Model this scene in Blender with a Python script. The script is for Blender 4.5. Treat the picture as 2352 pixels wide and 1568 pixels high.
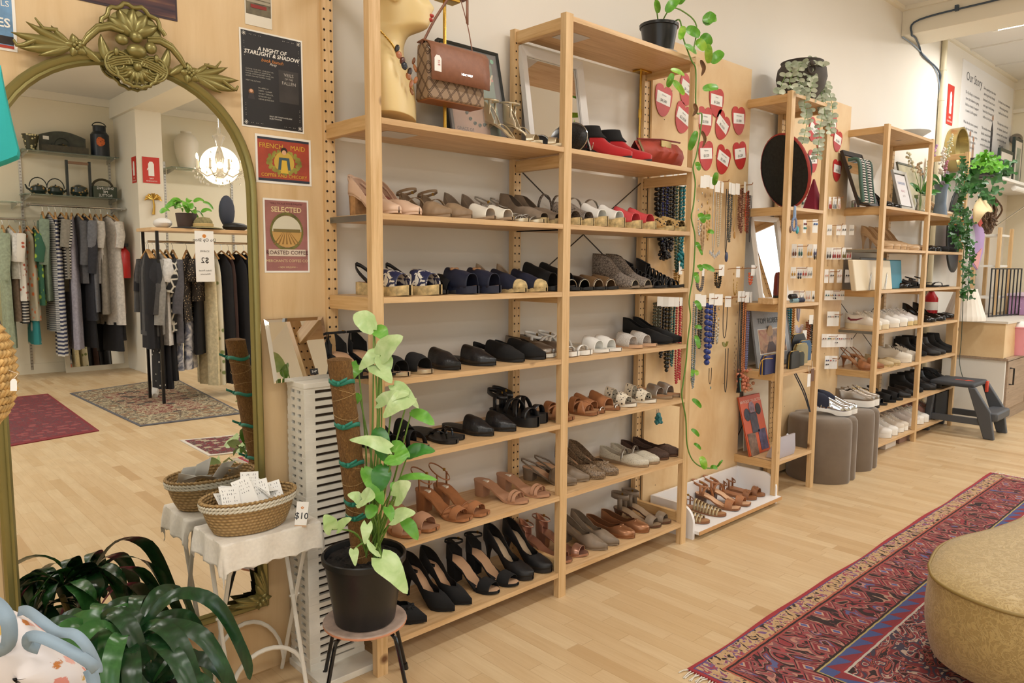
import bpy, bmesh, math, random
from math import sin, cos, pi, sqrt, radians, atan2
from mathutils import Vector as V, Matrix as M

for o in list(bpy.data.objects):
    bpy.data.objects.remove(o)
S = bpy.context.scene
COL = S.collection
rnd = random.Random(7)

# ---------------------------------------------------------------- camera
CAM = V((-1.2546, -1.9437, 1.332))
YAW, PITCH, ROLL, FPX = 0.7525, -0.1044, 0.0061, 1699.0
_f = V((sin(YAW) * cos(PITCH), cos(YAW) * cos(PITCH), sin(PITCH)))
_r = V((cos(YAW), -sin(YAW), 0))
_u = _r.cross(_f)
_R = _r * cos(ROLL) + _u * sin(ROLL)
_U = -_r * sin(ROLL) + _u * cos(ROLL)
cd = bpy.data.cameras.new('camera')
cam = bpy.data.objects.new('camera', cd)
COL.objects.link(cam)
cam.matrix_world = M(((_R.x, _U.x, -_f.x, CAM.x), (_R.y, _U.y, -_f.y, CAM.y), (_R.z, _U.z, -_f.z, CAM.z), (0, 0, 0, 1)))
cd.sensor_width = 36
cd.lens = FPX / 2352 * 36
cd.clip_start = 0.05
S.camera = cam

# ---------------------------------------------------------------- colour management, world, daylight
S.view_settings.view_transform = 'Standard'
S.view_settings.look = 'None'
S.view_settings.gamma = 1
S.view_settings.exposure = 0.0
S.view_settings.use_curve_mapping = False
W = bpy.data.worlds.new('daylight')
S.world = W
W.use_nodes = True
wn = W.node_tree
bg = wn.nodes['Background']
tc = wn.nodes.new('ShaderNodeTexCoord')
sp = wn.nodes.new('ShaderNodeSeparateXYZ')
cr = wn.nodes.new('ShaderNodeValToRGB')
wn.links.new(tc.outputs['Generated'], sp.inputs[0])
wn.links.new(sp.outputs['Z'], cr.inputs[0])
wn.links.new(cr.outputs[0], bg.inputs[0])
cr.color_ramp.elements[0].position = 0.0
cr.color_ramp.elements[0].color = (.45, .5, .45, 1)
cr.color_ramp.elements[1].position = .25
cr.color_ramp.elements[1].color = (.8, .92, 1, 1)
bg.inputs[1].default_value = 1.0


def area(name, loc, sx, sy, power, col, aim=(0, 0, -1)):
    l = bpy.data.lights.new(name, 'AREA')
    l.shape = 'RECTANGLE'
    l.size, l.size_y, l.energy, l.color = sx, sy, power, col
    o = bpy.data.objects.new(name, l)
    COL.objects.link(o)
    o.location = loc
    o.rotation_euler = V(aim).to_track_quat('-Z', 'Y').to_euler()
    return o


CEIL = 3.3
XW, XE, YN, YS = -3.6, 8.2, .33, -7.75       # west, east, north (shelves), south walls
WARM = (1.0, .965, .92)
LAMPS = [(-1.6, -1.2), (1.3, -1.2), (3.6, -1.2), (-1.6, -3.6), (1.0, -3.9), (3.6, -3.6), (-1.6, -6.2), (3.4, -6.2), (5.8, -.68), (6.3, -3.4)]
for lx, ly in LAMPS:      # light of the ceiling fluorescents (their bodies are built further down)
    area('fluorescent_light', (lx, ly, CEIL - .13), *((.16, 1.2) if lx > 5 and ly > -1 else (1.2, .16)), 26 if lx < 5 else 30, WARM)
area('window_daylight', (XE - .12, -3.6, 1.7), 4.4, 2.2, 70, (.86, .93, 1.0), (-1, 0, -.05))
area('shopfront_daylight', (XW + .12, -4.4, 1.6), 4.6, 2.2, 40, (.95, .97, 1.0), (1, .2, -.05))

# ---------------------------------------------------------------- pixel -> point in the room
def ray(px, py):
    return _f + _R * ((px - 1176) / FPX) - _U * ((py - 784) / FPX)
def at(px, py, ax, v):
    d = ray(px, py)
    return CAM + d * ((v - CAM[ax]) / d[ax])
def ax_(px, py, v): return at(px, py, 0, v)
def ay(px, py, v): return at(px, py, 1, v)
def az(px, py, v): return at(px, py, 2, v)
def depth(px, py, t):          # t metres along the view axis
    return CAM + ray(px, py) * t
MIRY = .268                    # plane of the big mirror's glass
def mz(px, py, v):             # a point seen in the mirror, given its true height
    p = az(px, py, v); return V((p.x, 2 * MIRY - p.y, p.z))
def my(px, py, y):             # a point seen in the mirror, given its true y
    p = at(px, py, 1, 2 * MIRY - y); return V((p.x, y, p.z))

# ---------------------------------------------------------------- materials
def lin(c):
    if isinstance(c, str):
        c = [int(c[i:i + 2], 16) / 255 for i in (0, 2, 4)]
    return tuple(x / 12.92 if x <= .04045 else ((x + .055) / 1.055) ** 2.4 for x in c) + (1,)

_mats = {}
class Nt:
    def __init__(s, name):
        s.m = bpy.data.materials.new(name); s.m.use_nodes = True
        s.t = s.m.node_tree; s.b = s.t.nodes['Principled BSDF']
    def n(s, typ, **k):
        x = s.t.nodes.new('ShaderNode' + typ)
        for a, v in k.items():
            if a.startswith('i_'):
                x.inputs[a[2:].replace('_', ' ')].default_value = v
            else:
                setattr(x, a, v)
        return x
    def l(s, a, b): s.t.links.new(a, b)
    def coord(s, scale=(1, 1, 1), kind='Object', rot=(0, 0, 0)):
        c = s.n('TexCoord'); mp = s.n('Mapping'); s.l(c.outputs[kind], mp.inputs[0])
        mp.inputs['Scale'].default_value = scale; mp.inputs['Rotation'].default_value = rot
        return mp.outputs[0]
    def noise(s, vec, scale, detail=3, rough=.5, dist=0):
        x = s.n('TexNoise'); s.l(vec, x.inputs['Vector'])
        x.inputs['Scale'].default_value = scale; x.inputs['Detail'].default_value = detail
        x.inputs['Roughness'].default_value = rough; x.inputs['Distortion'].default_value = dist
        return x.outputs[0]
    def ramp(s, fac, stops, const=False):
        x = s.n('ValToRGB'); s.l(fac, x.inputs[0]); e = x.color_ramp.elements
        if const: x.color_ramp.interpolation = 'CONSTANT'
        while len(e) < len(stops): e.new(.5)
        for k, (p, c) in zip(e, stops):
            k.position = p; k.color = lin(c) if not isinstance(c, (int, float)) else (c, c, c, 1)
        return x.outputs[0]
    def mix(s, fac, a, b, mode='MIX'):
        x = s.n('Mix', data_type='RGBA', blend_type=mode)
        for sock, v in ((x.inputs[0], fac), (x.inputs[6], a), (x.inputs[7], b)):
            if hasattr(v, 'links'): s.l(v, sock)
            elif isinstance(v, (int, float)): sock.default_value = v
            else: sock.default_value = lin(v)
        return x.outputs[2]
    def math(s, op, a, b=0.0):
        x = s.n('Math', operation=op)
        for sock, v in ((x.inputs[0], a), (x.inputs[1], b)):
            if hasattr(v, 'links'): s.l(v, sock)
            else: sock.default_value = v
        return x.outputs[0]
    def bump(s, h, strength=.3, dist=.002):
        x = s.n('Bump'); s.l(h, x.inputs['Height'])
        x.inputs['Strength'].default_value = strength; x.inputs['Distance'].default_value = dist
        s.l(x.outputs[0], s.b.inputs['Normal'])
    def col(s, c):
        if hasattr(c, 'links'): s.l(c, s.b.inputs['Base Color'])
        else: s.b.inputs['Base Color'].default_value = lin(c)
    def done(s, rough=.5, metal=0, **k):
        s.b.inputs['Roughness'].default_value = rough; s.b.inputs['Metallic'].default_value = metal
        for a, v in k.items(): s.b.inputs[a.replace('_', ' ')].default_value = v
        return s.m

def mat(c, rough=.5, metal=0, bump=0, bscale=60, var=0, **k):
    """plain procedural material: colour with slight noise variation and optional fine bump"""
    key = (c, rough, metal, bump, bscale, var, tuple(k.items()))
    if key in _mats: return _mats[key]
    t = Nt('mat_' + c + '_%d' % len(_mats))
    if bump or var:
        v = t.coord()
    if var:
        n = t.noise(v, bscale * .4, 4)
        d = tuple(max(0, int(c[i:i + 2], 16) / 255 * (1 - var)) for i in (0, 2, 4))
        b = tuple(min(1, int(c[i:i + 2], 16) / 255 * (1 + var * .6)) for i in (0, 2, 4))
        t.col(t.ramp(n, [(.3, d), (.7, b)]))
    else:
        t.col(c)
    if bump: t.bump(t.noise(v, bscale, 3), bump)
    _mats[key] = t.done(rough, metal, **k)
    return _mats[key]

def wood(name, light, dark, scale, rough=.45, knots=0, streak=9):
    """timber with grain running along the axis whose scale is smallest"""
    t = Nt(name); oi = t.n('ObjectInfo')
    add = t.n('VectorMath', operation='ADD'); c = t.n('TexCoord')
    comb = t.n('CombineXYZ')
    for i in range(3):
        t.l(t.math('MULTIPLY', oi.outputs['Random'], 7.3 + i * 5), comb.inputs[i])
    t.l(c.outputs['Object'], add.inputs[0]); t.l(comb.outputs[0], add.inputs[1])
    mp = t.n('Mapping'); t.l(add.outputs[0], mp.inputs[0]); mp.inputs['Scale'].default_value = scale
    g = t.noise(mp.outputs[0], streak, 5, .62, .35)
    g2 = t.noise(mp.outputs[0], streak * .23, 2)
    cx = t.ramp(g, [(.32, light), (.55, tuple((int(light[i:i+2],16)*.6+int(dark[i:i+2],16)*.4)/255 for i in (0,2,4))), (.74, dark)])
    cx = t.mix(t.ramp(g2, [(.42, 0.0), (.72, .45)]), cx, dark)
    if knots:
        vo = t.n('TexVoronoi'); t.l(add.outputs[0], vo.inputs['Vector']); vo.inputs['Scale'].default_value = knots
        k = t.ramp(vo.outputs['Distance'], [(.05, 1.0), (.11, 0.0)])
        cx = t.mix(k, cx, '6e4a2c')
    t.col(cx); t.bump(g, .12, .001)
    return t.done(rough)

PINE_Z = wood('pine_upright', 'e4c496', 'c39b66', (9, 9, .5), knots=5)
PINE_X = wood('pine_board', 'e0bf92', 'bd9464', (.5, 9, 9), knots=4)
PINE_Y = wood('pine_rail', 'debb88', 'bc9159', (9, .5, 9))
PLY = wood('plywood', 'e4c9a0', 'cfae7e', (3, 3, .35), .5, streak=5)
PLYB = wood('pale_plywood', 'ecd2a6', 'd3ab78', (1.2, 1.2, .8), .55, streak=3)
WHITE = mat('eceae4', .45)
PAPER = mat('f3f2ee', .6)
BLACK = mat('141414', .4)
CHROME = mat('c9cbcd', .18, 1)
GOLD = mat('b89348', .3, 1)
DARKW = mat('4b3523', .5, var=.2)
GREENL = None

# ---------------------------------------------------------------- mesh building
class B:
    """collects shapes into ONE mesh"""
    def __init__(s): s.bm = bmesh.new(); s.mi = 0; s.ms = []
    def use(s, m):
        if m not in s.ms: s.ms.append(m)
        s.mi = s.ms.index(m); return s
    def f(s, vs):
        try:
            q = s.bm.faces.new(vs); q.material_index = s.mi; return q
        except ValueError: return None
    def v(s, p): return s.bm.verts.new(p)
    def box(s, a, b, rz=0, rx=0, piv=None):
        """axis box from corner a to corner b, optionally turned about its centre"""
        a, b = V(a), V(b); c = (a + b) / 2 if piv is None else V(piv)
        R = M.Rotation(rz, 3, 'Z') @ M.Rotation(rx, 3, 'X')
        vs = [s.v(c + R @ (V((x, y, z)) - c)) for z in (a.z, b.z) for x, y in ((a.x, a.y), (b.x, a.y), (b.x, b.y), (a.x, b.y))]
        for q in ((3, 2, 1, 0), (4, 5, 6, 7), (0, 1, 5, 4), (1, 2, 6, 5), (2, 3, 7, 6), (3, 0, 4, 7)): s.f([vs[i] for i in q])
        return s
    def grid(s, P, cu=False, cv=False):
        g = [[s.v(p) for p in row] for row in P]; n, m = len(g), len(g[0])
        for i in range(n if cu else n - 1):
            for j in range(m if cv else m - 1):
                s.f([g[i][j], g[(i + 1) % n][j], g[(i + 1) % n][(j + 1) % m], g[i][(j + 1) % m]])
        return g
    def tube(s, pts, r, n=6, closed=False, cap=True, flat=1.0, upv=None):
        pts = [V(p) for p in pts]; N = len(pts)
        rs = r if isinstance(r, (list, tuple)) else [r] * N
        rows = []; up = V(upv) if upv else V((0, 0, 1))
        for i, p in enumerate(pts):
            a = pts[(i - 1) % N] if (closed or i > 0) else p
            b = pts[(i + 1) % N] if (closed or i < N - 1) else p
            d = (b - a); d = d.normalized() if d.length > 1e-9 else V((0, 0, 1))
            x = d.cross(up)
            if x.length < 1e-3: x = d.cross(V((1, 0, .1)))
            x.normalize(); y = x.cross(d).normalized()
            if not upv: up = y
            rows.append([p + (x * cos(2 * pi * k / n) + y * sin(2 * pi * k / n) * flat) * rs[i] for k in range(n)])
        g = s.grid(rows, cu=closed, cv=True)
        if cap and not closed:
            s.f(g[0][::-1]); s.f(g[-1])
        return s
    def lathe(s, prof, n=20, c=(0, 0, 0), cap=True):
        c = V(c)
        g = s.grid([[c + V((r * cos(2 * pi * k / n), r * sin(2 * pi * k / n), z)) for k in range(n)] for r, z in prof], cv=True)
        if cap:
            if prof[0][0] > 1e-4: s.f(g[0][::-1])
            if prof[-1][0] > 1e-4: s.f(g[-1])
        return s
    def ball(s, c, r, n=8, m=6, rot=None):
        c = V(c); r = V(r) if hasattr(r, '__len__') else V((r, r, r))
        R = rot or M.Identity(3)
        s.grid([[c + R @ V((r.x * sin(pi * i / m) * cos(2 * pi * k / n), r.y * sin(pi * i / m) * sin(2 * pi * k / n), -r.z * cos(pi * i / m))) for k in range(n)] for i in range(m + 1)], cv=True)
        return s
    def prism(s, poly, vec):
        vec = V(vec); a = [s.v(p) for p in poly]; b = [s.v(V(p) + vec) for p in poly]; n = len(a)
        s.f(a[::-1]); s.f(b)
        for i in range(n): s.f([a[i], a[(i + 1) % n], b[(i + 1) % n], b[i]])
        return s
    def quad(s, a, b, c, d): s.f([s.v(p) for p in (a, b, c, d)]); return s
    def disc(s, c, r, nrm, n=8):
        c, nrm = V(c), V(nrm); x = nrm.orthogonal().normalized(); y = nrm.cross(x).normalized()
        s.f([s.v(c + (x * cos(2 * pi * k / n) + y * sin(2 * pi * k / n)) * r) for k in range(n)]); return s
    def o(s, name, m=None, parent=None, bevel=0, smooth=35, solid=0, sub=0, world=True, origin=None, merge=True):
        if merge: bmesh.ops.remove_doubles(s.bm, verts=s.bm.verts, dist=1e-5)
        bmesh.ops.recalc_face_normals(s.bm, faces=s.bm.faces)
        loc = None
        if parent is not None:
            if world: s.bm.transform(_wm(parent).inverted())
        else:
            if origin is None:
                xs = [v.co for v in s.bm.verts]
                origin = V(((min(v.x for v in xs) + max(v.x for v in xs)) / 2, (min(v.y for v in xs) + max(v.y for v in xs)) / 2, min(v.z for v in xs)))
            s.bm.transform(M.Translation(-V(origin))); loc = origin
        me = bpy.data.meshes.new(name); s.bm.to_mesh(me); s.bm.free()
        for q in (s.ms or [m]): me.materials.append(q)
        if smooth:
            me.shade_smooth()
            if smooth < 180: me.set_sharp_from_angle(angle=radians(smooth))
        ob = bpy.data.objects.new(name, me); COL.objects.link(ob)
        if parent is not None: ob.parent = parent
        else: ob.location = loc
        if bevel:
            d = ob.modifiers.new('bevel', 'BEVEL'); d.width = bevel; d.segments = 2; d.limit_method = 'ANGLE'; d.angle_limit = radians(40)
        if solid:
            d = ob.modifiers.new('solid', 'SOLIDIFY'); d.thickness = solid; d.offset = 0
        if sub:
            d = ob.modifiers.new('sub', 'SUBSURF'); d.levels = sub; d.render_levels = sub
        return ob

def _wm(o):
    m = M.LocRotScale(o.location, o.rotation_euler, o.scale)
    return (_wm(o.parent) @ m) if o.parent else m
def tag(o, label, cat, group=None, kind=None):
    o['label'] = label; o['category'] = cat
    if group: o['group'] = group
    if kind: o['kind'] = kind
    return o
def thing(name, label, cat, loc=(0, 0, 0), rz=0, group=None, rx=0, ry=0):
    o = bpy.data.objects.new(name, None); COL.objects.link(o); o.empty_display_size = .05
    o.location = loc; o.rotation_euler = (rx, ry, rz)
    return tag(o, label, cat, group)
def struct(o):
    o['kind'] = 'structure'; return o
def copy_tree(o, parent=None):
    c = o.copy(); COL.objects.link(c); c.parent = parent
    for ch in o.children: copy_tree(ch, c)
    return c

def text(name, s, size, m, parent, O, X, Y, align='CENTER', off=.0006, depth_=.0, bold=0, shear=0, spacing=1.0):
    """lettering as a mesh on the plane through O with axes X (reading direction) and Y (up), world coordinates"""
    cu = bpy.data.curves.new(name, 'FONT'); cu.body = s; cu.size = size; cu.align_x = align; cu.align_y = 'CENTER'
    cu.offset = bold; cu.shear = shear; cu.space_character = spacing; cu.resolution_u = 2; cu.extrude = depth_
    t = bpy.data.objects.new('tmp', cu); COL.objects.link(t)
    bpy.context.view_layer.update()
    me = bpy.data.meshes.new_from_object(t.evaluated_get(bpy.context.evaluated_depsgraph_get()))
    bpy.data.objects.remove(t); bpy.data.curves.remove(cu)
    X, Y = V(X).normalized(), V(Y).normalized(); N = X.cross(Y)
    O = V(O) + N * off
    T = M(((X.x, Y.x, N.x, O.x), (X.y, Y.y, N.y, O.y), (X.z, Y.z, N.z, O.z), (0, 0, 0, 1)))
    me.transform((_wm(parent).inverted() if parent else M.Identity(4)) @ T)
    me.materials.clear(); me.materials.append(m)
    ob = bpy.data.objects.new(name, me); COL.objects.link(ob); ob.parent = parent
    return ob
# ================================================================ the room
def floor_mat():
    t = Nt('laminate_floor')
    c = t.n('TexCoord'); sx = t.n('SeparateXYZ'); t.l(c.outputs['Object'], sx.inputs[0])
    # strips run across the shop (along y), 62 mm wide, random end joints
    u = t.math('DIVIDE', sx.outputs[0], .062); row = t.math('FLOOR', u); fr = t.math('FRACT', u)
    wn_ = t.n('TexWhiteNoise', noise_dimensions='1D'); t.l(row, wn_.inputs['W'])
    v = t.math('ADD', t.math('DIVIDE', sx.outputs[1], .42), t.math('MULTIPLY', wn_.outputs[0], 17.0))
    cell = t.math('FLOOR', v); fv = t.math('FRACT', v)
    cb = t.n('CombineXYZ'); t.l(row, cb.inputs[0]); t.l(cell, cb.inputs[1])
    w2 = t.n('TexWhiteNoise', noise_dimensions='2D'); t.l(cb.outputs[0], w2.inputs['Vector'])
    base = t.ramp(w2.outputs[0], [(0, 'c4a47a'), (.10, 'd0b389'), (.5, 'd6bb93'), (1, 'dcc49d')])
    mp = t.n('Mapping'); t.l(c.outputs['Object'], mp.inputs[0]); mp.inputs['Scale'].default_value = (22, 1.6, 1)
    ad = t.n('VectorMath', operation='ADD'); t.l(mp.outputs[0], ad.inputs[0]); t.l(w2.outputs[1], ad.inputs[1])
    g = t.noise(ad.outputs[0], 3, 5, .6, .5)
    cx = t.mix(t.ramp(g, [(.35, 0.0), (.75, .35)]), base, 'bb9666')
    e1 = t.math('LESS_THAN', fr, .03); e2 = t.math('LESS_THAN', fv, .006)
    cx = t.mix(t.math('MULTIPLY', t.math('MAXIMUM', e1, e2), .35), cx, '9a744a')
    t.col(cx)
    r = t.ramp(t.noise(t.coord((3, 3, 3)), 3, 3), [(.3, .3), (.7, .42)]); t.l(r, t.b.inputs['Roughness'])
    t.b.inputs['Specular IOR Level'].default_value = .4
    return t.m

def wall_mat(name, a, b):
    t = Nt(name); n = t.noise(t.coord(), 1.2, 3)
    t.col(t.ramp(n, [(.3, a), (.7, b)])); t.bump(t.noise(t.coord(), 90, 3), .05)
    return t.done(.7)
WALL = wall_mat('cream_wall', 'e6e0d6', 'eae5dc')
CREAM = wall_mat('cream_wall_south', 'e6dcc2', 'eae2cc')
CEILM = wall_mat('ceiling_paint', 'dedcd6', 'e4e2dd')
BEAMM = wall_mat('beam_paint', 'e6dfce', 'ebe5d6')

struct(B().box((XW - .1, YS - .1, -.06), (XE + .1, YN + .1, 0)).o('floor', floor_mat(), smooth=0, origin=(0, 0, 0)))
struct(B().box((XW - .1, YS - .1, CEIL), (XE + .1, YN + .1, CEIL + .06)).o('ceiling', CEILM, smooth=0))
struct(B().box((XW, YN, 0), (XE, YN + .1, CEIL)).o('wall_north', WALL, smooth=0))
struct(B().box((XW, YS - .1, 0), (XE, YS, CEIL)).o('wall_south', CREAM, smooth=0))
def wall_with_window(name, x0, x1, wy0, wy1, z0, z1, m):
    b = B()
    b.box((x0, YS, 0), (x1, wy0, CEIL)).box((x0, wy1, 0), (x1, YN, CEIL)).box((x0, wy0, 0), (x1, wy1, z0)).box((x0, wy0, z1), (x1, wy1, CEIL))
    struct(b.o(name, m, smooth=0))
wall_with_window('wall_east', XE, XE + .1, -5.8, -1.4, .6, 2.8, CREAM)
wall_with_window('wall_west', XW - .1, XW, -6.7, -2.1, .5, 2.7, CREAM)
GLASS = mat('f4fbf8', .02, 0, Transmission_Weight=1.0, IOR=1.0, Alpha=.12)
for k, (x, a, b_, z0, z1) in enumerate(((XE + .05, -5.8, -1.4, .6, 2.8), (XW - .05, -6.7, -2.1, .5, 2.7))):
    wf = B()
    for y in (a, (2 * a + b_) / 3, (a + 2 * b_) / 3, b_): wf.box((x - .03, y - .03, z0), (x + .03, y + .03, z1))
    for z in (z0, z1 - .5, z1): wf.box((x - .03, a, z - .03), (x + .03, b_, z + .03))
    w = struct(wf.o('window_%d' % (k + 1), WHITE, smooth=0))
    B().box((x - .003, a + .03, z0 + .03), (x + .003, b_ - .03, z1 - .03)).o('window_pane', GLASS, w, smooth=0)
# greenery and a house across the street, what the windows look at
hb = B()
for k in range(46):
    x = 13 + rnd.random() * 3; y = -12 + rnd.random() * 16
    hb.ball((x, y, .3 + rnd.random() * 2.6), (.9 + rnd.random(), 1 + rnd.random(), .7 + rnd.random()), 8, 6)
tag(hb.o('roadside_trees', mat('7d9a63', .9, var=.4, bscale=4), merge=False), 'leafy green trees outside the shop window', 'trees', kind='stuff')
struct(B().box((XE + .1, -14, -.3), (24, 8, -.25)).o('ground', mat('9c9890', .9, var=.1), smooth=0))

# ceiling beam beside the far alcove, with its cornice
BX0, BX1, BZ = 4.95, 5.3, 3.09
struct(B().box((BX0, YS, BZ), (BX1, YN, CEIL)).o('beam', BEAMM, smooth=0, bevel=.004))
tr = B()
tr.box((BX0 - .03, YS, CEIL - .03), (BX0, YN, CEIL)).box((BX1, YS, CEIL - .03), (BX1 + .03, YN, CEIL))
tr.box((XW, YN - .03, CEIL - .03), (BX0 - .03, YN, CEIL)).box((BX1 + .03, YN - .025, CEIL - .025), (XE, YN, CEIL))
tr.box((XW, YS, CEIL - .09), (XE, YS + .04, CEIL)).box((XE - .03, YS, CEIL - .1), (XE, YN, CEIL))
tr.box((XE - .03, YS, CEIL - .34), (XE, YN, CEIL - .30))
struct(tr.o('trim_1', BEAMM, smooth=0))
cs = B()
for x in (6.55, 7.35): cs.box((x - .02, YS, CEIL - .012), (x + .02, YN, CEIL))
struct(cs.o('trim_2', CEILM, smooth=0))

# fluorescent battens
TUBE = Nt('lamp_tube'); TUBE.b.inputs['Emission Color'].default_value = (1, .93, .8, 1); TUBE.b.inputs['Emission Strength'].default_value = 6; TUBE = TUBE.done(.4)
def batten(x, y, label):
    turn = x > 5 and y > -1
    t = thing('ceiling_light', label, 'ceiling light', (x, y, CEIL - .09), group='fluorescent ceiling lights')
    B().box((x - .62, y - .03, CEIL - .045), (x + .62, y + .03, CEIL)).o('batten', WHITE, t, bevel=.004)
    B().tube([(x - .58, y, CEIL - .065), (x + .58, y, CEIL - .065)], .016, 10).o('tube', TUBE, t)
    for s_ in (-1, 1): B().box((x + s_ * .6 - .02, y - .02, CEIL - .085), (x + s_ * .6 + .02, y + .02, CEIL - .04)).o('lamp_holder', WHITE, t, bevel=.004)
    if turn: t.rotation_euler.z = pi / 2
# only the one in the far alcove is in the photograph; the others light the shop from outside its frame
for lx, ly in LAMPS:
    if lx > 5 and ly > -1: batten(lx, ly, 'bright fluorescent batten on the ceiling beyond the beam')
    else: batten(lx, ly, 'fluorescent batten on the ceiling of the main shop, outside the picture')
# ================================================================ pine shelving
WX, WY, DEP, HT = .040, .028, .305, 2.26
DARK = mat('2a1a10', .8)
GREYM = mat('8d9499', .4, 1)
def post(parent, X, back, h=HT, holes=True, y0=0.):
    b = B().use(PINE_Z)
    ya = y0 + (DEP - WY if back else 0)
    b.box((X - WX / 2, ya, 0), (X + WX / 2, ya + WY, h))
    if holes:
        b.use(DARK); yy = ya - .0006 if back else ya + WY + .0006
        z = 1.822 - 55 * .032
        while z < h - .05:
            for dx in (-.3, .28): b.disc((X + dx * WX, yy, z), .0042, (0, -1 if back else 1, 0), 6)
            z += .032
    return b.o('post', None, parent, smooth=0, merge=False)
def side(parent, X, rails, h=HT, y0=0.):
    post(parent, X, False, h, y0=y0); post(parent, X, True, h, y0=y0)
    for z in rails: B().box((X - .012, y0 + WY, z - .045), (X + .012, y0 + DEP - WY, z)).o('side_rail', PINE_Y, parent, smooth=0, bevel=.002)
def shelf(parent, X0, X1, z, metal=False, y0=0.):
    b = B().use(PINE_X); e = WX / 2 + .001
    b.box((X0 + e, y0 + .001, z - .018), (X1 - e, y0 + DEP - .002, z))
    for x in (X0 + e, X1 - e): b.box((x, y0 + WY + .002, z - .018), (x + (.017 if x > (X0 + X1) / 2 else -.017), y0 + DEP - WY - .002, z))
    ob = b.o('shelf', None, parent, smooth=0, merge=False)
    if metal:
        for x, d in ((X0, 1), (X1, -1)):
            B().box((x - .004 * d, y0 + WY, z - .022), (x + .004 * d, y0 + DEP - WY, z - .003)).o('metal_end', GREYM, ob, smooth=0)
    return ob
def cross(parent, X0, X1, z0, z1, y0=0.):
    b = B(); y = y0 + DEP - .016
    b.tube([(X0, y, z0), (X1, y, z1)], .0028, 6).tube([(X0, y + .006, z1), (X1, y + .006, z0)], .0028, 6)
    b.o('cross_brace', mat('5b5d5f', .4, 1), parent)

SZ = [1.770, 1.484, 1.226, .965, .709, .420, .104]      # shelf tops of the big double unit
P_ = .85
big = thing('shelving_unit', 'wide pine shelving unit of two bays filled with rows of shoes', 'shelving unit', (P_, .15, 0))
side(big, 0, [2.25, 1.779, 1.226, .15]); side(big, P_, [2.25, 1.745, 1.226, .709, .15]); side(big, 2 * P_, [2.25, 1.745, 1.226, .709, .15])
for z in SZ:
    shelf(big, 0, P_, z, z == 1.484); shelf(big, P_, 2 * P_, z, z == 1.484)
shelf(big, P_, 2 * P_, 2.252)
cross(big, P_, 2 * P_, 1.2, 1.735)

A4, B4 = 2.6167, 3.0567
NZ = [2.252, 1.652, 1.12, .735, .232]                     # narrow unit
nar = thing('shelving_unit', 'narrow pine shelving unit between the two heart panels', 'shelving unit', ((A4 + B4) / 2, .15, 0))
side(nar, A4, [2.25, 1.65, 1.12, .735, .232]); side(nar, B4, [2.25, 1.65, 1.12, .735])
for z in NZ: shelf(nar, A4, B4, z)
cross(nar, A4, B4, .25, .75)

A5 = 3.9489
FZ = [2.252, 1.731, 1.448, 1.168, .893, .615, .34, .09]
far = thing('shelving_unit', 'farthest pine shelving unit, beside the step stool, stacked with shoes', 'shelving unit', (A5 + P_, .15, 0))
side(far, A5, [2.25, 1.72, 1.168, .615, .09]); side(far, A5 + P_, [2.25, 1.72, 1.168, .615, .09]); side(far, A5 + 2 * P_, [2.25, 1.72, 1.168, .615, .09])
for z in FZ: shelf(far, A5, A5 + P_, z, z in (1.448, .893))
for z in FZ[1:]: shelf(far, A5 + P_, A5 + 2 * P_, z)
cross(far, A5, A5 + P_, .62, 1.12)

# ---------------------------------------------------------------- plywood boards on the wall
def board(label, x0, x1, z0, z1, m, y=.2635, lab='plywood_panel'):
    b = B().use(m); b.box((x0, y, z0), (x1, y + .012, z1))
    b.use(DARK)
    for k in range(int((x1 - x0) * 14)): b.disc((x0 + .03 + rnd.random() * (x1 - x0 - .06), y - .0005, z0 + .05 + rnd.random() * (z1 - z0 - .1)), .003, (0, -1, 0), 6)
    return tag(b.o(lab, None, smooth=0, merge=False), label, 'panel')
board('honey plywood board behind the gilt arched mirror and posters', -2.1, -.005, 0, 2.9, PLY, .29)
board('pale plywood panel with red hearts beside the wide shoe unit', 1.724, 2.638, .02, 2.42, PLYB)
board('pale plywood panel with earring cards behind the far unit', B4 + .022, 3.969, .02, 2.41, PLYB)
# ================================================================ shoes
def fx(u, y, z):
    """x of the point at depth y and height z that lies on picture column u"""
    lo, hi = -1.2, 8
    def pu(x):
        d = V((x, y, z)) - CAM; return 1176 + FPX * d.dot(_R) / d.dot(_f)
    for _ in range(40):
        m = (lo + hi) / 2
        if pu(m) < u: lo = m
        else: hi = m
    return lo

def cv(tab):
    """smooth interpolation through (s, value) pairs"""
    def g(s):
        if s <= tab[0][0]: return tab[0][1]
        for (a, va), (b, vb) in zip(tab, tab[1:]):
            if s <= b:
                t = (s - a) / (b - a); t = t * t * (3 - 2 * t) * .6 + t * .4
                return va + (vb - va) * t
        return tab[-1][1]
    return g
TOES = {'point': [(.78, .0335), (.87, .0205), (.95, .0078), (1, .0008)],
        'round': [(.78, .0375), (.87, .033), (.94, .024), (.98, .013), (1, .001)],
        'square': [(.78, .0375), (.9, .034), (.97, .029), (.995, .02), (1, .001)],
        'almond': [(.78, .036), (.87, .029), (.94, .018), (.98, .009), (1, .001)]}
def ss(n, a=0., b=1.):
    """sample positions, denser near the heel and the toe"""
    return [a + (b - a) * (.5 - .5 * cos(pi * i / n)) * .75 + (b - a) * i / n * .25 for i in range(n + 1)]

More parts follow.
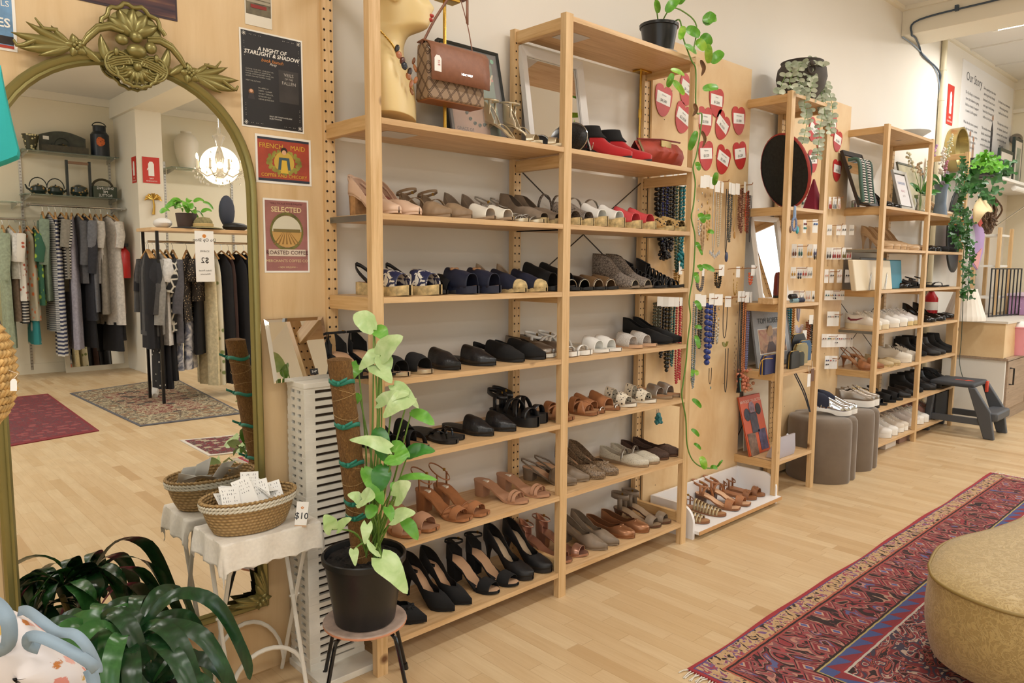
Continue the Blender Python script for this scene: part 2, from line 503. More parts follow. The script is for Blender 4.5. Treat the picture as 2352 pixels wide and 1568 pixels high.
SHOE = {}
def shoe_parts(t, k):
    """builds the parts of one shoe under t; toe points to -y, heel back at y=0, sole on z=0"""
    L, H, p, ts = k.get('L', .245), k.get('H', .01), k.get('p', .004), k.get('ts', .006)
    wk = k.get('w', 1.0)
    wf_ = cv([(0, .001), (.02, .013), (.06, .0225), (.12, .028), (.22, .0295), (.42, .026), (.56, .0315), (.68, .0375)] + TOES[k.get('toe', 'round')])
    wf = lambda s: wf_(s) * wk
    zc = cv([(0, H), (.2, H * .93), (.33, H * .72), (.5, H * .27), (.66, 0.0), (.8, 0.0), (1, k.get('spring', .006))])
    zt = lambda s: p + ts + zc(s)
    yy = lambda s: -L * s
    m_up, m_in, m_so, m_he = k['up'], k.get('inn', k['up']), k.get('sole', k['up']), k.get('heelm', k.get('sole', k['up']))
    wedge = k.get('heel') == 'wedge'
    S_ = ss(22)
    # sole: follows the foot, or reaches the ground all along for wedges and flats
    b = B(); e = k.get('edge', .0015)
    rows = []
    for s in S_:
        w = wf(s) + e; top = zt(s)
        bot = max(0., zc(s) * .55 if s > .8 else 0) if (wedge or H < .016) else max(0, top - ts - p * (1 if s > .5 else .4))
        rows.append([(-w * .97, yy(s), bot), (-w, yy(s), (bot + top) / 2), (-w * .98, yy(s), top), (w * .98, yy(s), top), (w, yy(s), (bot + top) / 2), (w * .97, yy(s), bot)])
    b.grid(rows, cv=True); sole = b.o('sole', m_so, t, world=False, smooth=50)
    if k.get('jute'):
        pass
    # insole
    b = B(); b.grid([[(w * f, yy(.012 + s * .976), zt(s) + .001 - .0012 * abs(f)) for f in (-.93, -.5, 0, .5, .93)] for s in S_ for w in (wf(.012 + s * .976),)])
    ins = b.o('insole', m_in, t, world=False, smooth=60)
    if k.get('logo'):
        B().box((-.007, yy(.26), zt(.2) - H * .1), (.007, yy(.17), zt(.17) + .0016)).o('maker_patch', k['logo'], ins, world=False)
    # heel
    if k.get('heel') in ('stiletto', 'block', 'cone') and H > .016:
        hl = k['heel']; s1 = {'stiletto': .17, 'block': .24, 'cone': .2}[hl]
        sc, cy = {'stiletto': (.2, .075), 'block': (.86, .11), 'cone': (.42, .085)}[hl]
        out = [(-wf(s) * .97, s) for s in ss(6, s1, 0.0)] + [(wf(s) * .97, s) for s in ss(6, 0.0, s1)[1:]]
        rows = []
        for q in (0, .12, .28, .5, .75, 1):
            g = 1 + (sc - 1) * (1 - (1 - q) ** (2.6 if hl == 'stiletto' else 1.4))
            rows.append([(x * g, -L * (cy + (s - cy) * g), (zt(s) - ts) * (1 - q)) for x, s in out])
        b = B(); g = b.grid(rows, cv=True); b.f(g[-1]); b.f(g[0]); b.o('heel', m_he, t, world=False, smooth=50)
    # pieces of upper: (name, s0, s1, throat or None, height table, wall height table, material)
    for (nm, s0, s1, st, T, hw, m, *ex) in k.get('uppers', ()):
        Tf, hf = cv(T), cv(hw or [(0, .03), (1, .03)]); d = ex[0] if ex else .16; n = 7
        lo, ro = [], []
        for s in ss(20 if s1 - s0 > .4 else 9, s0, s1):
            w = wf(s) * 1.02 + .0008; th = Tf(s)
            if st is None or s >= st: am = pi / 2
            else:
                aw = math.asin(min(.98, hf(s) / th)); q = min(1, (st - s) / d)
                am = aw + (pi / 2 - aw) * (1 - sqrt(q)) if q < 1 else aw
            rl = []
            for j in range(n + 1):
                a = am * j / n
                rl.append((w * cos(a) ** .72 if a < pi / 2 - 1e-6 else 0., yy(s), zt(s) - ts * .5 + (th + ts * .5) * sin(a) ** .85))
            lo.append([(-x, y, z) for x, y, z in rl]); ro.append(rl)
        b = B(); b.grid(lo); b.grid(ro)
        b.o(nm, m, t, world=False, smooth=70, solid=k.get('thick', .0018))
    # flat straps that run across at an angle: (name, sA, sB, height, width, material)
    for (nm, sA, sB, th, wd, m) in k.get('straps', ()):
        pts = []
        for j in range(13):
            a = pi * j / 12; s = sA + (sB - sA) * j / 12
            pts.append((-(wf(s) + .001) * cos(a) , yy(s), zt(s) - .004 + th * sin(a) ** .8))
        b = B()
        b.grid([[(x, y - wd / 2, z), (x, y + wd / 2, z + (zc(sA) > .02) * wd * .25)] for x, y, z in pts])
        b.o(nm, m, t, world=False, smooth=80, solid=.0018)
    # ankle strap or slingback loop: (name, s centre, ry, rise, tilt, width, material)
    hasc = any(u_[0] in ('heel_counter', 'upper') for u_ in k.get('uppers', ()))
    for (nm, sc, ry, rise, tilt, wd, m) in k.get('loops', ()):
        N = 22; b = B(); rows = []
        if nm in ('slingback', 'heel_band'):      # from both sides of the foot, up behind the heel
            for j in range(15):
                q = j / 14 * 2 - 1; s_ = .02 + .34 * abs(q) ** 1.6; x = wf(.3) * 1.03 * (1 if q > 0 else -1) * min(1, abs(q) * 1.5) ** .6
                y = yy(s_) + .012 * (1 - abs(q)); z = zt(max(s_, .05)) + rise * (1 - abs(q) ** 1.3)
                rows.append([(x, y, z - wd / 2), (x * .97, y, z + wd / 2)])
            b.grid(rows)
        else:
            for j in range(N):
                a = 2 * pi * j / N; x, y = (.029 * wk) * cos(a), ry * sin(a)
                z = zt(sc) + rise + y * tilt
                rows.append([(x, yy(sc) + y, z - wd / 2), (x * .97, yy(sc) + y * .98, z + wd / 2)])
            b.grid(rows, cu=True)
            if not hasc or rise > .08:
                for sd in (1, -1):
                    b.grid([[(sd * (wf(sc + .05) * (1 - q) + .029 * wk * q), yy(sc + .05) + dx, zt(sc + .05) - .003 + (rise + .0) * q) for dx in (-wd * .4 - .002, wd * .4 + .002)] for q in (0, .5, 1)])
        lo = b.o(nm, m, t, world=False, smooth=80, solid=.0018)
        if k.get('buckle', 1) and nm not in ('slingback', 'heel_band'):
            bb = B(); bb.box((.027 * wk, yy(sc) - .005, zt(sc) + rise - .005), (.033 * wk, yy(sc) + .005, zt(sc) + rise + .006)); bb.o('buckle', GOLD, lo, world=False, bevel=.001)
    # boot shaft: (height, front lean, material)
    if 'shaft' in k:
        hs, m = k['shaft']; b = B(); rows = []
        for q in (0, .2, .4, .6, .8, 1):
            z = zt(.2) + .035 + (hs - .035) * q; ry = .058 - .012 * q + .02 * max(0, .4 - q); rx = .029 + .008 * q
            rows.append([(rx * cos(2 * pi * j / 18), -.062 + .004 * q - .012 * max(0, .5 - q) + ry * sin(2 * pi * j / 18), z) for j in range(18)])
        b.grid(rows, cv=True); b.o('shaft', m, t, world=False, smooth=70, solid=.003)
    if 'laces' in k:
        m = k['laces']; b = B(); TT = cv(k['uppers'][0][4])
        for i in range(6):
            s = .42 + i * .05; w = wf(s) * .5; z = zt(s) + TT(s) * .93
            for dr in (1, -1):
                b.tube([(-w * dr, yy(s), z - .004), (0, yy(s + .02), z + .005), (w * dr, yy(s + .045), z - .006)], .0022, 5)
        for dr in (1, -1):      # bow and loose ends
            s = .41; z = zt(s) + TT(s) * .95
            b.tube([(0, yy(s), z), (dr * .02, yy(s) - .004, z + .014), (dr * .034, yy(s) - .012, z + .004), (dr * .022, yy(s) - .014, z - .002), (0, yy(s) - .002, z + .001)], .002, 5)
            b.tube([(0, yy(s), z), (dr * .016, yy(s) - .02, z + .006), (dr * .03, yy(s) - .04, z - .012)], .002, 5)
        b.o('laces', m, t, world=False, smooth=60)
        b = B(); b.grid([[(-.02, yy(s), z - .004), (0, yy(s), z), (.02, yy(s), z - .004)] for s in (.3, .36, .44, .55, .66) for z in (zt(s) + (TT(s) * .9 if s > .4 else .085 if s < .33 else .078),)])
        b.o('tongue', k['uppers'][0][6], t, world=False, smooth=70, solid=.004)
    if 'bow' in k:
        m = k['bow']; s, z = k.get('bow_at', (.72, .03)); z += zt(s); b = B()
        for dr in (1, -1):
            b.ball((dr * .012, yy(s), z), (.011, .006, .006), 8, 6)
            b.tube([(0, yy(s), z), (dr * .008, yy(s) - .014, z - .006)], .0022, 5)
        b.ball((0, yy(s), z), (.004, .004, .005), 6, 5); b.o('bow', m, t, world=False, smooth=80)
    if 'swoosh' in k:
        for sd in (1, -1):
            pl = [(.1, .03), (.2, .016), (.36, .022), (.56, .05), (.36, .034), (.2, .03), (.13, .042)]
            b = B(); vs = [b.v((sd * (wf(s) * (1.0 - .35 * (z / .06) ** 2) + .005), yy(s), zt(s) + z)) for s, z in pl]
            b.f([vs[0], vs[1], vs[5], vs[6]]); b.f([vs[1], vs[2], vs[4], vs[5]]); b.f([vs[2], vs[3], vs[4]])
            b.o('swoosh', k['swoosh'], t, world=False, smooth=0, solid=.002)
    if 'thong' in k:
        m = k['thong']; b = B(); z0 = zt(.75)
        b.tube([(0, yy(.8), z0), (0, yy(.78), z0 + .018)], .004, 6)
        b.o('toe_post', m, t, world=False)
        for dr in (1, -1):
            b = B(); b.grid([[(dr * x, y - .005, z), (dr * x, y + .006, z + .003)] for x, y, z in ((.001, yy(.78), z0 + .018), (.016, yy(.7), z0 + .026), (.03, yy(.58), z0 + .02), (.036, yy(.5), z0 - .002))]); b.o('strap', m, t, world=False, smooth=80, solid=.002)

HG = [(0, .062), (.12, .06), (.3, .05), (.5, .046), (.66, .047), (.8, .033), (.93, .02), (1, .012)]       # dome heights of a court shoe
WH = [(0, .056), (.1, .053), (.25, .036), (.4, .024), (.6, .026), (1, .03)]                                # its side walls
FLATD = [(0, .05), (.2, .045), (.5, .042), (.7, .04), (.85, .03), (.95, .02), (1, .012)]
FLATW = [(0, .045), (.1, .042), (.3, .025), (.5, .02), (1, .025)]
SNKD = [(0, .075), (.25, .075), (.45, .072), (.6, .06), (.75, .044), (.9, .034), (1, .02)]
SNKW = [(0, .068), (.1, .064), (.25, .055), (.4, .062), (1, .06)]
BOOTD = [(0, .09), (.3, .09), (.45, .075), (.6, .055), (.8, .04), (.93, .026), (1, .014)]
BOOTW = [(0, .085), (.3, .085), (1, .08)]
def pump(up, H=.085, toe='point', heel='stiletto', st=.66, **k):
    return dict(up=up, H=H, toe=toe, heel=heel, uppers=[('upper', 0, 1, st, HG, WH, up)], **k)
def flat(up, toe='round', st=.68, H=.008, **k):
    return dict(up=up, H=H, toe=toe, uppers=[('upper', 0, 1, st, FLATD, FLATW, up)], **k)
def slide(up, s0=.55, s1=.84, T=.05, **k):
    return dict(up=up, uppers=[('vamp_band', s0, s1, None, [(s0, T), ((s0 + s1) / 2, T * .95), (s1, T * .72)], None, up)], **k)
def mule(up, toe='point', s0=.48, **k):
    return dict(up=up, toe=toe, uppers=[('vamp', s0, 1, None, [(s0, .055), (.66, .05), (.8, .035), (.93, .02), (1, .012)], None, up)], **k)
def sneaker(up, **k):
    k.setdefault('p', .018); k.setdefault('sole', WHITE)
    return dict(up=up, H=.012, ts=.012, edge=.004, toe='round', w=1.1, uppers=[('upper', 0, 1, .42, SNKD, SNKW, up, .1)], laces=k.pop('lacem', WHITE), **k)
def boot(up, hs=.1, H=.03, **k):
    k.setdefault('toe', 'almond'); k.setdefault('heel', 'block')
    return dict(up=up, H=H, w=1.05, uppers=[('upper', 0, 1, .4, BOOTD, BOOTW, up, .1)], shaft=(hs, up), **k)
def anklestrap(up, H=.08, heel='block', band=(.7, .88), counter=True, **k):
    u = [('toe_strap', band[0], band[1], None, [(band[0], .036), (band[1], .026)], None, up)]
    if counter: u.append(('heel_counter', 0, .2, .9, [(0, .075), (.2, .07)], [(0, .065), (.2, .03)], up))
    k.setdefault('toe', 'round')
    return dict(up=up, H=H, heel=heel, uppers=u, loops=[('ankle_strap', .13, .04, .068, -.1, .008, up)], **k)

PAIRN = 0
def pair(k, desc, u, z, y=.03, ang=0, cat='shoe', single=False, grp=None, yy2=None, lift=0, roll=0):
    """two shoes whose toe tips stand at picture columns u on a shelf of height z; ang turns the toes to the right (degrees)"""
    t0 = None
    u = list(u); xs_ = [fx(q, y, z) if q > 20 else q for q in u]
    if len(u) == 2 and yy2 is None and xs_[1] - xs_[0] < .079:
        c_ = (xs_[0] + xs_[1]) / 2; xs_ = [c_ - .0395, c_ + .0395]
    for i, uu in enumerate(u):
        yt = y if (i == 0 or yy2 is None) else yy2
        tx = xs_[i]
        a = radians(ang if not isinstance(ang, (list, tuple)) else ang[i]); L = k.get('L', .245)
        loc = (tx - L * sin(a), yt + L * cos(a), z + .0006 + lift)
        lab = desc if single else ('left-hand ', 'right-hand ')[i] + desc
        if t0 is None:
            t0 = t = thing(k.get('kind', 'shoe'), lab, cat, (0, 0, 0)); shoe_parts(t, k)
        else:
            t = copy_tree(t0); t['label'] = lab
        t.location = loc; t.rotation_euler = (0, roll, a)
        t['group'] = grp or 'pair: ' + desc[:48]
    return t0
# ---------------------------------------------------------------- materials for shoes
BLK = mat('161618', .5, bump=.05, bscale=200)
BLKS = mat('121213', .85, bump=.1, bscale=300)
BLKP = mat('0d0d10', .12)
NUDE = mat('dfbea4', .38); NUDEI = mat('cfa886', .6); CORALI = mat('a8665a', .6)
TAUPE = mat('9d8468', .5, var=.08); TAUPE2 = mat('877765', .45, var=.1); TAUPES = mat('8c7b69', .8, var=.1)
IVORY = mat('e9e4d6', .5, bump=.15, bscale=150)
SILV = mat('b9b6b0', .32, .8); GOLDL = mat('cdbfa4', .3, .7); ROSE = mat('b98f7c', .28, .75); PEWT = mat('8d8378', .3, .8)
TAN = mat('a8714a', .45, var=.12); TANI = mat('b98a62', .55, var=.06); TANS = mat('8a5a38', .5)
NUDB = mat('b98c6e', .45); BRONZ = mat('9a6c4c', .3, .55); BROWN = mat('5c3d2a', .5, var=.15)
NAVY = mat('1a2036', .6, bump=.1, bscale=300); JUTE = mat('cdb583', .9, bump=.8, bscale=130, var=.2)
REDS = mat('b3161c', .85, bump=.1, bscale=300, Sheen_Weight=.3)
CORK = mat('b48a5c', .8, var=.2, bscale=120)
CLEAR = mat('f2efe8', .05, 0, Transmission_Weight=.92, IOR=1.3)
def pattern(name, base, spot, scale, lo, hi, rough=.5, kind='voronoi', stretch=(1, 1, 1)):
    t = Nt(name); c = t.coord(stretch)
    if kind == 'voronoi':
        x = t.n('TexVoronoi'); t.l(c, x.inputs['Vector']); x.inputs['Scale'].default_value = scale; f = x.outputs['Distance']
    elif kind == 'edge':
        x = t.n('TexVoronoi', feature='DISTANCE_TO_EDGE'); t.l(c, x.inputs['Vector']); x.inputs['Scale'].default_value = scale; f = x.outputs['Distance']
    else: f = t.noise(c, scale, 3, .5, 1.5)
    t.col(t.ramp(f, [(lo, spot), (hi, base)])); t.bump(f, .2); return t.done(rough)
LEOP = pattern('leopard_print', 'c9a76c', '2c1d10', 70, .28, .36)
SPOT = pattern('dalmatian_print', 'e6dcc6', '17130f', 85, .3, .36)
SNAKE = pattern('snake_print', '8d8278', '4c443d', 90, .04, .09, kind='edge')
LEAFP = pattern('navy_leaf_print', 'eee8da', '262d52', 26, .48, .53, kind='noise')
WEAVE = pattern('woven_black', '202022', '050506', 140, .1, .25, .35)
WOVS = pattern('woven_silver', 'c9c2b0', '8d8574', 160, .1, .3, .3)
PERF = pattern('perforated_brown', '4a3428', '1c120c', 160, .22, .3, .7)
GLIT = pattern('glitter', 'd6d2cc', '9a948c', 400, .2, .5, .35)
GLITG = pattern('gold_glitter', 'c9b48c', '8f7a52', 400, .2, .5, .4)
LEO2 = pattern('taupe_snake', '8f7a62', '5d4c3a', 110, .05, .1, .35, kind='edge')

s2, s3, s4, s5, s6, s7 = SZ[1:]
# ---- second shelf of the wide unit (nude and beige)
pair(pump(NUDE, .07, 'round', 'block', inn=CORALI, heelm=CORK, loops=[('slingback', .04, .03, .06, .5, .012, NUDE)], buckle=0), 'nude leather round-toe pump with stacked wooden heel, upper left shelf', (918, 962), s2, .03, 6)
pair(dict(up=TAUPE, H=.012, toe='point', inn=TAUPE2, uppers=[('vamp', .58, 1, None, HG, None, TAUPE), ('heel_counter', 0, .22, .9, [(0, .08), (.22, .08)], [(0, .075), (.22, .03)], TAUPE)], loops=[('ankle_strap', .12, .042, .075, -.2, .009, TAUPE)], straps=[('cross_strap', .2, .42, .06, .01, TAUPE)]), 'taupe pointed flat with ankle straps, beside the nude pumps', (1036, 1084), s2, .025, 8)
pair(dict(up=IVORY, H=.03, heel='block', toe='round', inn=NUDEI, sole=TAUPE, uppers=[('vamp', .6, .92, None, [(.6, .05), (.92, .03)], None, IVORY), ('heel_counter', 0, .25, .9, [(0, .075), (.25, .07)], [(0, .07), (.25, .02)], TAUPES)]), 'white pleated peep-toe shoe with taupe heel back, upper shelf', (1137, 1177), s2, .025, 8)
pair(dict(up=SILV, H=.006, toe='round', inn=TAUPE2, sole=GOLDL, straps=[('strap', .55, .68, .03, .005, SILV), ('strap', .62, .8, .03, .005, SILV), ('strap', .8, .66, .025, .005, SILV), ('strap', .84, .86, .02, .005, SILV)], loops=[('ankle_strap', .1, .04, .07, .5, .006, SILV)]), 'silver strappy flat sandal beside the white peep-toes', (1216, 1247), s2, .03, 8)
pair(dict(up=TAUPES, H=.05, p=.012, heel='wedge', sole=JUTE, inn=TAUPE, toe='round', uppers=[('upper', 0, .95, .6, HG, [(0, .06), (.2, .055), (.4, .03), (1, .03)], TAUPES)]), 'taupe suede espadrille wedge beside the middle upright', (1262, 1284), s2, .04, 4)
pair(dict(up=SNAKE, H=.045, p=.02, heel='wedge', sole=JUTE, inn=NUDEI, uppers=[('vamp_band', .5, .9, None, [(.5, .06), (.9, .03)], None, SNAKE)], straps=[('strap', .2, .3, .07, .012, SNAKE)]), 'snake-print jute wedge just right of the middle upright', (1336, 1361), s2, .03, 4)
pair(dict(up=WHITE, H=.04, p=.032, heel='wedge', sole=JUTE, inn=IVORY, uppers=[('vamp_band', .52, .9, None, [(.52, .055), (.9, .03)], None, WHITE)], straps=[('strap', .2, .4, .06, .014, SILV)]), 'white cloth espadrille on thick jute platform', (1395, 1434), s2, .025, 4)
pair(dict(up=mat('d8545a', .2), H=.03, p=.026, heel='wedge', sole=JUTE, inn=mat('e3a79c', .5), uppers=[('vamp_band', .45, .88, None, [(.45, .06), (.88, .035)], None, mat('d8545a', .2))]), 'coral red glossy espadrille on jute platform', (1474, 1506), s2, .025, 4)
pair(dict(up=LEOP, H=.01, p=.012, sole=JUTE, inn=BROWN, uppers=[('vamp_band', .5, .9, None, [(.5, .055), (.9, .03)], None, LEOP)]), 'leopard-print jute slide at the right end of the shelf', (1548, 1577), s2, .02, 6)
# ---- third shelf (navy and black)
pair(slide(LEAFP, .52, .88, .055, toe='round', H=.012, p=.018, ts=.012, edge=.004, sole=JUTE, inn=TANI, loops=[('slingback', .12, .045, .06, .55, .014, BLK)], buckle=0), 'navy and white leaf-print espadrille with black slingback', (942, 1011), s3, .02, 10)
pair(slide(BLKS, .45, .8, .055, sole=BLK, inn=BLK, loops=[('slingback', .1, .04, .05, .3, .01, CLEAR)]), 'black cloth sandal behind the leaf-print espadrilles', (1032, 1060), s3, .06, 4)
pair(slide(NAVY, .42, .9, .062, toe='round', H=.012, p=.014, ts=.01, edge=.003, sole=NAVY, inn=TANI, bow=TANI, bow_at=(.55, .06)), 'navy peep-toe platform slide with tan bow', (1097, 1148), s3, .015, 8)
pair(dict(up=NAVY, H=.012, p=.008, sole=JUTE, inn=TAUPE, edge=.003, toe='round', uppers=[('vamp', .36, .86, None, [(.36, .065), (.6, .055), (.86, .034)], None, NAVY), ('toe_cap', .86, 1, None, [(.86, .034), (.93, .026), (1, .012)], None, JUTE), ('heel_counter', 0, .2, .9, [(0, .085), (.2, .08)], [(0, .08), (.2, .03)], TAUPE)]), 'navy espadrille with cream jute toe cap', (1208, 1255), s3, .02, 8)
pair(slide(BLKS, .3, .86, .075, sole=BLK, inn=TANI, heel='wedge', H=.03, p=.01), 'black wide-band wedge mule beside the middle upright', (1286, 1322), s3, .05, 6)
pair(slide(BLKP, .55, .82, .05, sole=BLK, inn=BROWN, straps=[('metal_trim', .82, .82, .038, .004, GOLDL)]), 'black slide with pale metal trim, navy shelf right bay', (1338, 1358), s3, .02, 6)
pair(slide(mat('6b5238', .35), .5, .85, .05, sole=BLK, inn=TANS, straps=[('metal_trim', .85, .85, .036, .004, GOLDL)]), 'olive brown slide with pale metal trim', (1395, 1416), s3, .025, 6)
pair(dict(up=SNAKE, H=.06, heel='block', toe='round', sole=TAUPE2, inn=TAUPE, uppers=[('upper', 0, .9, .34, BOOTD, BOOTW, SNAKE, .1)], straps=[('piping', .9, .9, .03, .004, GOLDL)]), 'grey scroll-pattern peep-toe bootie on the third shelf', (1470, 1499), s3, .03, 8)
pair(dict(up=BLK, H=.008, sole=BLK, toe='round', straps=[('strap', .25 + i * .075, .3 + i * .075, .085 - i * .008, .009, BLK) for i in range(8)] + [('strap', .34 + i * .09, .26 + i * .09, .08 - i * .009, .008, BLK) for i in range(6)], uppers=[('heel_counter', 0, .26, .95, [(0, .125), (.26, .11)], [(0, .12), (.26, .09)], BLK)]), 'black strappy gladiator sandal at the right end, third shelf', (1533, 1571), s3, .02, 12)
# ---- fourth shelf (black)
pair(anklestrap(BLKS, .06, 'block', inn=NUDEI), 'black satin ankle-tie heel with nude insole behind the plant', (872, 908), s4, .04, 6)
pair(slide(BLKS, .6, .86, .055, inn=NUDEI, sole=GOLDL, H=.01), 'black wide-band slide with nude insole, right of plant', (938, 992), s4, .02, 8)
pair(mule(WEAVE, 'point', .42, H=.012, sole=BLK, inn=BLK), 'black textured pointed mule on the fourth shelf', (1058, 1139), s4, .02, (4, 12))
pair(mule(BLKS, 'almond', .3, H=.012, sole=BLK, inn=BLK, loops=[('heel_band', .1, .045, .03, .2, .02, BLKS)], buckle=0), 'black suede scalloped mule on the fourth shelf', (1204, 1253), s4, .03, 8)
pair(dict(up=PEWT, H=.008, p=.01, sole=IVORY, inn=TAUPE2, uppers=[('upper', 0, 1, .6, FLATD, [(0, .06), (.2, .055), (.5, .03), (1, .03)], PEWT)]), 'crinkled pewter slip-on with white sole beside the middle upright', (1276, 1300), s4, .05, 8)
pair(dict(up=WHITE, H=.008, p=.01, sole=WHITE, inn=TAUPE, toe='square', straps=[('strap', .3, .55, .06, .016, WHITE), ('strap', .55, .38, .055, .016, WHITE), ('strap', .84, .84, .026, .014, WHITE)], loops=[('ankle_strap', .12, .04, .05, .25, .012, WHITE)]), 'white leather cross-strap sandal, right bay fourth shelf', (1328, 1354), s4, .015, 10)
pair(slide(WHITE, .52, .8, .052, sole=WHITE, inn=IVORY), 'plain white wide-band slide on the fourth shelf', (1400, 1427), s4, .015, 10)
pair(slide(GLIT, .5, .8, .055, sole=NUDEI, inn=NUDEI), 'silver glitter slide with pink sole', (1477, 1508), s4, .02, 8)
pair(pump(BLKS, .05, 'almond', 'block', st=.5), 'black suede block-heel shoe at the right end, fourth shelf', (1546, 1566), s4, .04, 18)
# ---- fifth shelf
pair(slide(BLKS, .42, .62, .075, sole=BLK, inn=TANI, straps=[('cross_strap', .55, .8, .05, .022, BLKS), ('cross_strap', .8, .55, .05, .022, BLKS)]), 'black cross-strap slide with tan insole behind the plant', (930, 981), s5, .02, 6)
pair(dict(up=BLKP, H=.008, sole=BLK, inn=BLK, toe='round', thong=BLKP), 'black patent thong sandal on the fifth shelf', (1049, 1078), s5, .02, (4, 14), yy2=.05)
pair(mule(WEAVE, 'point', .5, H=.008, sole=BLK, inn=BLK), 'black woven pointed mule on the fifth shelf', (1134, 1185), s5, .02, 10)
pair(dict(up=WEAVE, H=.012, p=.022, ts=.012, edge=.004, sole=BLK, inn=BLK, toe='round', straps=[('strap', .4, .62, .065, .02, WEAVE), ('strap', .66, .44, .062, .02, WEAVE), ('strap', .82, .82, .04, .024, WEAVE)], loops=[('ankle_strap', .14, .048, .06, .25, .018, WEAVE)]), 'black braided chunky platform sandal', (1236, 1269), s5, .02, (6, 14), yy2=.05)
pair(dict(up=TAN, H=.008, sole=TANS, inn=TANI, toe='square', uppers=[('vamp_band', .5, .62, None, [(.5, .055), (.62, .052)], None, TAN), ('vamp_band', .7, .84, None, [(.7, .042), (.84, .03)], None, TAN)], straps=[('bridge', .52, .82, .047, .02, TAN), ('bridge', .82, .52, .047, .02, TAN)]), 'tan leather cut-out slide by the middle upright', (1315, 1372), s5, .015, 12)
pair(dict(up=TAN, H=.008, sole=TANS, inn=TANI, toe='almond', uppers=[('vamp', .42, .78, None, [(.42, .06), (.78, .036)], None, TAN)], straps=[('toe_ring', .94, .94, .016, .008, CHROME)]), 'tan slip-on with chrome toe tip', (1389, 1424), s5, .02, 10)
pair(dict(up=SPOT, H=.01, p=.006, sole=IVORY, inn=TAUPE2, uppers=[('vamp_band', .4, .56, None, [(.4, .06), (.56, .055)], None, SPOT), ('vamp_band', .66, .84, None, [(.66, .048), (.84, .03)], None, SPOT)]), 'black spotted cream two-band sandal', (1462, 1507), s5, .02, 12)
pair(slide(SILV, .5, .74, .05, sole=TAUPE, inn=TANI), 'silver one-band slide at the right end, fifth shelf', (1545, 1568), s5, .03, 10)
# ---- sixth shelf
pair(slide(NUDB, .68, .86, .045, toe='square', H=.05, heel='block', inn=NUDB, sole=TAN), 'tan single-band heeled slide beside the plant leaves', (958, 1002), s6, .015, 12)
pair(dict(up=TAN, H=.075, heel='block', toe='square', inn=TAN, sole=TAN, logo=IVORY, uppers=[('toe_strap', .74, .86, None, [(.74, .036), (.86, .026)], None, TAN)], straps=[('cross_strap', .6, .78, .04, .007, TAN)], loops=[('ankle_strap', .1, .045, .05, .55, .005, TAN)]), 'tan strappy block-heel sandal with white maker label', (1079, 1119), s6, .015, 14)
pair(dict(up=NUDB, H=.055, heel='block', toe='round', inn=NUDB, sole=NUDB, logo=IVORY, uppers=[('toe_strap', .72, .77, None, [(.72, .034), (.77, .031)], None, NUDB), ('toe_strap', .79, .84, None, [(.79, .03), (.84, .027)], None, NUDB)]), 'nude block-heel slide with twin narrow straps', (1213, 1263), s6, .015, 16)
pair(dict(up=TAUPE2, H=.045, heel='block', toe='point', inn=NUDEI, uppers=[('vamp', .58, 1, None, HG, None, TAUPE2)], straps=[('buckle_strap', .56, .58, .045, .012, TAUPE2)], loops=[('slingback', .1, .05, .03, .1, .008, TAUPE2)]), 'taupe pointed slingback passing behind the middle upright', (1328, 1350), s6, .05, 22)
pair(pump(LEO2, .06, 'almond', 'block', inn=NUDEI, bow=LEO2, bow_at=(.76, .036)), 'bronze snake-print ruched pump with small bow', (1390, 1420), s6, .03, 14)
pair(flat(WOVS, 'almond', .62, H=.012, sole=TAUPE, inn=NUDEI, straps=[('t_strap', .5, .52, .06, .01, SILV)]), 'silver woven flat with ankle strap', (1490, 1514), s6, .02, 14)
pair(flat(PERF, 'round', .68, sole=BROWN, inn=BROWN), 'dark brown perforated ballet flat', (1536, 1562), s6, .035, 14)
# ---- bottom shelf
pair(dict(up=BLKS, H=.03, heel='block', toe='point', uppers=[('upper', 0, 1, .66, HG, WH, BLKS)], bow=BLKS, bow_at=(.74, .04)), 'single black bowed pointed shoe beside the black flowerpot', (980,), s7, .02, 24, single=True)
pair(pump(BLKS, .1, 'point', 'stiletto', inn=NUDEI, logo=BLK, L=.25), 'black pointed stiletto pump on the bottom shelf', (1046, 1081), s7, .018, 10)
pair(anklestrap(BLKS, .085, 'block', (.7, .9), inn=NUDEI, L=.25), 'black suede open-toe ankle-strap heel on the bottom shelf', (1146, 1190), s7, .02, 12)
pair(pump(BLK, .105, 'round', 'stiletto', inn=mat('c8b295', .6), p=.012, st=.7, L=.25), 'black glossy round-toe platform pump', (1224, 1267), s7, .02, 8)
pair(dict(up=ROSE, H=.07, heel='block', toe='round', inn=ROSE, sole=ROSE, uppers=[('toe_strap', .74, .88, None, [(.74, .034), (.88, .026)], None, ROSE), ('heel_counter', 0, .18, .9, [(0, .075), (.18, .07)], [(0, .07), (.18, .03)], ROSE)], loops=[('ankle_strap', .1, .042, .055, .2, .006, ROSE)]), 'rose-gold open-toe sandal behind the middle upright', (1314, 1351), s7, .035, 20)
pair(pump(TAUPE2, .055, 'point', 'block', inn=TAUPE, st=.64), 'taupe leather pointed low-heel pump', (1397, 1420), s7, .018, 12)
pair(flat(BRONZ, 'round', .68, H=.012, inn=TAUPE2, bow=BRONZ, bow_at=(.73, .034)), 'bronze metallic ballet flat with bow', (1458, 1491), s7, .03, 14)
pair(dict(up=BRONZ, H=.05, heel='cone', toe='round', inn=TAUPE, sole=BROWN, uppers=[('toe_knot', .72, .88, None, [(.72, .038), (.8, .036), (.88, .026)], None, TAUPE2)], loops=[('ankle_cuff', .13, .045, .06, .1, .026, TAUPE2)]), 'bronze knotted sandal with wide ankle cuff', (1519, 1541), s7, .03, 14)
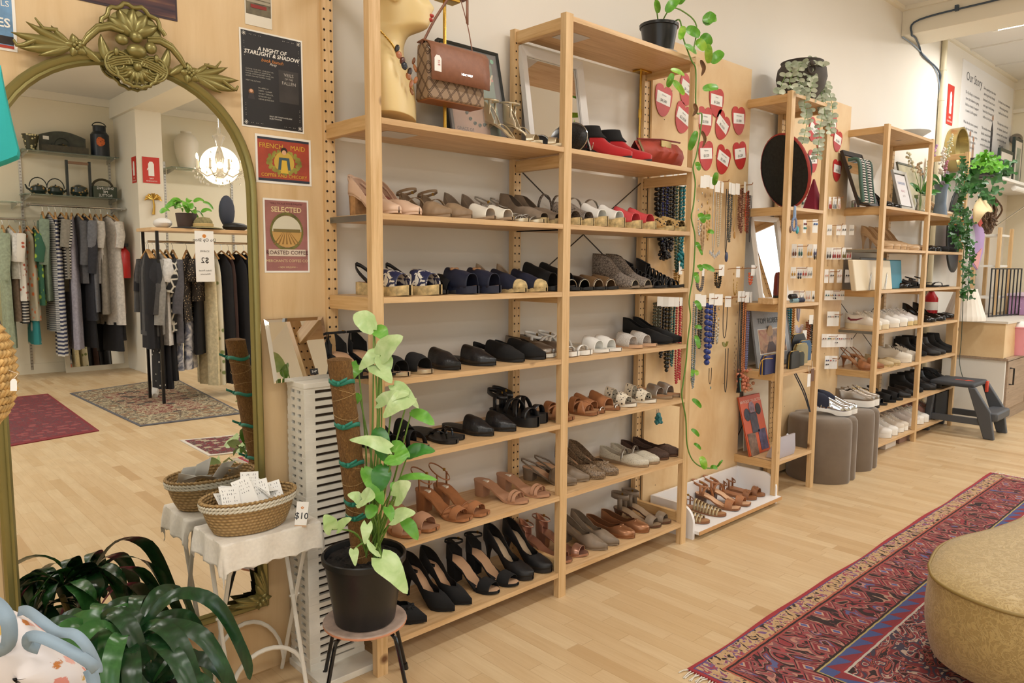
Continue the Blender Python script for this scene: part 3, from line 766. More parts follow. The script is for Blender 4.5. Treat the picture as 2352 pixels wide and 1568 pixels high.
# ---- display shelf
pair(dict(up=GOLDL, H=.085, heel='stiletto', toe='round', inn=mat('cbb389', .5), sole=GOLDL, uppers=[('toe_strap', .78, .9, None, [(.78, .03), (.9, .024)], None, GOLDL), ('heel_counter', 0, .26, .9, [(0, .09), (.26, .07)], [(0, .085), (.12, .07), (.26, .01)], GOLDL)], straps=[('side_strap', .3, .5, .02, .006, GOLDL)], loops=[('ankle_strap', .12, .04, .082, .1, .007, GOLDL)]), 'pale gold ankle-strap stiletto beside the white picture frame', (1247, 1293), SZ[0], .02, (26, 30), yy2=.015)
# ================================================================ gilt mirror on the plywood board
OLIVE = mat('8c8350', .32, .55, bump=.08, bscale=40)
MIR = mat('eeeeec', .0, 1)
mt = thing('arched_mirror', 'tall arched mirror with olive-gold frame and ornate leafy crest', 'mirror', (-.608, .27, .23))
MC, MR = (-.608, 1.53), .35
def arch(r, z0, ez=2.15, n=28, k=1.01):
    pts = [(MC[0] + r, z0)]
    for i in range(n + 1):
        a = pi * i / n
        pts.append((MC[0] + r * (abs(cos(a)) ** (2 / ez)) * (1 if cos(a) > 0 else -1), MC[1] + r * k * sin(a) ** (2 / ez)))
    pts.append((MC[0] - r, z0)); return pts
def arch_frame(sections, name, m):
    b = B(); rows = [[(x, y, z) for x, z in arch(r, z0)] for r, z0, y in sections]
    b.grid(rows); return b.o(name, m, mt, smooth=40)
arch_frame([(MR, .23, .288), (MR, .23, .262), (MR - .006, .236, .256), (MR - .016, .246, .258), (MR - .020, .25, .262), (MR - .026, .256, .258), (MR - .034, .264, .270)], 'frame', OLIVE)
b = B()
for (za, ya), (zb, yb) in zip(((.23, .288), (.23, .262), (.236, .256), (.246, .258), (.25, .262), (.256, .258), (.264, .270)), ((.23, .262), (.236, .256), (.246, .258), (.25, .262), (.256, .258), (.264, .270))):
    i0, i1 = za - .23, zb - .23
    b.quad((MC[0] - MR + i0, ya, za), (MC[0] + MR - i0, ya, za), (MC[0] + MR - i1, yb, zb), (MC[0] - MR + i1, yb, zb))
b.o('frame_foot', OLIVE, mt, smooth=0)
B().prism([(x, MIRY, z) for x, z in arch(MR - .026, .256)], (0, .016, 0)).o('mirror_glass', MIR, mt, smooth=0)
b = B(); b.prism([(x, .286, z) for x, z in arch(MR - .004, .232)], (0, .003, 0)); b.o('backing', DARKW, mt, smooth=0)

def petal(b, c, d, L, w, th=.008, curl=.3, n=6):
    """a plump carved leaf in the plane of the crest: c=(x,z) root, d=direction angle"""
    rows = []
    for i in range(n + 1):
        s = i / n; a = d + curl * s
        x = c[0] + L * s * cos(d + curl * s * .5); z = c[1] + L * s * sin(d + curl * s * .5)
        ww = w * (sin(pi * min(1, s * .95 + .05)) ** .7) * (1 - .35 * s); nx, nz = -sin(a), cos(a)
        rows.append([(x + nx * ww * q, YC - th * (1 - q * q) * (.5 + .5 * sin(pi * s)) - .002, z + nz * ww * q) for q in (-1, -.6, 0, .6, 1)])
    b.grid(rows)
YC = .256
crest = B()
cx, cz = -.590, 1.925
# scallop shell on top
for k in range(5): petal(crest, (cx - .004, cz + .01), radians(28 + 31 * k), .072, .022, .014, 0)
rim = [(cx - .004 + .078 * cos(radians(10 + 8 * k)) * (1 + .05 * cos(radians(8 * k * 11.6))), YC - .008, cz + .01 + .074 * sin(radians(10 + 8 * k)) * (1 + .07 * cos(radians(8 * k * 11.6)))) for k in range(21)]
crest.tube(rim, .006, 7)
crest.ball((cx, YC - .012, cz + .004), (.017, .014, .016), 12, 8)
crest.ball((cx - .036, YC - .012, cz - .010), (.017, .013, .014), 12, 8)
crest.ball((cx + .036, YC - .012, cz - .018), (.016, .013, .016), 12, 8)
crest.ball((cx, YC - .012, cz - .032), (.026, .016, .018), 14, 8)
# two arching scrolls with a flower at each foot
for sd in (-1, 1):
    dz = -.012 if sd > 0 else 0
    for off, rr in ((0, .009), (.009, .005)):
        crest.tube([(cx + sd * x, YC - .008, cz + z + off + dz) for x, z in ((.03, .012), (.062, .018), (.092, .006), (.115, -.02), (.128, -.04))], [rr * .6, rr, rr, rr * .9, rr * .5], 8)
    fx_, fz_ = cx + sd * .142, cz - .045 + dz * 1.6
    for k in range(5): petal(crest, (fx_, fz_), 2 * pi * k / 5 + .5, .03, .014, .009, .2)
    for k in range(4): crest.ball((fx_ + .006 * cos(k * 1.6), YC - .011, fz_ + .006 * sin(k * 1.6)), .0055, 7, 5)
    a0 = 0 if sd > 0 else pi
    for da, L, w in ((.48, .105, .014), (.16, .13, .017), (-.12, .12, .016), (-.35, .085, .012), (.85, .06, .010)):
        petal(crest, (fx_ + sd * .01, fz_ - .002), a0 + sd * (da - .22), L, w, .009, sd * .22)
    crest.tube([(fx_ + sd * x, YC - .004, fz_ + z) for x, z in ((.09, -.004), (.118, -.022), (.13, -.024), (.136, -.012))], [.006, .006, .005, .003], 6)
    crest.tube([(fx_ + sd * x, YC - .004, fz_ + z) for x, z in ((.04, .03), (.072, .028), (.088, .05))], [.006, .005, .002], 6)
    # inner leaves and the oval cartouche loops
    petal(crest, (cx + sd * .062, cz - .075), pi / 2 - sd * .55, .075, .016, .01, sd * .5)
    petal(crest, (cx + sd * .088, cz - .075), pi / 2 - sd * 1.0, .06, .012, .008, sd * .3)
    crest.ball((cx + sd * .05, YC - .01, cz - .042), (.007, .007, .011), 8, 6)
    for q in range(4):
        r_ = .034 - q * .007
        crest.tube([(cx + sd * (.044 + (r_ * 1.0) * cos(radians(a))), YC - .008 + q * .001, cz - .072 + r_ * .95 * sin(radians(a))) for a in range(-170, 171, 20)], .0034, 6)
for q in range(4):
    crest.tube([(cx + x, YC - .009 + q * .001, cz - .047 - q * .006 - 4.2 * x * x) for x in (-.075, -.05, -.025, 0, .025, .05, .075)], .0035, 6)
# lower flower
for k in range(7): petal(crest, (cx, cz - .075), radians(200 + 23.3 * k), .045, .0125, .012, 0)
crest.ball((cx, YC - .014, cz - .073), .0115, 10, 7)
crest.tube([(cx + .053 * cos(radians(a)) * (1 + .04 * cos(radians(a * 15.4))), YC - .008, cz - .078 + .047 * sin(radians(a)) * (1 + .05 * cos(radians(a * 15.4)))) for a in range(185, 358, 8)], .005, 6)
crest.prism([(cx + .055 * cos(radians(a)), YC - .001, cz - .07 + .045 * sin(radians(a))) for a in range(0, 360, 20)], (0, .012, 0))
crest.prism([(cx + .07 * cos(radians(a)), YC, cz + .012 + .066 * sin(radians(a))) for a in range(0, 181, 15)], (0, .01, 0))
crest.o('carved_crest', OLIVE, mt, smooth=70, merge=False)
for sd in (1, -1):        # corner leaves at the foot
    YC = .254; b = B(); c0 = (MC[0] + sd * (MR - .03), .262)
    for k, (da, L, w) in enumerate(((.1, .085, .017), (.35, .1, .018), (.0, .12, .014), (.75, .06, .02))):
        petal(b, (c0[0] + sd * .012, c0[1] + .004), pi / 2 + sd * da * .5, L, w, .012, sd * .35)
        petal(b, (c0[0] + sd * .006, c0[1] - .008), (pi if sd > 0 else 0) - sd * da * .5, L, w, .012, -sd * .35)
    for k in range(6): petal(b, c0, 2 * pi * k / 6, .032, .014, .014, .2)
    b.ball((c0[0], YC - .014, c0[1]), .01, 8, 6); b.o('corner_leaves', OLIVE, mt, smooth=70, merge=False)

# ---------------------------------------------------------------- prints pinned to the board
def sheet(label, cat, x0, x1, z0, z1, rim, rimm, name='poster', y=.2895):
    """a printed sheet with a margin, flat against the board"""
    t = thing(name, label, cat, ((x0 + x1) / 2, y, z0))
    B().box((x0, y - .0012, z0), (x1, y, z1)).o('paper', rimm, t, smooth=0)
    return t
def panel(t, nm, x0, x1, z0, z1, m, lift=.0016, y=.2895):
    return B().box((x0, y - lift, z0), (x1, y - .0004, z1)).o(nm, m, t, smooth=0)
XR, ZU = (1, 0, 0), (0, 0, 1)
INK = mat('141318', .35); WT = mat('f2efe8', .6); ORN = mat('d98a3c', .5); GREYT = mat('b9b5ac', .6)
def tx(t, s, size, m, x, z, align='CENTER', nm='lettering', y=.2895 - .0018, **k):
    return text(nm, s, size, m, t, (x, y, z), XR, ZU, align, **k)
p1 = sheet('black book-launch poster lettered A Night of Starlight & Shadow', 'poster', -.288, -.084, 1.742, 2.03, 0, WT)
panel(p1, 'printed_area', -.283, -.089, 1.747, 2.025, INK)
tx(p1, 'A NIGHT OF', .0165, WT, -.186, 1.978, shear=.2, bold=.0003); tx(p1, 'STARLIGHT & SHADOW', .0165, WT, -.186, 1.964, shear=.2, bold=.0003)
tx(p1, 'book launch', .0145, ORN, -.186, 1.947, shear=.25); tx(p1, 'Party', .0105, WT, -.184, 1.938, shear=.4)
for i, s in enumerate(('CHOOSE YOUR SIDE - STARLIGHT OR', 'SHADOW. DRESS UP. LIGHT BITES,', 'RAFFLE, COMPLIMENTARY DRINK ON', 'ENTRY, FANTASY TAVERN TUNES', '', 'MEET THE AUTHOR')):
    if s: tx(p1, s, .0052, GREYT, -.272, 1.914 - i * .0068, 'LEFT')
for i, s in enumerate(('FRI, APRIL 24', '7:00PM - 12:00AM', '120 BAY TERRACE,', 'WYNNUM QLD', 'CEDAR & PINE BAR')): tx(p1, s, .0058, GREYT, -.234, 1.862 - i * .0082, 'LEFT')
tx(p1, 'ONLY 100 TICKETS AVAILABLE', .0055, WT, -.2, 1.782, 'LEFT'); tx(p1, 'SCAN TO BOOK', .0055, WT, -.2, 1.775, 'LEFT')
bk = panel(p1, 'book_cover', -.166, -.1, 1.83, 1.928, mat('34302f', .4, var=.3, bscale=30), .0018)
for i, (s, z) in enumerate((('VEILS', 1.914), ('OF THE', 1.902), ('FALLEN', 1.889))): tx(p1, s, .014 if i != 1 else .008, GREYT, -.133, z, y=.2895 - .0021)
pt = B().use(mat('8a5f3c', .7)); pt.disc((-.256, .2874, 1.848), .0085, (0, -1, 0), 12); pt.use(mat('d9a98c', .7)); pt.disc((-.256, .2872, 1.85), .005, (0, -1, 0), 10)
pt.use(mat('3d3a3e', .7)); pt.quad((-.267, .2873, 1.826), (-.245, .2873, 1.826), (-.249, .2873, 1.843), (-.263, .2873, 1.843)); pt.o('portrait', None, p1, smooth=0, merge=False)
st = B()
for x, z in ((-.274, 2.016), (-.098, 2.016), (-.274, 1.756), (-.098, 1.756)):
    for k in range(8):
        a = k * pi / 4; st.tube([(x, .2876, z), (x + .007 * cos(a), .2876, z + .007 * sin(a))], .0005, 4)
for k in range(9):
    for x, z in ((-.262 + k * .005, 2.016), (-.11 - k * .005, 2.016), (-.262 + k * .005, 1.756), (-.11 - k * .005, 1.756), (-.274, 2.0 - k * .006), (-.098, 2.0 - k * .006), (-.274, 1.772 + k * .005), (-.098, 1.772 + k * .005)):
        if k % 3: st.ball((x, .2876, z), .0008, 5, 4)
st.o('star_ornaments', WT, p1, merge=False)

p2 = sheet('red and yellow French Maid coffee and chicory label print', 'poster', -.248, -.062, 1.578, 1.725, 0, WT)
RED2 = mat('a8442f', .55, var=.1); YEL2 = mat('d9b23c', .55); NAV2 = mat('2b3140', .6)
panel(p2, 'printed_area', -.241, -.069, 1.585, 1.718, RED2); panel(p2, 'top_stripe', -.241, -.069, 1.711, 1.718, NAV2, .0019); panel(p2, 'bottom_stripe', -.241, -.069, 1.585, 1.593, NAV2, .0019)
tx(p2, 'FRENCH', .021, YEL2, -.197, 1.692); tx(p2, 'MAID', .021, YEL2, -.108, 1.692); tx(p2, 'COFFEE AND CHICORY', .0145, YEL2, -.155, 1.603)
wr = B().use(mat('8f8a3a', .6, var=.3))
for k in range(46):
    a = 2 * pi * k / 46; r_ = 1 + .12 * sin(k * 2.4); wr.disc((-.155 + .05 * cos(a) * r_, .2874 - k * .00001, 1.645 + .032 * sin(a) * r_), .006, (0, -1, 0), 7)
wr.use(mat('c9a845', .6)); wr.disc((-.155, .2872, 1.645), .034, (0, -1, 0), 20); wr.o('leaf_wreath', None, p2, smooth=0, merge=False)
fg = B().use(mat('3d5560', .6)); fg.prism([(-.176, .2869, 1.622), (-.134, .2869, 1.622), (-.138, .2869, 1.66), (-.172, .2869, 1.66)], (0, .0003, 0))
fg.use(YEL2); fg.prism([(-.168, .2866, 1.612), (-.142, .2866, 1.612), (-.147, .2866, 1.652), (-.163, .2866, 1.652)], (0, .0003, 0))
fg.use(mat('2a1d1a', .6)); fg.disc((-.155, .2868, 1.681), .011, (0, -1, 0), 14); fg.use(mat('d8a982', .6)); fg.disc((-.155, .2865, 1.676), .0075, (0, -1, 0), 12)
fg.o('printed_figure', None, p2, smooth=0, merge=False)

p3 = sheet('mauve Selected Roasted Coffee print with field scene', 'poster', -.229, -.075, 1.3, 1.532, 0, WT)
MAU = mat('a06a64', .6, var=.08); CRM = mat('e3cf9f', .6)
panel(p3, 'printed_area', -.223, -.081, 1.306, 1.526, MAU)
tx(p3, '"WILL TICKLE YOUR PALATE"', .0085, mat('5d2f35', .6), -.152, 1.517); tx(p3, 'SELECTED', .023, CRM, -.152, 1.498, bold=.0004)
b = B().use(mat('6f6a35', .6, var=.3))
for k in range(50):
    a = 2 * pi * k / 50; b.disc((-.152 + .052 * cos(a), .2875 - k * .00001, 1.43 + .056 * sin(a)), .0055, (0, -1, 0), 7)
b.o('leaf_wreath', None, p3, smooth=0, merge=False)
b = B().use(mat('d9d3bd', .6)); b.disc((-.152, .2869, 1.43), .05, (0, -1, 0), 28); 
b.use(mat('c49a58', .6)); b.prism([(-.152 + .05 * cos(radians(a)), .2866, 1.43 + .05 * sin(radians(a))) for a in range(180, 361, 15)], (0, .0003, 0))
b.use(mat('8f6a34', .6))
for k in range(7): b.quad((-.155 + (k - 3) * .004, .2863, 1.428), (-.154 + (k - 3) * .004, .2863, 1.428), (-.150 + (k - 3) * .014, .2863, 1.39), (-.156 + (k - 3) * .014, .2863, 1.39))
b.use(mat('7c6b3c', .6)); b.box((-.198, .2862, 1.428), (-.106, .2865, 1.438)); b.o('field_scene', None, p3, smooth=0, merge=False)
B().box((-.215, .2868, 1.352), (-.089, .2872, 1.374)).o('banner', mat('d8c7b4', .6), p3, smooth=0)
tx(p3, 'ROASTED COFFEE', .0175, mat('4f2a2c', .6), -.152, 1.363, y=.2866); tx(p3, 'MERCHANTS COFFEE CO.', .0125, CRM, -.152, 1.337); tx(p3, '~ NEW ORLEANS ~', .0078, CRM, -.152, 1.317)

p4 = sheet('small old postcard of a staircase pinned above the black poster', 'postcard', -.268, -.183, 2.043, 2.18, 0, mat('e8e2d4', .6))
panel(p4, 'printed_area', -.265, -.186, 2.075, 2.177, mat('6d6552', .6, var=.4, bscale=60))
b = B()
for k in range(6): b.box((-.262 + .01 * k, .2872, 2.11 + .011 * k), (-.188, .2876, 2.118 + .011 * k))
b.o('printed_stairs', mat('a59c88', .6), p4, smooth=0); panel(p4, 'printed_bench', -.25, -.2, 2.095, 2.105, mat('8c2f2a', .6), .0024)
p5 = sheet('dark purple sunset print above the mirror crest', 'poster', -.96, -.465, 2.006, 2.4, 0, mat('3a2a33', .5))
t_ = Nt('sunset_print'); v_ = t_.coord((1, 1, 9)); t_.col(t_.ramp(t_.noise(v_, 7, 5), [(.3, '2c2030'), (.55, '5a3a3a'), (.75, '8a6548')])); SUN = t_.done(.5)
panel(p5, 'printed_area', -.955, -.47, 2.012, 2.395, SUN)
p6 = sheet('blue print with white lettering cut off at the left edge', 'poster', -1.06, -.854, 1.847, 2.14, 0, WT)
panel(p6, 'printed_area', -1.054, -.861, 1.853, 2.134, mat('6f97bd', .6, var=.15)); panel(p6, 'dark_band', -1.054, -.861, 1.862, 1.882, mat('2b211e', .6), .002); panel(p6, 'red_band', -1.054, -.861, 1.853, 1.860, mat('b3402f', .6), .002)
tx(p6, 'SES', .03, WT, -.866, 1.912, 'RIGHT', bold=.0006); tx(p6, 'VALS', .02, WT, -.866, 1.958, 'RIGHT')

# ---------------------------------------------------------------- white slatted tower
WPAINT = mat('e4e0d4', .55, var=.06, bscale=30)
tw = thing('slatted_tower', 'tall white slatted wooden pedestal beside the flowerpot', 'pedestal', (-.08, .2, 0))
def tw_ext(z):
    q = z / .957; return (-.182 + .010 * q, .02 - .008 * q, .142 + .018 * q, .272)
B().box((-.19, .05, 0), (.026, .272, .022)).o('plinth', WPAINT, tw, smooth=0, bevel=.002)
N_ = 36; hz = (.94 - .03) / N_
body = B()
for k in range(N_ + 1):
    z0 = .022 + k * hz; z1 = z0 + hz * (.58 if k < N_ else .9)
    if k == 0: z1 = z0 + hz * .8
    x0, x1, y0, y1 = tw_ext(z0); jx = rnd.uniform(-.001, .001)
    body.box((x0 + jx, y0, z0), (x1 + jx, y0 + .012, z1)).box((x0 + jx, y0 + .012, z0), (x0 + .012 + jx, y1, z1)).box((x1 - .012 + jx, y0 + .012, z0), (x1 + jx, y1, z1)).box((x0, y1 - .01, z0), (x1, y1, z1))
body.o('slats', WPAINT, tw, smooth=0, merge=False)
for nm_, segs in (('front_post', ((0, 0),)), ('front_post', ((1, 0),)), ('back_post', ((0, 1),)), ('back_post', ((1, 1),)), ('middle_post', (('m', .5),))):
    bp = B()
    for k in range(N_):
        z0 = .022 + k * hz; z1 = z0 + hz; x0, x1, y0, y1 = tw_ext(z0); e = .0008
        for sx, sy in segs:
            if sx == 'm': bp.box((x0 + e, (y0 + y1) / 2 - .009, z0), (x0 + .01, (y0 + y1) / 2 + .009, z1)); continue
            xa, xb = (x0 + e, x0 + .038) if sx == 0 else (x1 - .038, x1 - e)
            bp.box((xa, (y0 + e) if sy == 0 else y1 - .01, z0), (xb, (y0 + .011) if sy == 0 else y1 - e, z1))
            xa, xb = (x0 + e, x0 + .011) if sx == 0 else (x1 - .011, x1 - e)
            bp.box((xa, y0 + .011 if sy == 0 else y1 - .026, z0), (xb, y0 + .026 if sy == 0 else y1 - .01, z1))
    bp.o(nm_, WPAINT, tw, smooth=0, merge=False)
B().box((-.155, .172, .022), (-.005, .262, .94)).o('slot_shade_core', mat('4a3a2c', .9), tw, smooth=0)  # dark brown block added as shade behind the slots; the tower itself is hollow
B().box((-.174, .157, .94), (.014, .274, .957)).o('lid', WPAINT, tw, smooth=0, bevel=.0015)

# bevelled mirror tile on top of it, leaning on the board
ti = thing('mirror_tile', 'square square frameless mirror standing on the white pedestal', 'mirror', (-.14, .24, .957))
O_ = V((-.24, .222, .9575)); X_ = V((1, 0, 0)); Y_ = V((0, .062, .21)).normalized(); Nn = X_.cross(Y_)
def tp(u, v, w=0): return O_ + X_ * u + Y_ * v + Nn * w
b = B(); s_ = .205; e = .012; b.grid([[tp(0, 0), tp(s_, 0), tp(s_, s_), tp(0, s_)], [tp(e, e, .004), tp(s_ - e, e, .004), tp(s_ - e, s_ - e, .004), tp(e, s_ - e, .004)]], cv=True)
g = [tp(e, e, .004), tp(s_ - e, e, .004), tp(s_ - e, s_ - e, .004), tp(e, s_ - e, .004)]; b.quad(*g); b.quad(tp(0, 0), tp(0, s_), tp(s_, s_), tp(s_, 0))
b.o('mirror_glass', mat('e8e8e6', .02, 1), ti, smooth=0)
b = B(); b.quad(tp(.125, .014, .0046), tp(.153, .014, .0046), tp(.153, .034, .0046), tp(.125, .034, .0046)); lb = b.o('sticker', INK, ti, smooth=0)
text('lettering', 'S+P', .0115, WT, lb, tp(.139, .024, .0048), X_, Y_)

# ---------------------------------------------------------------- folding table, cloth, basket of cards
TZ = .555; TX0, TX1, TY0, TY1 = -.487, -.197, .035, .238
tb = thing('folding_table', 'small white folding table with crossed legs and arched stretchers', 'table', (-.34, .14, 0))
METW = mat('e2ddd0', .4)
B().box((TX0 + .004, TY0 + .004, TZ - .016), (TX1 - .004, TY1 - .004, TZ - .003)).o('table_top', METW, tb, bevel=.002)
for x in (TX0 + .03, TX1 - .03):
    for dx, ya, yb in ((-.006, TY1 - .02, .062), (.006, TY0 + .02, .262)):
        b = B(); b.tube([(x + dx, ya, TZ - .016), (x + dx, yb, .002)], .0068, 8, flat=.75); b.o('leg', METW, tb)
    B().tube([(x - .016, .148, .295), (x + .016, .148, .295)], .004, 8).o('pivot_pin', METW, tb)
for yb, zb, hh in ((.092, .09, .10), (.235, .07, .15)):
    xa, xb = TX0 + .03, TX1 - .03
    b = B(); b.tube([(xa + (xb - xa) * (.5 - .5 * cos(pi * k / 14)), yb + .02 * sin(pi * k / 14), zb - .02 + hh * sin(pi * k / 14)) for k in range(15)], .0068, 8, flat=.7); b.o('arched_stretcher', METW, tb)
LINEN = mat('e7e1d6', .85, bump=.12, bscale=260, var=.03)
def cloth():
    b = B(); n = 46; rows = []
    for i in range(n + 1):
        row = []
        for j in range(n + 1):
            ov = {0: .075, 1: .075}
            u = TX0 - .078 + (TX1 - TX0 + .156) * i / n; v = TY0 - .085 + (TY1 - TY0 + .12) * j / n
            cxx = min(max(u, TX0), TX1); cyy = min(max(v, TY0), TY1); du, dv = u - cxx, v - cyy
            d = sqrt(du * du + dv * dv)
            if d < 1e-6: p = (u, v, TZ + .0015 * sin(u * 40) * sin(v * 33) * .4)
            else:
                sc = 1 - .07 * abs(sin((u + v) * 75)) if (i in (0, n) or j in (0, n)) else 1
                along = u * 60 if abs(dv) > abs(du) else v * 60
                out = .004 + .10 * d + .006 * sin(along) * min(1, d / .05)
                if abs(du) > .004 and abs(dv) > .004: out *= .9; sc *= 1.16
                p = (cxx + du / d * out, cyy + dv / d * out, TZ - max(0, d * sc - .004))
                if p[1] > .2615: p = (p[0], .2615, p[2])
            row.append(p)
        rows.append(row)
    b.grid(rows); return b
tag(cloth().o('tablecloth', LINEN, None, smooth=80, solid=.0016), 'off-white scalloped cloth draped over the folding table', 'tablecloth')
t_ = Nt('woven_seagrass'); c_ = t_.n('TexCoord'); s3_ = t_.n('SeparateXYZ'); t_.l(c_.outputs['Object'], s3_.inputs[0])
an = t_.math('ARCTAN2', s3_.outputs[1], s3_.outputs[0]); row = t_.math('MULTIPLY', s3_.outputs[2], 105.0)
wv = t_.math('SINE', t_.math('ADD', t_.math('MULTIPLY', an, 46.0), t_.math('MULTIPLY', t_.math('FLOOR', row), 3.1416)))
wz = t_.math('ABSOLUTE', t_.math('SINE', t_.math('MULTIPLY', row, 3.1416)))
h_ = t_.math('MULTIPLY', t_.math('ADD', t_.math('MULTIPLY', wv, .4), .6), wz)
nz = t_.noise(t_.coord((1, 1, 1)), 60, 3)
t_.col(t_.mix(nz, t_.ramp(h_, [(.1, '6f5330'), (.5, 'ab8a55'), (.9, 'c5a570')]), 'b59667')); t_.bump(h_, .9, .004); SEAG = t_.done(.75)
BC = (-.372, .125)
bs = thing('basket', 'oval seagrass basket of white printed cards on the table', 'basket', (BC[0], BC[1], TZ + .002))
def oval(r, z, n=40, ky=.66): return [(BC[0] + r * cos(2 * pi * k / n), BC[1] + r * ky * sin(2 * pi * k / n), z) for k in range(n)]
b = B(); z_ = TZ + .002
g = b.grid([oval(r, z_ + z) for r, z in ((.100, 0), (.106, .004), (.117, .025), (.127, .05), (.1345, .075), (.138, .096), (.133, .096), (.129, .075), (.121, .05), (.11, .025), (.098, .007))], cv=True); b.f(g[0]); b.f(g[-1])
b.o('woven_body', SEAG, bs, smooth=60)
for k, (r, z, m) in enumerate(((.1375, .080, mat('d9d3c2', .8)), (.1395, .090, mat('d9d3c2', .8)), (.1385, .098, SEAG))):
    b = B(); nn = 150
    for ph in (0, pi):
        b.tube([(BC[0] + (r + .0028 * cos(30 * 2 * pi * i / nn + ph)) * cos(2 * pi * i / nn), BC[1] + (r + .0028 * cos(30 * 2 * pi * i / nn + ph)) * .66 * sin(2 * pi * i / nn), z_ + z + .0032 * sin(30 * 2 * pi * i / nn + ph)) for i in range(nn)], .0034, 5, closed=True)
    b.o('braided_rim', m, bs, smooth=80)
cards = [(-.075, -.01, .9, .2, .35), (-.05, .03, .7, -.3, .2), (-.02, -.025, .5, .15, -.4), (.0, .02, 1.0, .5, .3), (.03, -.01, .9, -.2, -.35), (.05, .03, .8, .35, .2), (.075, .0, .95, -.1, -.3), (-.03, .045, .9, .1, .3), (.02, .05, .6, -.4, .1), (.055, -.03, .4, .3, .5), (-.065, -.035, .35, -.2, .1)]
for k, (dx, dy, tilt, yaw, roll) in enumerate(cards):
    O_ = V((BC[0] + dx, BC[1] + dy * .8, z_ + .088 + .012 * (k % 3)))
    R_ = M.Rotation(yaw, 3, 'Z') @ M.Rotation(-.75 + tilt * .5 * .3 + (.3 if k % 2 else -.2), 3, 'X').inverted() @ M.Rotation(roll, 3, 'Y')
    def cp(u, v, w=0): return O_ + R_ @ V((u, v, w))
    lab = ('white card of jewellery lettering, basket on the table, ' + ('far left', 'left rear', 'left front', 'tallest at centre', 'right of centre', 'right rear', 'far right', 'rear centre', 'back right', 'front right', 'front left')[k])
    ct = thing('jewellery_card', lab, 'card', O_, group='cards in the seagrass basket')
    w_, h2 = .026, .036 + .004 * (k % 3)
    B().prism([cp(-w_, -h2), cp(w_, -h2), cp(w_, h2), cp(-w_, h2)], R_ @ V((0, 0, .0006))).o('card', PAPER, ct, smooth=0)
    b = B()
    for r_ in range(4):
        for q in range(7):
            if rnd.random() < .75:
                u = -w_ + .006 + q * .006; v = h2 - .01 - r_ * .011 - .004 * (k % 2); l = rnd.uniform(.001, .0035); s_ = rnd.uniform(-.0015, .0015)
                b.prism([cp(u, v - l, .0009), cp(u + .0011, v - l, .0009), cp(u + .0011 + s_, v + l, .0009), cp(u + s_, v + l, .0009)], R_ @ V((0, 0, .0001)))
    b.o('printed_marks', INK, ct, smooth=0, merge=False)
tgp = thing('price_tag', 'white $10 price tag hanging from the seagrass basket', 'price tag', (-.24, .09, z_ + .04))
O_ = az(693, 1180, TZ + .035); X_ = (_R * .9 - _f * .2).normalized(); X_ = V((.86, -.5, -.12)).normalized(); Y_ = V((-.22, .30, .85)); Y_ = (Y_ - X_ * Y_.dot(X_)).normalized(); Nn = X_.cross(Y_)
def tp(u, v, w=0): return O_ + X_ * u + Y_ * v + Nn * w
B().prism([tp(-.017, -.036), tp(.017, -.036), tp(.017, .036), tp(-.017, .036)], Nn * .0008).o('tag_card', PAPER, tgp, smooth=0)
text('lettering', '$10', .026, INK, tgp, tp(0, -.006, .001), X_, Y_, bold=.0003); text('shop_mark', '✿', .012, ORN, tgp, tp(0, .018, .001), X_, Y_)
B().prism([tp(-.017, -.038, .0006), tp(.017, -.038, .0006), tp(.017, -.032, .0006), tp(-.017, -.032, .0006)], Nn * .0006).o('tag_base', mat('c9a98a', .7), tgp, smooth=0)
# ================================================================ plants in front of the mirror
def bez(pts, n=8):
    """smooth polyline through points"""
    pts = [V(p) for p in pts]; out = []
    for i in range(len(pts) - 1):
        p0, p1, p2, p3 = pts[max(i - 1, 0)], pts[i], pts[i + 1], pts[min(i + 2, len(pts) - 1)]
        for k in range(n):
            t = k / n
            out.append(.5 * ((2 * p1) + (p2 - p0) * t + (2 * p0 - 5 * p1 + 4 * p2 - p3) * t * t + (3 * p1 - p0 - 3 * p2 + p3) * t ** 3))
    out.append(pts[-1]); return out
BLADE = lambda s: (sin(pi * (s ** .8 * .97 + .03)) ** .75)
HEART = lambda s: (1.25 * sqrt(max(0, s)) * (1 - s) ** .55 * 1.35 if s > 0 else .25)
ARROW = lambda s: (.55 + .45 * min(1, s * 4)) * (1 - s) ** .75 if s > .02 else .42
def leaf(b, mid, w, prof=BLADE, nrm=(0, 0, 1), fold=.25, wav=0.0, back=0.0, nseg=4):
    """leaf surface around a midrib polyline; back > 0 gives the two lobes behind the stalk"""
    mid = bez(mid, 5); N = len(mid) - 1; nrm = V(nrm); rows = []
    for i, p in enumerate(mid):
        s = i / N; d = (mid[min(i + 1, N)] - mid[max(i - 1, 0)]).normalized()
        sd = d.cross(nrm)
        sd = sd.normalized() if sd.length > 1e-4 else V((1, 0, 0))
        up = sd.cross(d); ww = w * prof(s); row = []
        for q in (-1, -.5, 0, .5, 1):
            bk = back * max(0, 1 - s * 5) * abs(q)
            row.append(p + sd * ww * q + up * (abs(q) * fold * ww + wav * ww * sin(s * 19 + q * 2)) - d * bk * w)
        rows.append(row)
    b.grid(rows); return b
def leafmat(name, a, c, vein, edge=None, rough=.35):
    t = Nt(name); n = t.noise(t.coord(), 18, 3, .6, 1.0); n2 = t.noise(t.coord((1, 1, 1)), 90, 2)
    cx = t.ramp(n, [(.35, a), (.6, c), (.72, vein)]); cx = t.mix(t.math('MULTIPLY', n2, .25), cx, a)
    t.col(cx); t.bump(n2, .08); t.b.inputs['Subsurface Weight'].default_value = .08
    t.b.inputs['Subsurface Radius'].default_value = (.01, .02, .004)
    return t.done(rough)
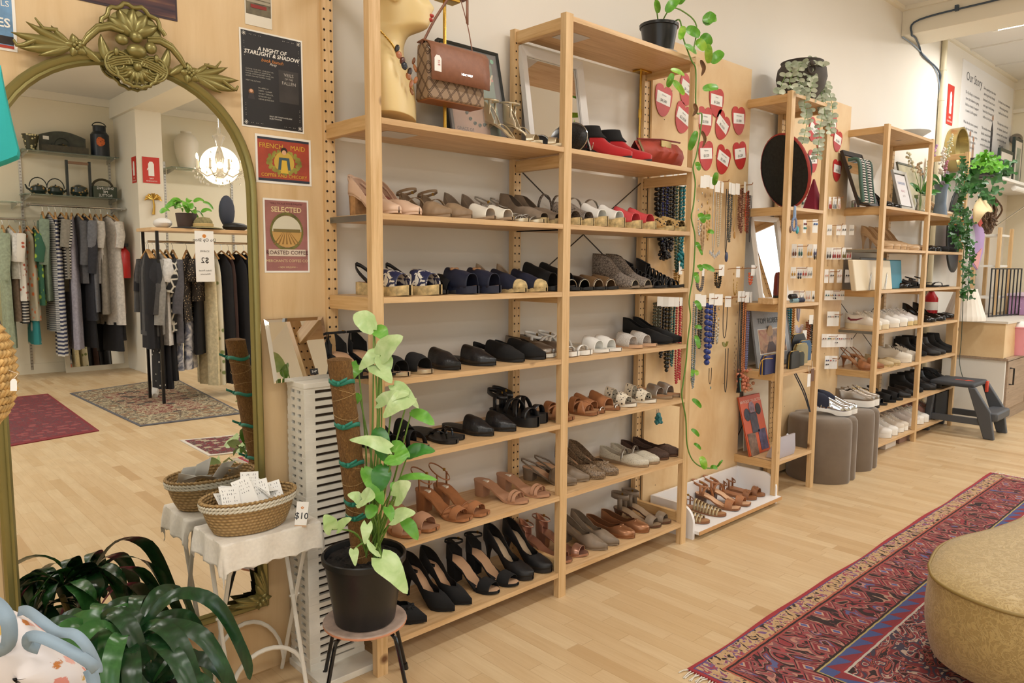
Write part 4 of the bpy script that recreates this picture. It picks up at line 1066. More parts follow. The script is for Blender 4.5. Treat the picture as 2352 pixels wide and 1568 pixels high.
SYNG = leafmat('syngonium_pale', 'a9c784', 'c3d99f', 'd3e2b4'); SYNG2 = leafmat('syngonium_mid', '5b9c34', '74b047', '9cc573'); SYNG3 = leafmat('syngonium_dark', '2f7024', '3f8530', '5a9b45')
DRAC = leafmat('dracaena_leaf', '16341a', '1f4524', '2d5a32', rough=.25); DRAC2 = leafmat('dracaena_leaf_light', '2c5a2a', '3b6f36', '4d8045', rough=.25)
POTH = leafmat('pothos_leaf', '4f8f22', '68a935', '93c558', rough=.3); POTHY = leafmat('pothos_variegated', '6fae2c', 'a9cf52', 'd9e07a', rough=.3); DRY = mat('6d4a2c', .8, var=.2)
SOIL = mat('1b1613', .95, bump=1, bscale=120, var=.5); STEM = mat('6f9440', .5); STEMR = mat('8a7a4a', .6)

# stool
PC = V((-.1, -.06, 0))
stl = thing('stool', 'small round stool with black rod legs under the flowerpot', 'stool', (PC.x, PC.y, 0))
b = B().use(mat('b8a294', .45, var=.15)); b.lathe([(.0, .249), (.112, .249), (.122, .252), (.126, .25)], 36, (PC.x, PC.y, 0), False); b.o('seat', None, stl, smooth=60)
B().lathe([(.126, .25), (.127, .246), (.126, .243), (.05, .241), (0, .241)], 36, (PC.x, PC.y, 0), False).o('seat_rim', mat('c98c6c', .4), stl, smooth=60)
b = B(); b.tube([(PC.x + .1 * cos(2 * pi * k / 30), PC.y + .1 * sin(2 * pi * k / 30), .236) for k in range(30)], .005, 7, closed=True); b.o('ring_frame', BLKP, stl)
for k in range(4):
    a = radians(14 + 90 * k); d = V((cos(a), sin(a), 0)); q = V((PC.x, PC.y, 0))
    b = B(); b.tube([q + d * .07 + V((0, 0, .235)), q + d * .105 + V((0, 0, .234)), q + d * .122 + V((0, 0, .222)), q + d * .13 + V((0, 0, .2)), q + d * .182 + V((0, 0, .012))], .0062, 9); lg = b.o('leg', BLKP, stl)
    B().tube([q + d * .1795 + V((0, 0, .022)), q + d * .184 + V((0, 0, 0))], [.0085, .0095], 9).o('rubber_foot', BLACK, lg)
pl = thing('potted_plant', 'arrowhead vine on a moss pole in a black plastic flowerpot', 'potted plant', (PC.x, PC.y, .25))
PT = mat('18191a', .38, bump=.02)
b = B(); b.lathe([(.0, .252), (.088, .252), (.091, .256), (.118, .436), (.119, .44), (.126, .441), (.127, .458), (.124, .461), (.119, .458), (.114, .43)], 40, (PC.x, PC.y, 0), False); b.o('flowerpot', PT, pl, smooth=40)
b = B(); n = 14
b.grid([[(PC.x + .115 * i / n * cos(2 * pi * k / 24), PC.y + .115 * i / n * sin(2 * pi * k / 24), .436 + .008 * rnd.random()) for k in range(24)] for i in range(1, n + 1)], cv=True)
for k in range(60):
    r_, a = .11 * sqrt(rnd.random()), rnd.random() * 6.28; b.ball((PC.x + r_ * cos(a), PC.y + r_ * sin(a), .442), rnd.uniform(.002, .006), 5, 4)
b.o('soil', SOIL, pl, smooth=0, merge=False)
t_ = Nt('coir_moss'); v_ = t_.coord((1, 1, .4)); n1 = t_.noise(v_, 160, 5, .7, 2); t_.col(t_.ramp(n1, [(.3, '5d4020'), (.55, '8a6435'), (.75, 'a98250')])); t_.bump(n1, 1, .006); COIR = t_.done(.95)
P0, P1 = V((PC.x, PC.y, .42)), V((-.19, -.09, 1.06))
b = B(); NP = 50
b.grid([[P0.lerp(P1, i / NP) + V((cos(2 * pi * k / 20), sin(2 * pi * k / 20), 0)) * (.033 + .0022 * rnd.random()) for k in range(20)] for i in range(NP + 1)] + [[P1 + V((cos(2 * pi * k / 20), sin(2 * pi * k / 20), 0)) * .02 + V((0, 0, .004)) for k in range(20)]] + [[P1 + V((0, 0, .002))] * 20], cv=True)
b.o('moss_pole', COIR, pl, smooth=0)
TEALR = mat('1f7a66', .5)
for q in (.26, .33, .52, .70, .90):
    c = P0.lerp(P1, q); b = B()
    b.grid([[c + V((.037 * cos(2 * pi * k / 18), .037 * sin(2 * pi * k / 18), z + .004 * sin(k))) for k in range(18)] for z in (-.006, .006)], cv=True)
    b.ball(c + V((-.03, -.028, 0)), .007, 6, 5)
    for dx in (-1, 1): b.grid([[c + V((-.03 + dx * x, -.03 - x * .4, z + x * .5)) for z in (-.004, .005)] for x in (0, .012, .024)])
    b.o('green_tie', TEALR, pl, smooth=60, solid=.0006, merge=False)
for k in range(9):
    b = B(); q = rnd.random() * .9 + .05; c = P0.lerp(P1, q); b.tube([c + V((.0355 * cos(a), .0355 * sin(a), .012 * sin(a + k))) for a in [2 * pi * i / 16 for i in range(16)]], .0006, 4, closed=True); b.o('twine', mat('b99a66', .8), pl)
# leaves: (base px, tip px, half width in px, distance, material, back lobes)
SL = [((858, 757), (812, 722), 26, 1.93, SYNG, .2), ((860, 752), (888, 780), 18, 1.95, SYNG2, .2), ((874, 815), (926, 772), 36, 1.9, SYNG, .3), ((872, 812), (824, 850), 26, 1.92, SYNG, .3), ((876, 815), (890, 858), 20, 1.91, SYNG, .2),
      ((822, 838), (800, 880), 22, 1.95, SYNG2, .3), ((862, 838), (900, 880), 30, 1.9, SYNG, .3), ((905, 884), (962, 938), 22, 1.9, SYNG, .3), ((868, 925), (940, 905), 24, 1.88, SYNG, .25), ((938, 912), (880, 960), 32, 1.86, SYNG, .3),
      ((945, 945), (998, 976), 15, 1.9, SYNG2, .2), ((825, 905), (806, 935), 12, 1.93, SYNG2, .2), ((895, 1030), (802, 1010), 24, 1.84, SYNG, .25), ((900, 1022), (942, 1050), 22, 1.88, SYNG2, .3), ((938, 1040), (1000, 1036), 26, 1.92, SYNG3, .3), ((905, 1045), (920, 1066), 30, 1.82, SYNG2, .2),
      ((918, 1098), (1005, 1102), 9, 1.86, SYNG2, .1), ((912, 1130), (896, 1110), 12, 1.86, SYNG2, .2), ((910, 1140), (944, 1108), 34, 1.82, SYNG, .35), ((905, 1190), (955, 1178), 26, 1.8, SYNG, .4), ((832, 1146), (862, 1142), 34, 1.8, SYNG, .3), ((828, 1148), (798, 1136), 20, 1.82, SYNG, .3),
      ((762, 1215), (744, 1182), 24, 1.78, SYNG, .3), ((776, 1214), (808, 1190), 18, 1.78, SYNG, .35), ((843, 1205), (838, 1250), 17, 1.78, SYNG, .5), ((858, 1160), (846, 1192), 14, 1.82, SYNG2, .2), ((890, 1165), (905, 1206), 15, 1.82, SYNG2, .3), ((812, 1262), (816, 1300), 14, 1.76, SYNG, .3),
      ((876, 1282), (936, 1364), 38, 1.7, SYNG, .3), ((862, 1262), (848, 1264), 26, 1.72, SYNG, .2), ((880, 1070), (870, 1130), 22, 1.86, SYNG3, .2), ((868, 985), (882, 1060), 20, 1.88, SYNG3, .2), ((836, 1075), (880, 1160), 18, 1.86, SYNG2, .2), ((925, 1190), (960, 1240), 15, 1.86, SYNG2, .2)]
for k, (pa, pb, hw, tt, m, bk) in enumerate(SL):
    tt = 2.13 + (tt - 1.85) * .9
    A, T = depth(*pa, tt), depth(*pb, tt - .02)
    nr = (CAM - A).normalized() * .8 + V((0, 0, .6)); mid = (A + T) / 2 + nr.normalized() * (T - A).length * .14
    b = B(); leaf(b, [A, mid, T], hw / FPX * tt * 1.05, ARROW if bk >= .25 else BLADE, nr, .12, .05, bk * 1.3)
    lf = b.o('leaf', m, pl, smooth=80)
    root = V((PC.x + rnd.uniform(-.02, .045), PC.y + rnd.uniform(-.03, .03), .44))
    b = B(); b.tube(bez([root, root.lerp(A, .5) + V((.01, -.004, .03)), A], 5), [.0036 - .0016 * i / 10 for i in range(11)], 6); b.o('stalk', STEM, pl, smooth=80)

# dracaena at the lower left
dq = thing('potted_plant', 'dark green dracaena with long arching leaves before the mirror', 'potted plant', (-.74, .02, 0))
DC = V((-.745, .045, 0))
b = B(); b.lathe([(0, .0), (.10, .0), (.125, .2), (.13, .205), (.118, .2), (.112, .18), (0, .18)], 28, DC, False); b.o('flowerpot', mat('4a3a30', .6, var=.1), dq, smooth=40)
crowns = [(V((-.80, .10, .40)), .15, 13), (V((-.73, .04, .36)), .24, 15), (V((-.86, .02, .30)), .18, 12), (V((-.70, .0, .24)), .21, 12)]
for ci, (cc, RL, nl) in enumerate(crowns):
    b = B(); b.tube([DC + V((0, 0, .17)), cc - V((0, 0, .03))], [.011, .008], 8); b.o('cane', STEMR, dq)
    for k in range(nl):
        a = 2 * pi * k / nl + ci * .7 + rnd.uniform(-.2, .2); el = rnd.uniform(.25, 1.1); L = RL * rnd.uniform(.85, 1.2)
        if cc.y + L * .8 * sin(a) > .24: el = max(el, 1.0); L *= .6
        d = V((cos(a), sin(a), 0))
        pts = [cc, cc + d * L * .35 + V((0, 0, L * .34 * el)), cc + d * L * .72 + V((0, 0, L * (.30 * el - .10))), cc + d * L * .98 + V((0, 0, L * (.05 * el - .42))), cc + d * L * 1.03 + V((0, 0, L * (-.25 - .55 * rnd.random())))]
        pts = [V((p.x, min(p.y, .248), max(p.z, .01))) for p in pts]
        b = B(); leaf(b, pts, .022, lambda s: sin(pi * (.06 + .94 * s)) ** .6 * (.55 + .45 * min(1, s * 3)), (CAM - cc).normalized() * .75 + V((d.x * .2, d.y * .2, .7)),   .12, .12)
        b.o('leaf', DRAC2 if rnd.random() < .25 else DRAC, dq, smooth=80)
# pink cloth on the floor seen in the mirror, floral bag, straw bag, teal bag, hat at the left edge
pk = B(); q0 = mz(300, 1458, .03)
pk.grid([[(q0.x - .12 + .24 * i / 12, q0.y - .10 + .2 * j / 12, .004 + .07 * max(0, sin(pi * i / 12) * sin(pi * j / 12)) * (1 + .5 * sin(i * 1.9) * cos(j * 2.3))) for j in range(13)] for i in range(13)])
tag(pk.o('pink_cloth', mat('d4486f', .8, bump=.2, bscale=80), smooth=80, solid=.003), 'crumpled pink cloth on the floor, seen in the big mirror', 'cloth')
# ================================================================ things cut off by the left edge, close to the camera
# teal hat-like bag corner
def slab(label, name, cat, px, t0, th, m, **k):
    """soft solid whose outline was measured in the picture, with real thickness"""
    a = [depth(x, y, t0) for x, y in px]; n = len(a); c = sum(a, V()) / n; b = B()
    rows = []
    for q, s in ((-1, .86), (-.75, .97), (0, 1), (.75, .97), (1, .86)): rows.append([c + (p - c) * s - (CAM - p).normalized() * (th * (q + 1) * .5) for p in a])
    g = b.grid(rows, cv=True); b.f(g[0]); b.f(g[-1]); return tag(b.o(name, m, None, smooth=60, **k), label, cat)
slab('teal felt bag hanging at the left edge', 'teal_bag', 'bag', [(-60, 150), (2, 150), (14, 215), (30, 285), (47, 352), (44, 366), (20, 376), (0, 383), (-60, 392)], 1.0, .06, mat('2aa6a4', .9, bump=.1, bscale=200))
slab('dark brown leather hat brim at the left edge', 'brown_hat', 'hat', [(-60, 735), (0, 735), (14, 770), (10, 800), (2, 815), (28, 840), (44, 858), (20, 868), (-60, 872)], 1.25, .1, mat('3a2a26', .7))
# straw bag: rows of plaited straw round a bulging side
sb = thing('straw_bag', 'plaited straw bag with white swing tag at the left edge', 'bag', depth(-30, 925, 1.05))
c0 = depth(-62, 855, 1.1); b = B()
for i in range(15):
    z = -.075 + .0115 * i; r = .048 * sqrt(max(.02, 1 - (abs(z) / .085) ** 2.4)) + .002; nn = 90
    for ph in (0, pi):
        b.tube([c0 + V(((r + .004 * cos(22 * a + ph)) * cos(a), (r + .004 * cos(22 * a + ph)) * sin(a), z + .0045 * sin(22 * a + ph))) for a in [2 * pi * k / nn for k in range(nn)]], .004, 5, closed=True)
b.o('plaited_side', mat('c9a468', .8, bump=.3, bscale=200, var=.2), sb, smooth=80, merge=False)
B().lathe([(.0, -.075), (.03, -.068), (.044, 0), (.03, .068), (0, .075)], 20, c0).o('lining', mat('a8834c', .9), sb)
O_ = depth(31, 884, 1.02); w_, h_ = .0045, .0085
def tp(u, v, o=0): return O_ + _R * u + _U * v - _f * o
B().prism([tp(-.0045, -.008), tp(.0045, -.008), tp(.0045, .005), tp(.002, .0085), (tp(-.002, .0085)), tp(-.0045, .005)], _f * .0006).o('swing_tag', PAPER, sb, smooth=0)
b = B(); b.tube([tp(0, .0085), depth(42, 858, 1.03), depth(20, 850, 1.04)], .0004, 4); b.o('tag_string', mat('d9cfbd', .8), sb)
# floral fabric bag with blue-grey binding, lower left corner
t_ = Nt('floral_cotton'); v_ = t_.coord(); vo = t_.n('TexVoronoi'); t_.l(v_, vo.inputs['Vector']); vo.inputs['Scale'].default_value = 34
n_ = t_.noise(v_, 70, 3, .6, 1.5); dd = t_.math('ADD', vo.outputs['Distance'], t_.math('MULTIPLY', n_, .35))
wnz = t_.n('TexWhiteNoise'); t_.l(vo.outputs['Position'], wnz.inputs['Vector']); pc = t_.ramp(wnz.outputs[0], [(0, 'd98f84'), (.25, 'c9a458'), (.5, '8d9a74'), (.7, 'e2b0a6'), (.85, 'c27a3c')], True)
ring = t_.ramp(dd, [(.52, 1.0), (.56, 0.0)]); t_.col(t_.mix(ring, 'e3dcdc', pc)); FLOR = t_.done(.85)
BLG = mat('8fa3b3', .85, bump=.1, bscale=300)
fb = thing('fabric_bag', 'floral fabric bag with blue-grey binding in the lower left corner', 'bag', depth(60, 1600, 1.05))
out = [(-70, 1385), (8, 1392), (40, 1405), (80, 1428), (115, 1458), (150, 1490), (180, 1515), (205, 1545), (212, 1600), (-70, 1640)]
a = [depth(x, y, 1.02) for x, y in out]; c = depth(40, 1560, 1.02); b = B()
g = b.grid([[c + (p - c) * s + (CAM - p).normalized() * d for p in a] for s, d in ((1, -.09), (1.0, 0), (.93, .035), (.78, .06), (.5, .08), (.2, .09), (.01, .092))], cv=True); b.o('body', FLOR, fb, smooth=180)
def strip(px, tt, w, nm, m):
    pts = bez([depth(x, y, t) for (x, y), t in zip(px, tt)], 5); b = B(); N = len(pts)
    rows = []
    for i, p in enumerate(pts):
        d = (pts[min(i + 1, N - 1)] - pts[max(i - 1, 0)]).normalized(); sd = d.cross((CAM - p).normalized()).normalized(); sd = (sd * .8 - _f * .35).normalized()
        rows.append([p - sd * w / 2, p + sd * w / 2])
    b.grid(rows); b.o(nm, m, fb, smooth=30, solid=.0012)
strip([(-30, 1375), (0, 1395), (20, 1430), (18, 1480), (-20, 1500)], (.92, .93, .93, .94, .96), .018, 'binding', BLG)
strip([(42, 1404), (62, 1402), (95, 1425), (130, 1450), (170, 1456), (200, 1485), (222, 1530), (222, 1545)], (1.0, .98, .96, .95, .94, .94, .95, .95), .013, 'handle', BLG)
strip([(90, 1490), (66, 1480), (66, 1462), (90, 1462), (130, 1478), (175, 1502), (210, 1525), (222, 1538)], (.95, .95, .94, .93, .93, .93, .94, .95), .014, 'handle', BLG)
strip([(205, 1535), (214, 1560), (218, 1600)], (.97, .97, .97), .016, 'binding', BLG)
# ================================================================ the south side of the shop, seen only in the big mirror
STD = mat('b9b7b0', .35, .8); GLS = mat('cfe3da', .05, 0, Transmission_Weight=.85, IOR=1.2)
struct(B().box((1.54, YS, 0), (1.83, -6.9, 3.1)).o('trim_3', BEAMM, smooth=0, bevel=.004))
struct(B().box((1.5, YS, 3.08), (1.86, YN, CEIL)).o('trim_4', BEAMM, smooth=0, bevel=.004))
struct(B().box((XW, YS, 0), (1.54, YS + .014, .12)).o('baseboard_south', CREAM, smooth=0))
for k, x in enumerate((.53, 1.47, 2.12, 3.0)):
    b = B().use(STD); b.box((x - .014, YS, .05), (x + .014, YS + .016, 2.62))
    b.use(DARK)
    for i in range(70):
        for dx in (-.005, .005): b.box((x + dx - .002, YS + .016, .08 + i * .036), (x + dx + .002, YS + .0166, .098 + i * .036))
    tag(b.o('slotted_upright', None, smooth=0, merge=False), ('slotted steel upright left of the painted kettles', 'slotted steel upright right of the painted kettles', 'slotted steel upright left of the white vase', 'slotted steel upright right of the white vase')[k] + ', reflected', 'shelf upright')
ys_ = -7.42
def wshelf(label, x0, x1, z, m=GLS, th=.008):
    t = thing('wall_shelf', label, 'wall shelf', ((x0 + x1) / 2, YS + .2, z))
    B().box((x0, YS + .03, z - th), (x1, ys_, z)).o('shelf_plate', m, t, smooth=0)
    for x in (x0 + .05, x1 - .06): B().prism([(x, YS + .018, z - th - .06), (x, YS + .018, z - th - .004), (x, ys_ + .03, z - th - .004), (x, ys_ + .03, z - th - .02)], (.006, 0, 0)).o('bracket', STD, t, smooth=0)
def mzz(px, py, y=ys_): return my(px, py, y)
zU, zL = mzz(150, 350).z, mzz(160, 449).z
wshelf('upper glass shelf of painted tinware, seen in the mirror', .5, 1.5, zU)
wshelf('lower glass shelf of painted kettles, seen in the mirror', .5, 1.5, zL)
wshelf('lower glass shelf left of the steel upright, in the mirror', -.4, .48, zL - .1)
wshelf('glass shelf carrying the tall white vase, in the mirror', 2.1, 3.0, mzz(420, 384).z)
TOLE = pattern('painted_tole', '1d2a25', 'b08a4a', 26, .30, .36, .35); TOLED = mat('1c2622', .4); PAINT = pattern('painted_flowers', '1d2520', 'c96a35', 22, .26, .32, .4)
yo = ys_ - .14
def mx(px, y=yo): return my(px, 400, y).x
x = mx(75); b = B(); b.lathe([(.05, zU), (.085, zU + .17), (.09, zU + .18), (.08, zU + .17)], 20, (x, yo, 0)); tag(b.o('flower_pot', pattern('floral_pot', '3c3a22', 'd9cfa0', 30, .3, .38)), 'small floral painted pot on the upper shelf, in mirror', 'pot')
x = mx(150); t = thing('letter_rack', 'dark wooden rack with curved back on the upper shelf, in mirror', 'rack', (x, yo, zU))
b = B(); b.prism([(x - .24, yo - .05, zU)] + [(x - .24 + .48 * k / 12, yo - .05, zU + .2 + .06 * sin(pi * k / 12)) for k in range(13)] + [(x + .24, yo - .05, zU)], (0, .015, 0)); b.o('back_board', mat('3a3f35', .5, var=.2), t, smooth=0)
B().box((x - .24, yo - .035, zU), (x + .24, yo + .08, zU + .08)).o('tray', mat('3f3a2a', .5, var=.2), t, smooth=0)
B().box((x - .2, yo - .034, zU + .15), (x - .14, yo - .033, zU + .19)).o('price_label', PAPER, t, smooth=0)
def kettle(label, x, z, r, spout=1):
    t = thing('kettle', label, 'kettle', (x, yo, z))
    B().lathe([(r * .75, z + .002), (r, z + r * .5), (r * .9, z + r * 1.0), (r * .5, z + r * 1.3), (0, z + r * 1.34)], 20, (x, yo, 0)).o('body', TOLE, t)
    b = B(); b.ball((x, yo, z + r * 1.4), r * .12, 8, 6); b.o('lid_knob', TOLED, t)
    b = B(); b.tube([(x + r * 1.05 * cos(pi * k / 10), yo, z + r * 1.0 + r * 1.3 * sin(pi * k / 10)) for k in range(11)], r * .07, 7); b.o('handle', TOLED, t)
    b = B(); b.tube([(x + spout * r * .8, yo, z + r * .5), (x + spout * r * 1.3, yo, z + r * .8), (x + spout * r * 1.5, yo, z + r * 1.3)], [r * .18, r * .13, r * .09], 8); b.o('spout', TOLED, t)
kettle('painted kettle standing in the rack on the upper shelf, in mirror', mx(147, yo), zU + .005, .075, -1)
kettle('painted kettle at the left end of the lower shelf, in mirror', mx(86), zL, .085, -1); kettle('painted kettle with tall hoop handle, second on lower shelf, in mirror', mx(126), zL, .085); 
t = thing('kettle_stand', 'painted kettle hung in a tall wooden stand, in mirror', 'kettle', (mx(180), yo, zL)); x = mx(180)
for s in (-1, 1): B().box((x + s * .12 - .012, yo - .02, zL), (x + s * .12 + .012, yo + .02, zL + .42)).o('stand_post', TOLED, t, smooth=0)
B().box((x - .12, yo - .015, zL + .38), (x + .12, yo + .015, zL + .41)).o('stand_bar', mat('8a6a50', .6), t, smooth=0)
B().lathe([(.07, zL + .002), (.095, zL + .05), (.085, zL + .11), (.03, zL + .14), (0, zL + .145)], 20, (x, yo, 0)).o('body', TOLE, t)
x = mx(237); t = thing('planter_box', 'dark box lettered Shelling Pie Bottle with arched handle, in mirror', 'box', (x, yo, zL))
B().box((x - .13, yo - .06, zL), (x + .13, yo + .06, zL + .14)).o('box_body', mat('35402f', .5), t, bevel=.004)
b = B(); b.tube([(x + .11 * cos(pi * k / 10), yo - .055, zL + .14 + .09 * sin(pi * k / 10)) for k in range(11)], .014, 8); b.o('handle', mat('4b4430', .5), t)
for i, s in enumerate(('SHELLING', 'PIE', 'BOTTLE')): text('lettering', s, .042, PAPER, t, (x, yo + .0605, zL + .115 - i * .042), (-1, 0, 0), ZU)
x = mx(233); t = thing('milk_can', 'tall dark painted can with orange flowers, upper shelf, in mirror', 'can', (x, yo, zU))
B().lathe([(.1, zU + .002), (.1, zU + .26), (.07, zU + .3), (.07, zU + .36), (.078, zU + .365), (0, zU + .37)], 24, (x, yo, 0)).o('can_body', mat('17212b', .35), t)
b = B(); b.ball((x - .01, yo + .085, zU + .17), (.05, .022, .07), 10, 8); b.o('painted_flowers', pattern('orange_flowers', 'c9652f', '7a3a1c', 40, .2, .4), t)
b = B(); b.tube([(x + .075 * cos(pi * k / 8), yo, zU + .36 + .05 * sin(pi * k / 8)) for k in range(9)], .006, 6); b.o('handle', TOLED, t)
# rails and clothes ------------------------------------------------------------
HANG = mat('c79a62', .45, var=.1)
def garment(label, x, y, zt, zb, w, m, rz=0.0, sl=.0, grp='clothes seen in the mirror', bottom=None, thick=.05, cat='garment', skirt=0, nm='hanging_garment', hook=True):
    """a garment on a wooden hanger; its width runs along local x, turned by rz"""
    t = thing(nm, label, cat, (x, y, zb), rz, grp); H_ = zt - zb; b = B(); rows = []; ph = rnd.random() * 6
    for i in range(13):
        q = i / 12; z = H_ * (1 - q)
        a = w * (.32 + .68 * min(1, q * 9)) if q < .11 else w * (1 - .10 * sin(pi * min(1, q * 2.2)) + skirt * max(0, q - .45))
        c = thick * (.35 + .65 * min(1, q * 5))
        z -= .0
        rows.append([(a * cos(2 * pi * k / 22) * (1 + .06 * sin(5 * 2 * pi * k / 22 + ph) * q), c * sin(2 * pi * k / 22) * (1 + .45 * sin(7 * 2 * pi * k / 22 + ph) * q), z + .02 * (1 - abs(cos(2 * pi * k / 22))) * (q < .02)) for k in range(22)])
    b.grid(rows, cv=True); b.o('body', m, t, world=False, smooth=70)
    if sl:
        for s in (-1, 1):
            b = B(); b.tube([(s * w * .9, 0, H_ - .05), (s * (w + .035), .012, H_ - .05 - sl * .5), (s * (w + .02), .03, H_ - .05 - sl)], [.05, .05, .045], 9, flat=.6); b.o('sleeve', m, t, world=False, smooth=70)
    if bottom is not None:
        zz, m2 = bottom; b = B()
        b.grid([[(w * .75 * (1 + q * .15) * cos(2 * pi * k / 18), thick * .9 * sin(2 * pi * k / 18) * (1 + .3 * sin(4 * k) * q), -zz * q + .03) for k in range(18)] for q in (0, .2, .4, .6, .8, 1)], cv=True); b.o('lower_part', m2, t, world=False, smooth=70)
    if hook:
        b = B(); b.tube([(-w * .85, 0, H_ - .035), (0, 0, H_ + .045), (w * .85, 0, H_ - .035)], .011, 7, flat=.6); hg = b.o('hanger', HANG, t, world=False, smooth=70)
        b = B(); b.tube([(0, 0, H_ + .045), (0, 0, H_ + .09), (0, .012, H_ + .105), (0, .0, H_ + .118), (0, -.01, H_ + .108)], .002, 5); b.o('hook', CHROME, hg, world=False)
    return t
def rail(label, x0, x1, y, z):
    t = thing('clothes_rail', label, 'clothes rail', ((x0 + x1) / 2, y, z)); b = B(); b.tube([(x0, y, z), (x1, y, z)], .013, 10); b.o('rail_tube', CHROME, t)
    for x in (x0 + .04, x1 - .04):
        b = B(); b.box((x - .006, YS + .018 if y < -7 else y - .01, z - .02), (x + .006, y, z + .02)); b.o('bracket', STD, t, smooth=0)
RY = -7.36
zB = my(180, 475, RY).z; zA = my(40, 503, RY).z
rail('chrome clothes rail under the kettles, in the mirror', .5, 1.52, RY, zB)
rail('chrome clothes rail left of the steel upright, in the mirror', -.5, .49, RY, zA)
STR1 = pattern('navy_stripes', 'd9d5cc', '2c3350', 1, .45, .55); 
def stripes(name, a, c, n, rough=.85, axis=2):
    t = Nt(name); cc = t.n('TexCoord'); sx = t.n('SeparateXYZ'); t.l(cc.outputs['Object'], sx.inputs[0])
    f = t.math('FRACT', t.math('MULTIPLY', sx.outputs[axis], n)); t.col(t.ramp(f, [(0, a), (.5, c)], True)); return t.done(rough)
STR1 = stripes('navy_white_stripes', 'd6d3cc', '383d5c', 22); STR2 = stripes('black_white_stripes', 'c9c5bd', '26262a', 30); STR3 = stripes('fine_grey_stripes', 'b9b8b4', '6d6f74', 40)
FLW = pattern('white_floral', 'dcd6cb', 'b0583f', 16, .2, .3, .85); FLG = pattern('green_blue_floral', '2f5c46', '9db83a', 14, .25, .4, .85); FLO = pattern('orange_green_floral', 'a8a089', 'c56a3a', 14, .24, .34, .85); TRIB = pattern('teal_triangles', 'cfc9bb', '2b7f80', 7, .2, .3, .85, 'edge')
PALM = pattern('palm_print', '1a1a1c', 'd0cbbd', 12, .04, .12, .85, 'edge'); LACE = pattern('beige_lace', '2a231d', 'b69f7d', 55, .22, .3, .85); DOTS = pattern('white_dots', '17171a', 'cfcabd', 20, .16, .2, .85); MARB = pattern('blue_marble', '5a5f70', 'c9c6c6', 9, .4, .6, .85, 'noise'); FLY = pattern('cream_yellow_floral', 'd9d3bd', '7d8a56', 12, .22, .32, .85)
cl = lambda h: mat(h, .9, bump=.15, bscale=90, var=.1)
GA = [(4, 690, 800, .22, '9aa58c', .5, 'sage green long shirt'), (20, 690, 640, .2, 'd8d5cf', .3, 'white short blouse'), (44, 690, 690, .22, FLW, .3, 'white floral blouse'), (62, 690, 735, .21, FLO, .0, 'orange and green floral dress'), (78, 690, 700, .22, FLG, .3, 'lime and blue floral shirt')]
for k, (px, pt, pb, w, m, sl, d) in enumerate(GA):
    zt = zA - .12; zb = my(px, pb, RY).z; mm = m if not isinstance(m, str) else cl(m)
    garment(d + ' on the left wall rail, in the mirror', my(px, 500, RY).x, RY, zt, zb, w, mm, pi / 2 + rnd.uniform(-.25, .25), sl, bottom=((.30, TRIB) if k == 3 else (.28, STR2) if k == 2 else (.5, cl('7c6a5a')) if k == 1 else None))
GB = [(97, 690, '7f8f7c', .5, 'sage green shirt'), (112, 760, STR3, .0, 'fine grey striped top'), (126, 815, STR1, .0, 'long navy and white striped dress'), (140, 640, STR2, .3, 'black and white striped tee'), (152, 640, '8a8478', .3, 'grey-brown blouse with orange collar'), (164, 800, '9a96a2', .0, 'long lilac grey dress'), (178, 650, '5a5a5e', .5, 'charcoal long-sleeved top'), (192, 735, '2e2f36', .6, 'black jacket'), (206, 715, '6f7076', .3, 'slate grey top'), (219, 650, 'c9c5c0', .3, 'pale grey shirt'), (231, 720, '8f897f', .0, 'stone coloured long vest'), (246, 745, 'd0cac2', .3, 'cream long cardigan'), (261, 720, 'cdb5a6', .3, 'pale pink top')]
for k, (px, pb, m, sl, d) in enumerate(GB):
    zb = my(px, pb, RY).z; mm = m if not isinstance(m, str) else cl(m)
    garment(d + ' on the rail under the kettles, in the mirror', my(px, 480, RY).x, RY, zB - .12, zb, .2 + .02 * (k % 3), mm, pi / 2 + rnd.uniform(-.3, .3), sl, bottom=((.35, cl('1f1f23')) if k in (7, 11, 12) else None))
# leaning floor mirror with pale frame
A_, Bq = mz(146, 853, 0), mz(301, 845, 0); A_.y = Bq.y = -7.62
fm = thing('floor_mirror', 'pale framed mirror leaning on the far wall, in the big mirror', 'mirror', ((A_.x + Bq.x) / 2, -7.62, 0)); x0, x1 = A_.x, Bq.x; hm = .98
def tl(x, z, o=0): return V((x, -7.60 - .1 * z + o, z))
B().prism([tl(x0 + .04, .05), tl(x1 - .04, .05), tl(x1 - .04, hm), tl(x0 + .04, hm)], (0, -.01, 0)).o('mirror_glass', MIR, fm, smooth=0)
b = B()
for xa, xb, za, zb in ((x0, x0 + .05, 0, hm + .05), (x1 - .05, x1, 0, hm + .05), (x0 + .05, x1 - .05, 0, .06), (x0 + .05, x1 - .05, hm - .01, hm + .05)): b.prism([tl(xa, za, .012), tl(xb, za, .012), tl(xb, zb, .012), tl(xa, zb, .012)], (0, -.03, 0))
b.o('frame', mat('d9cfb8', .5), fm, smooth=0)
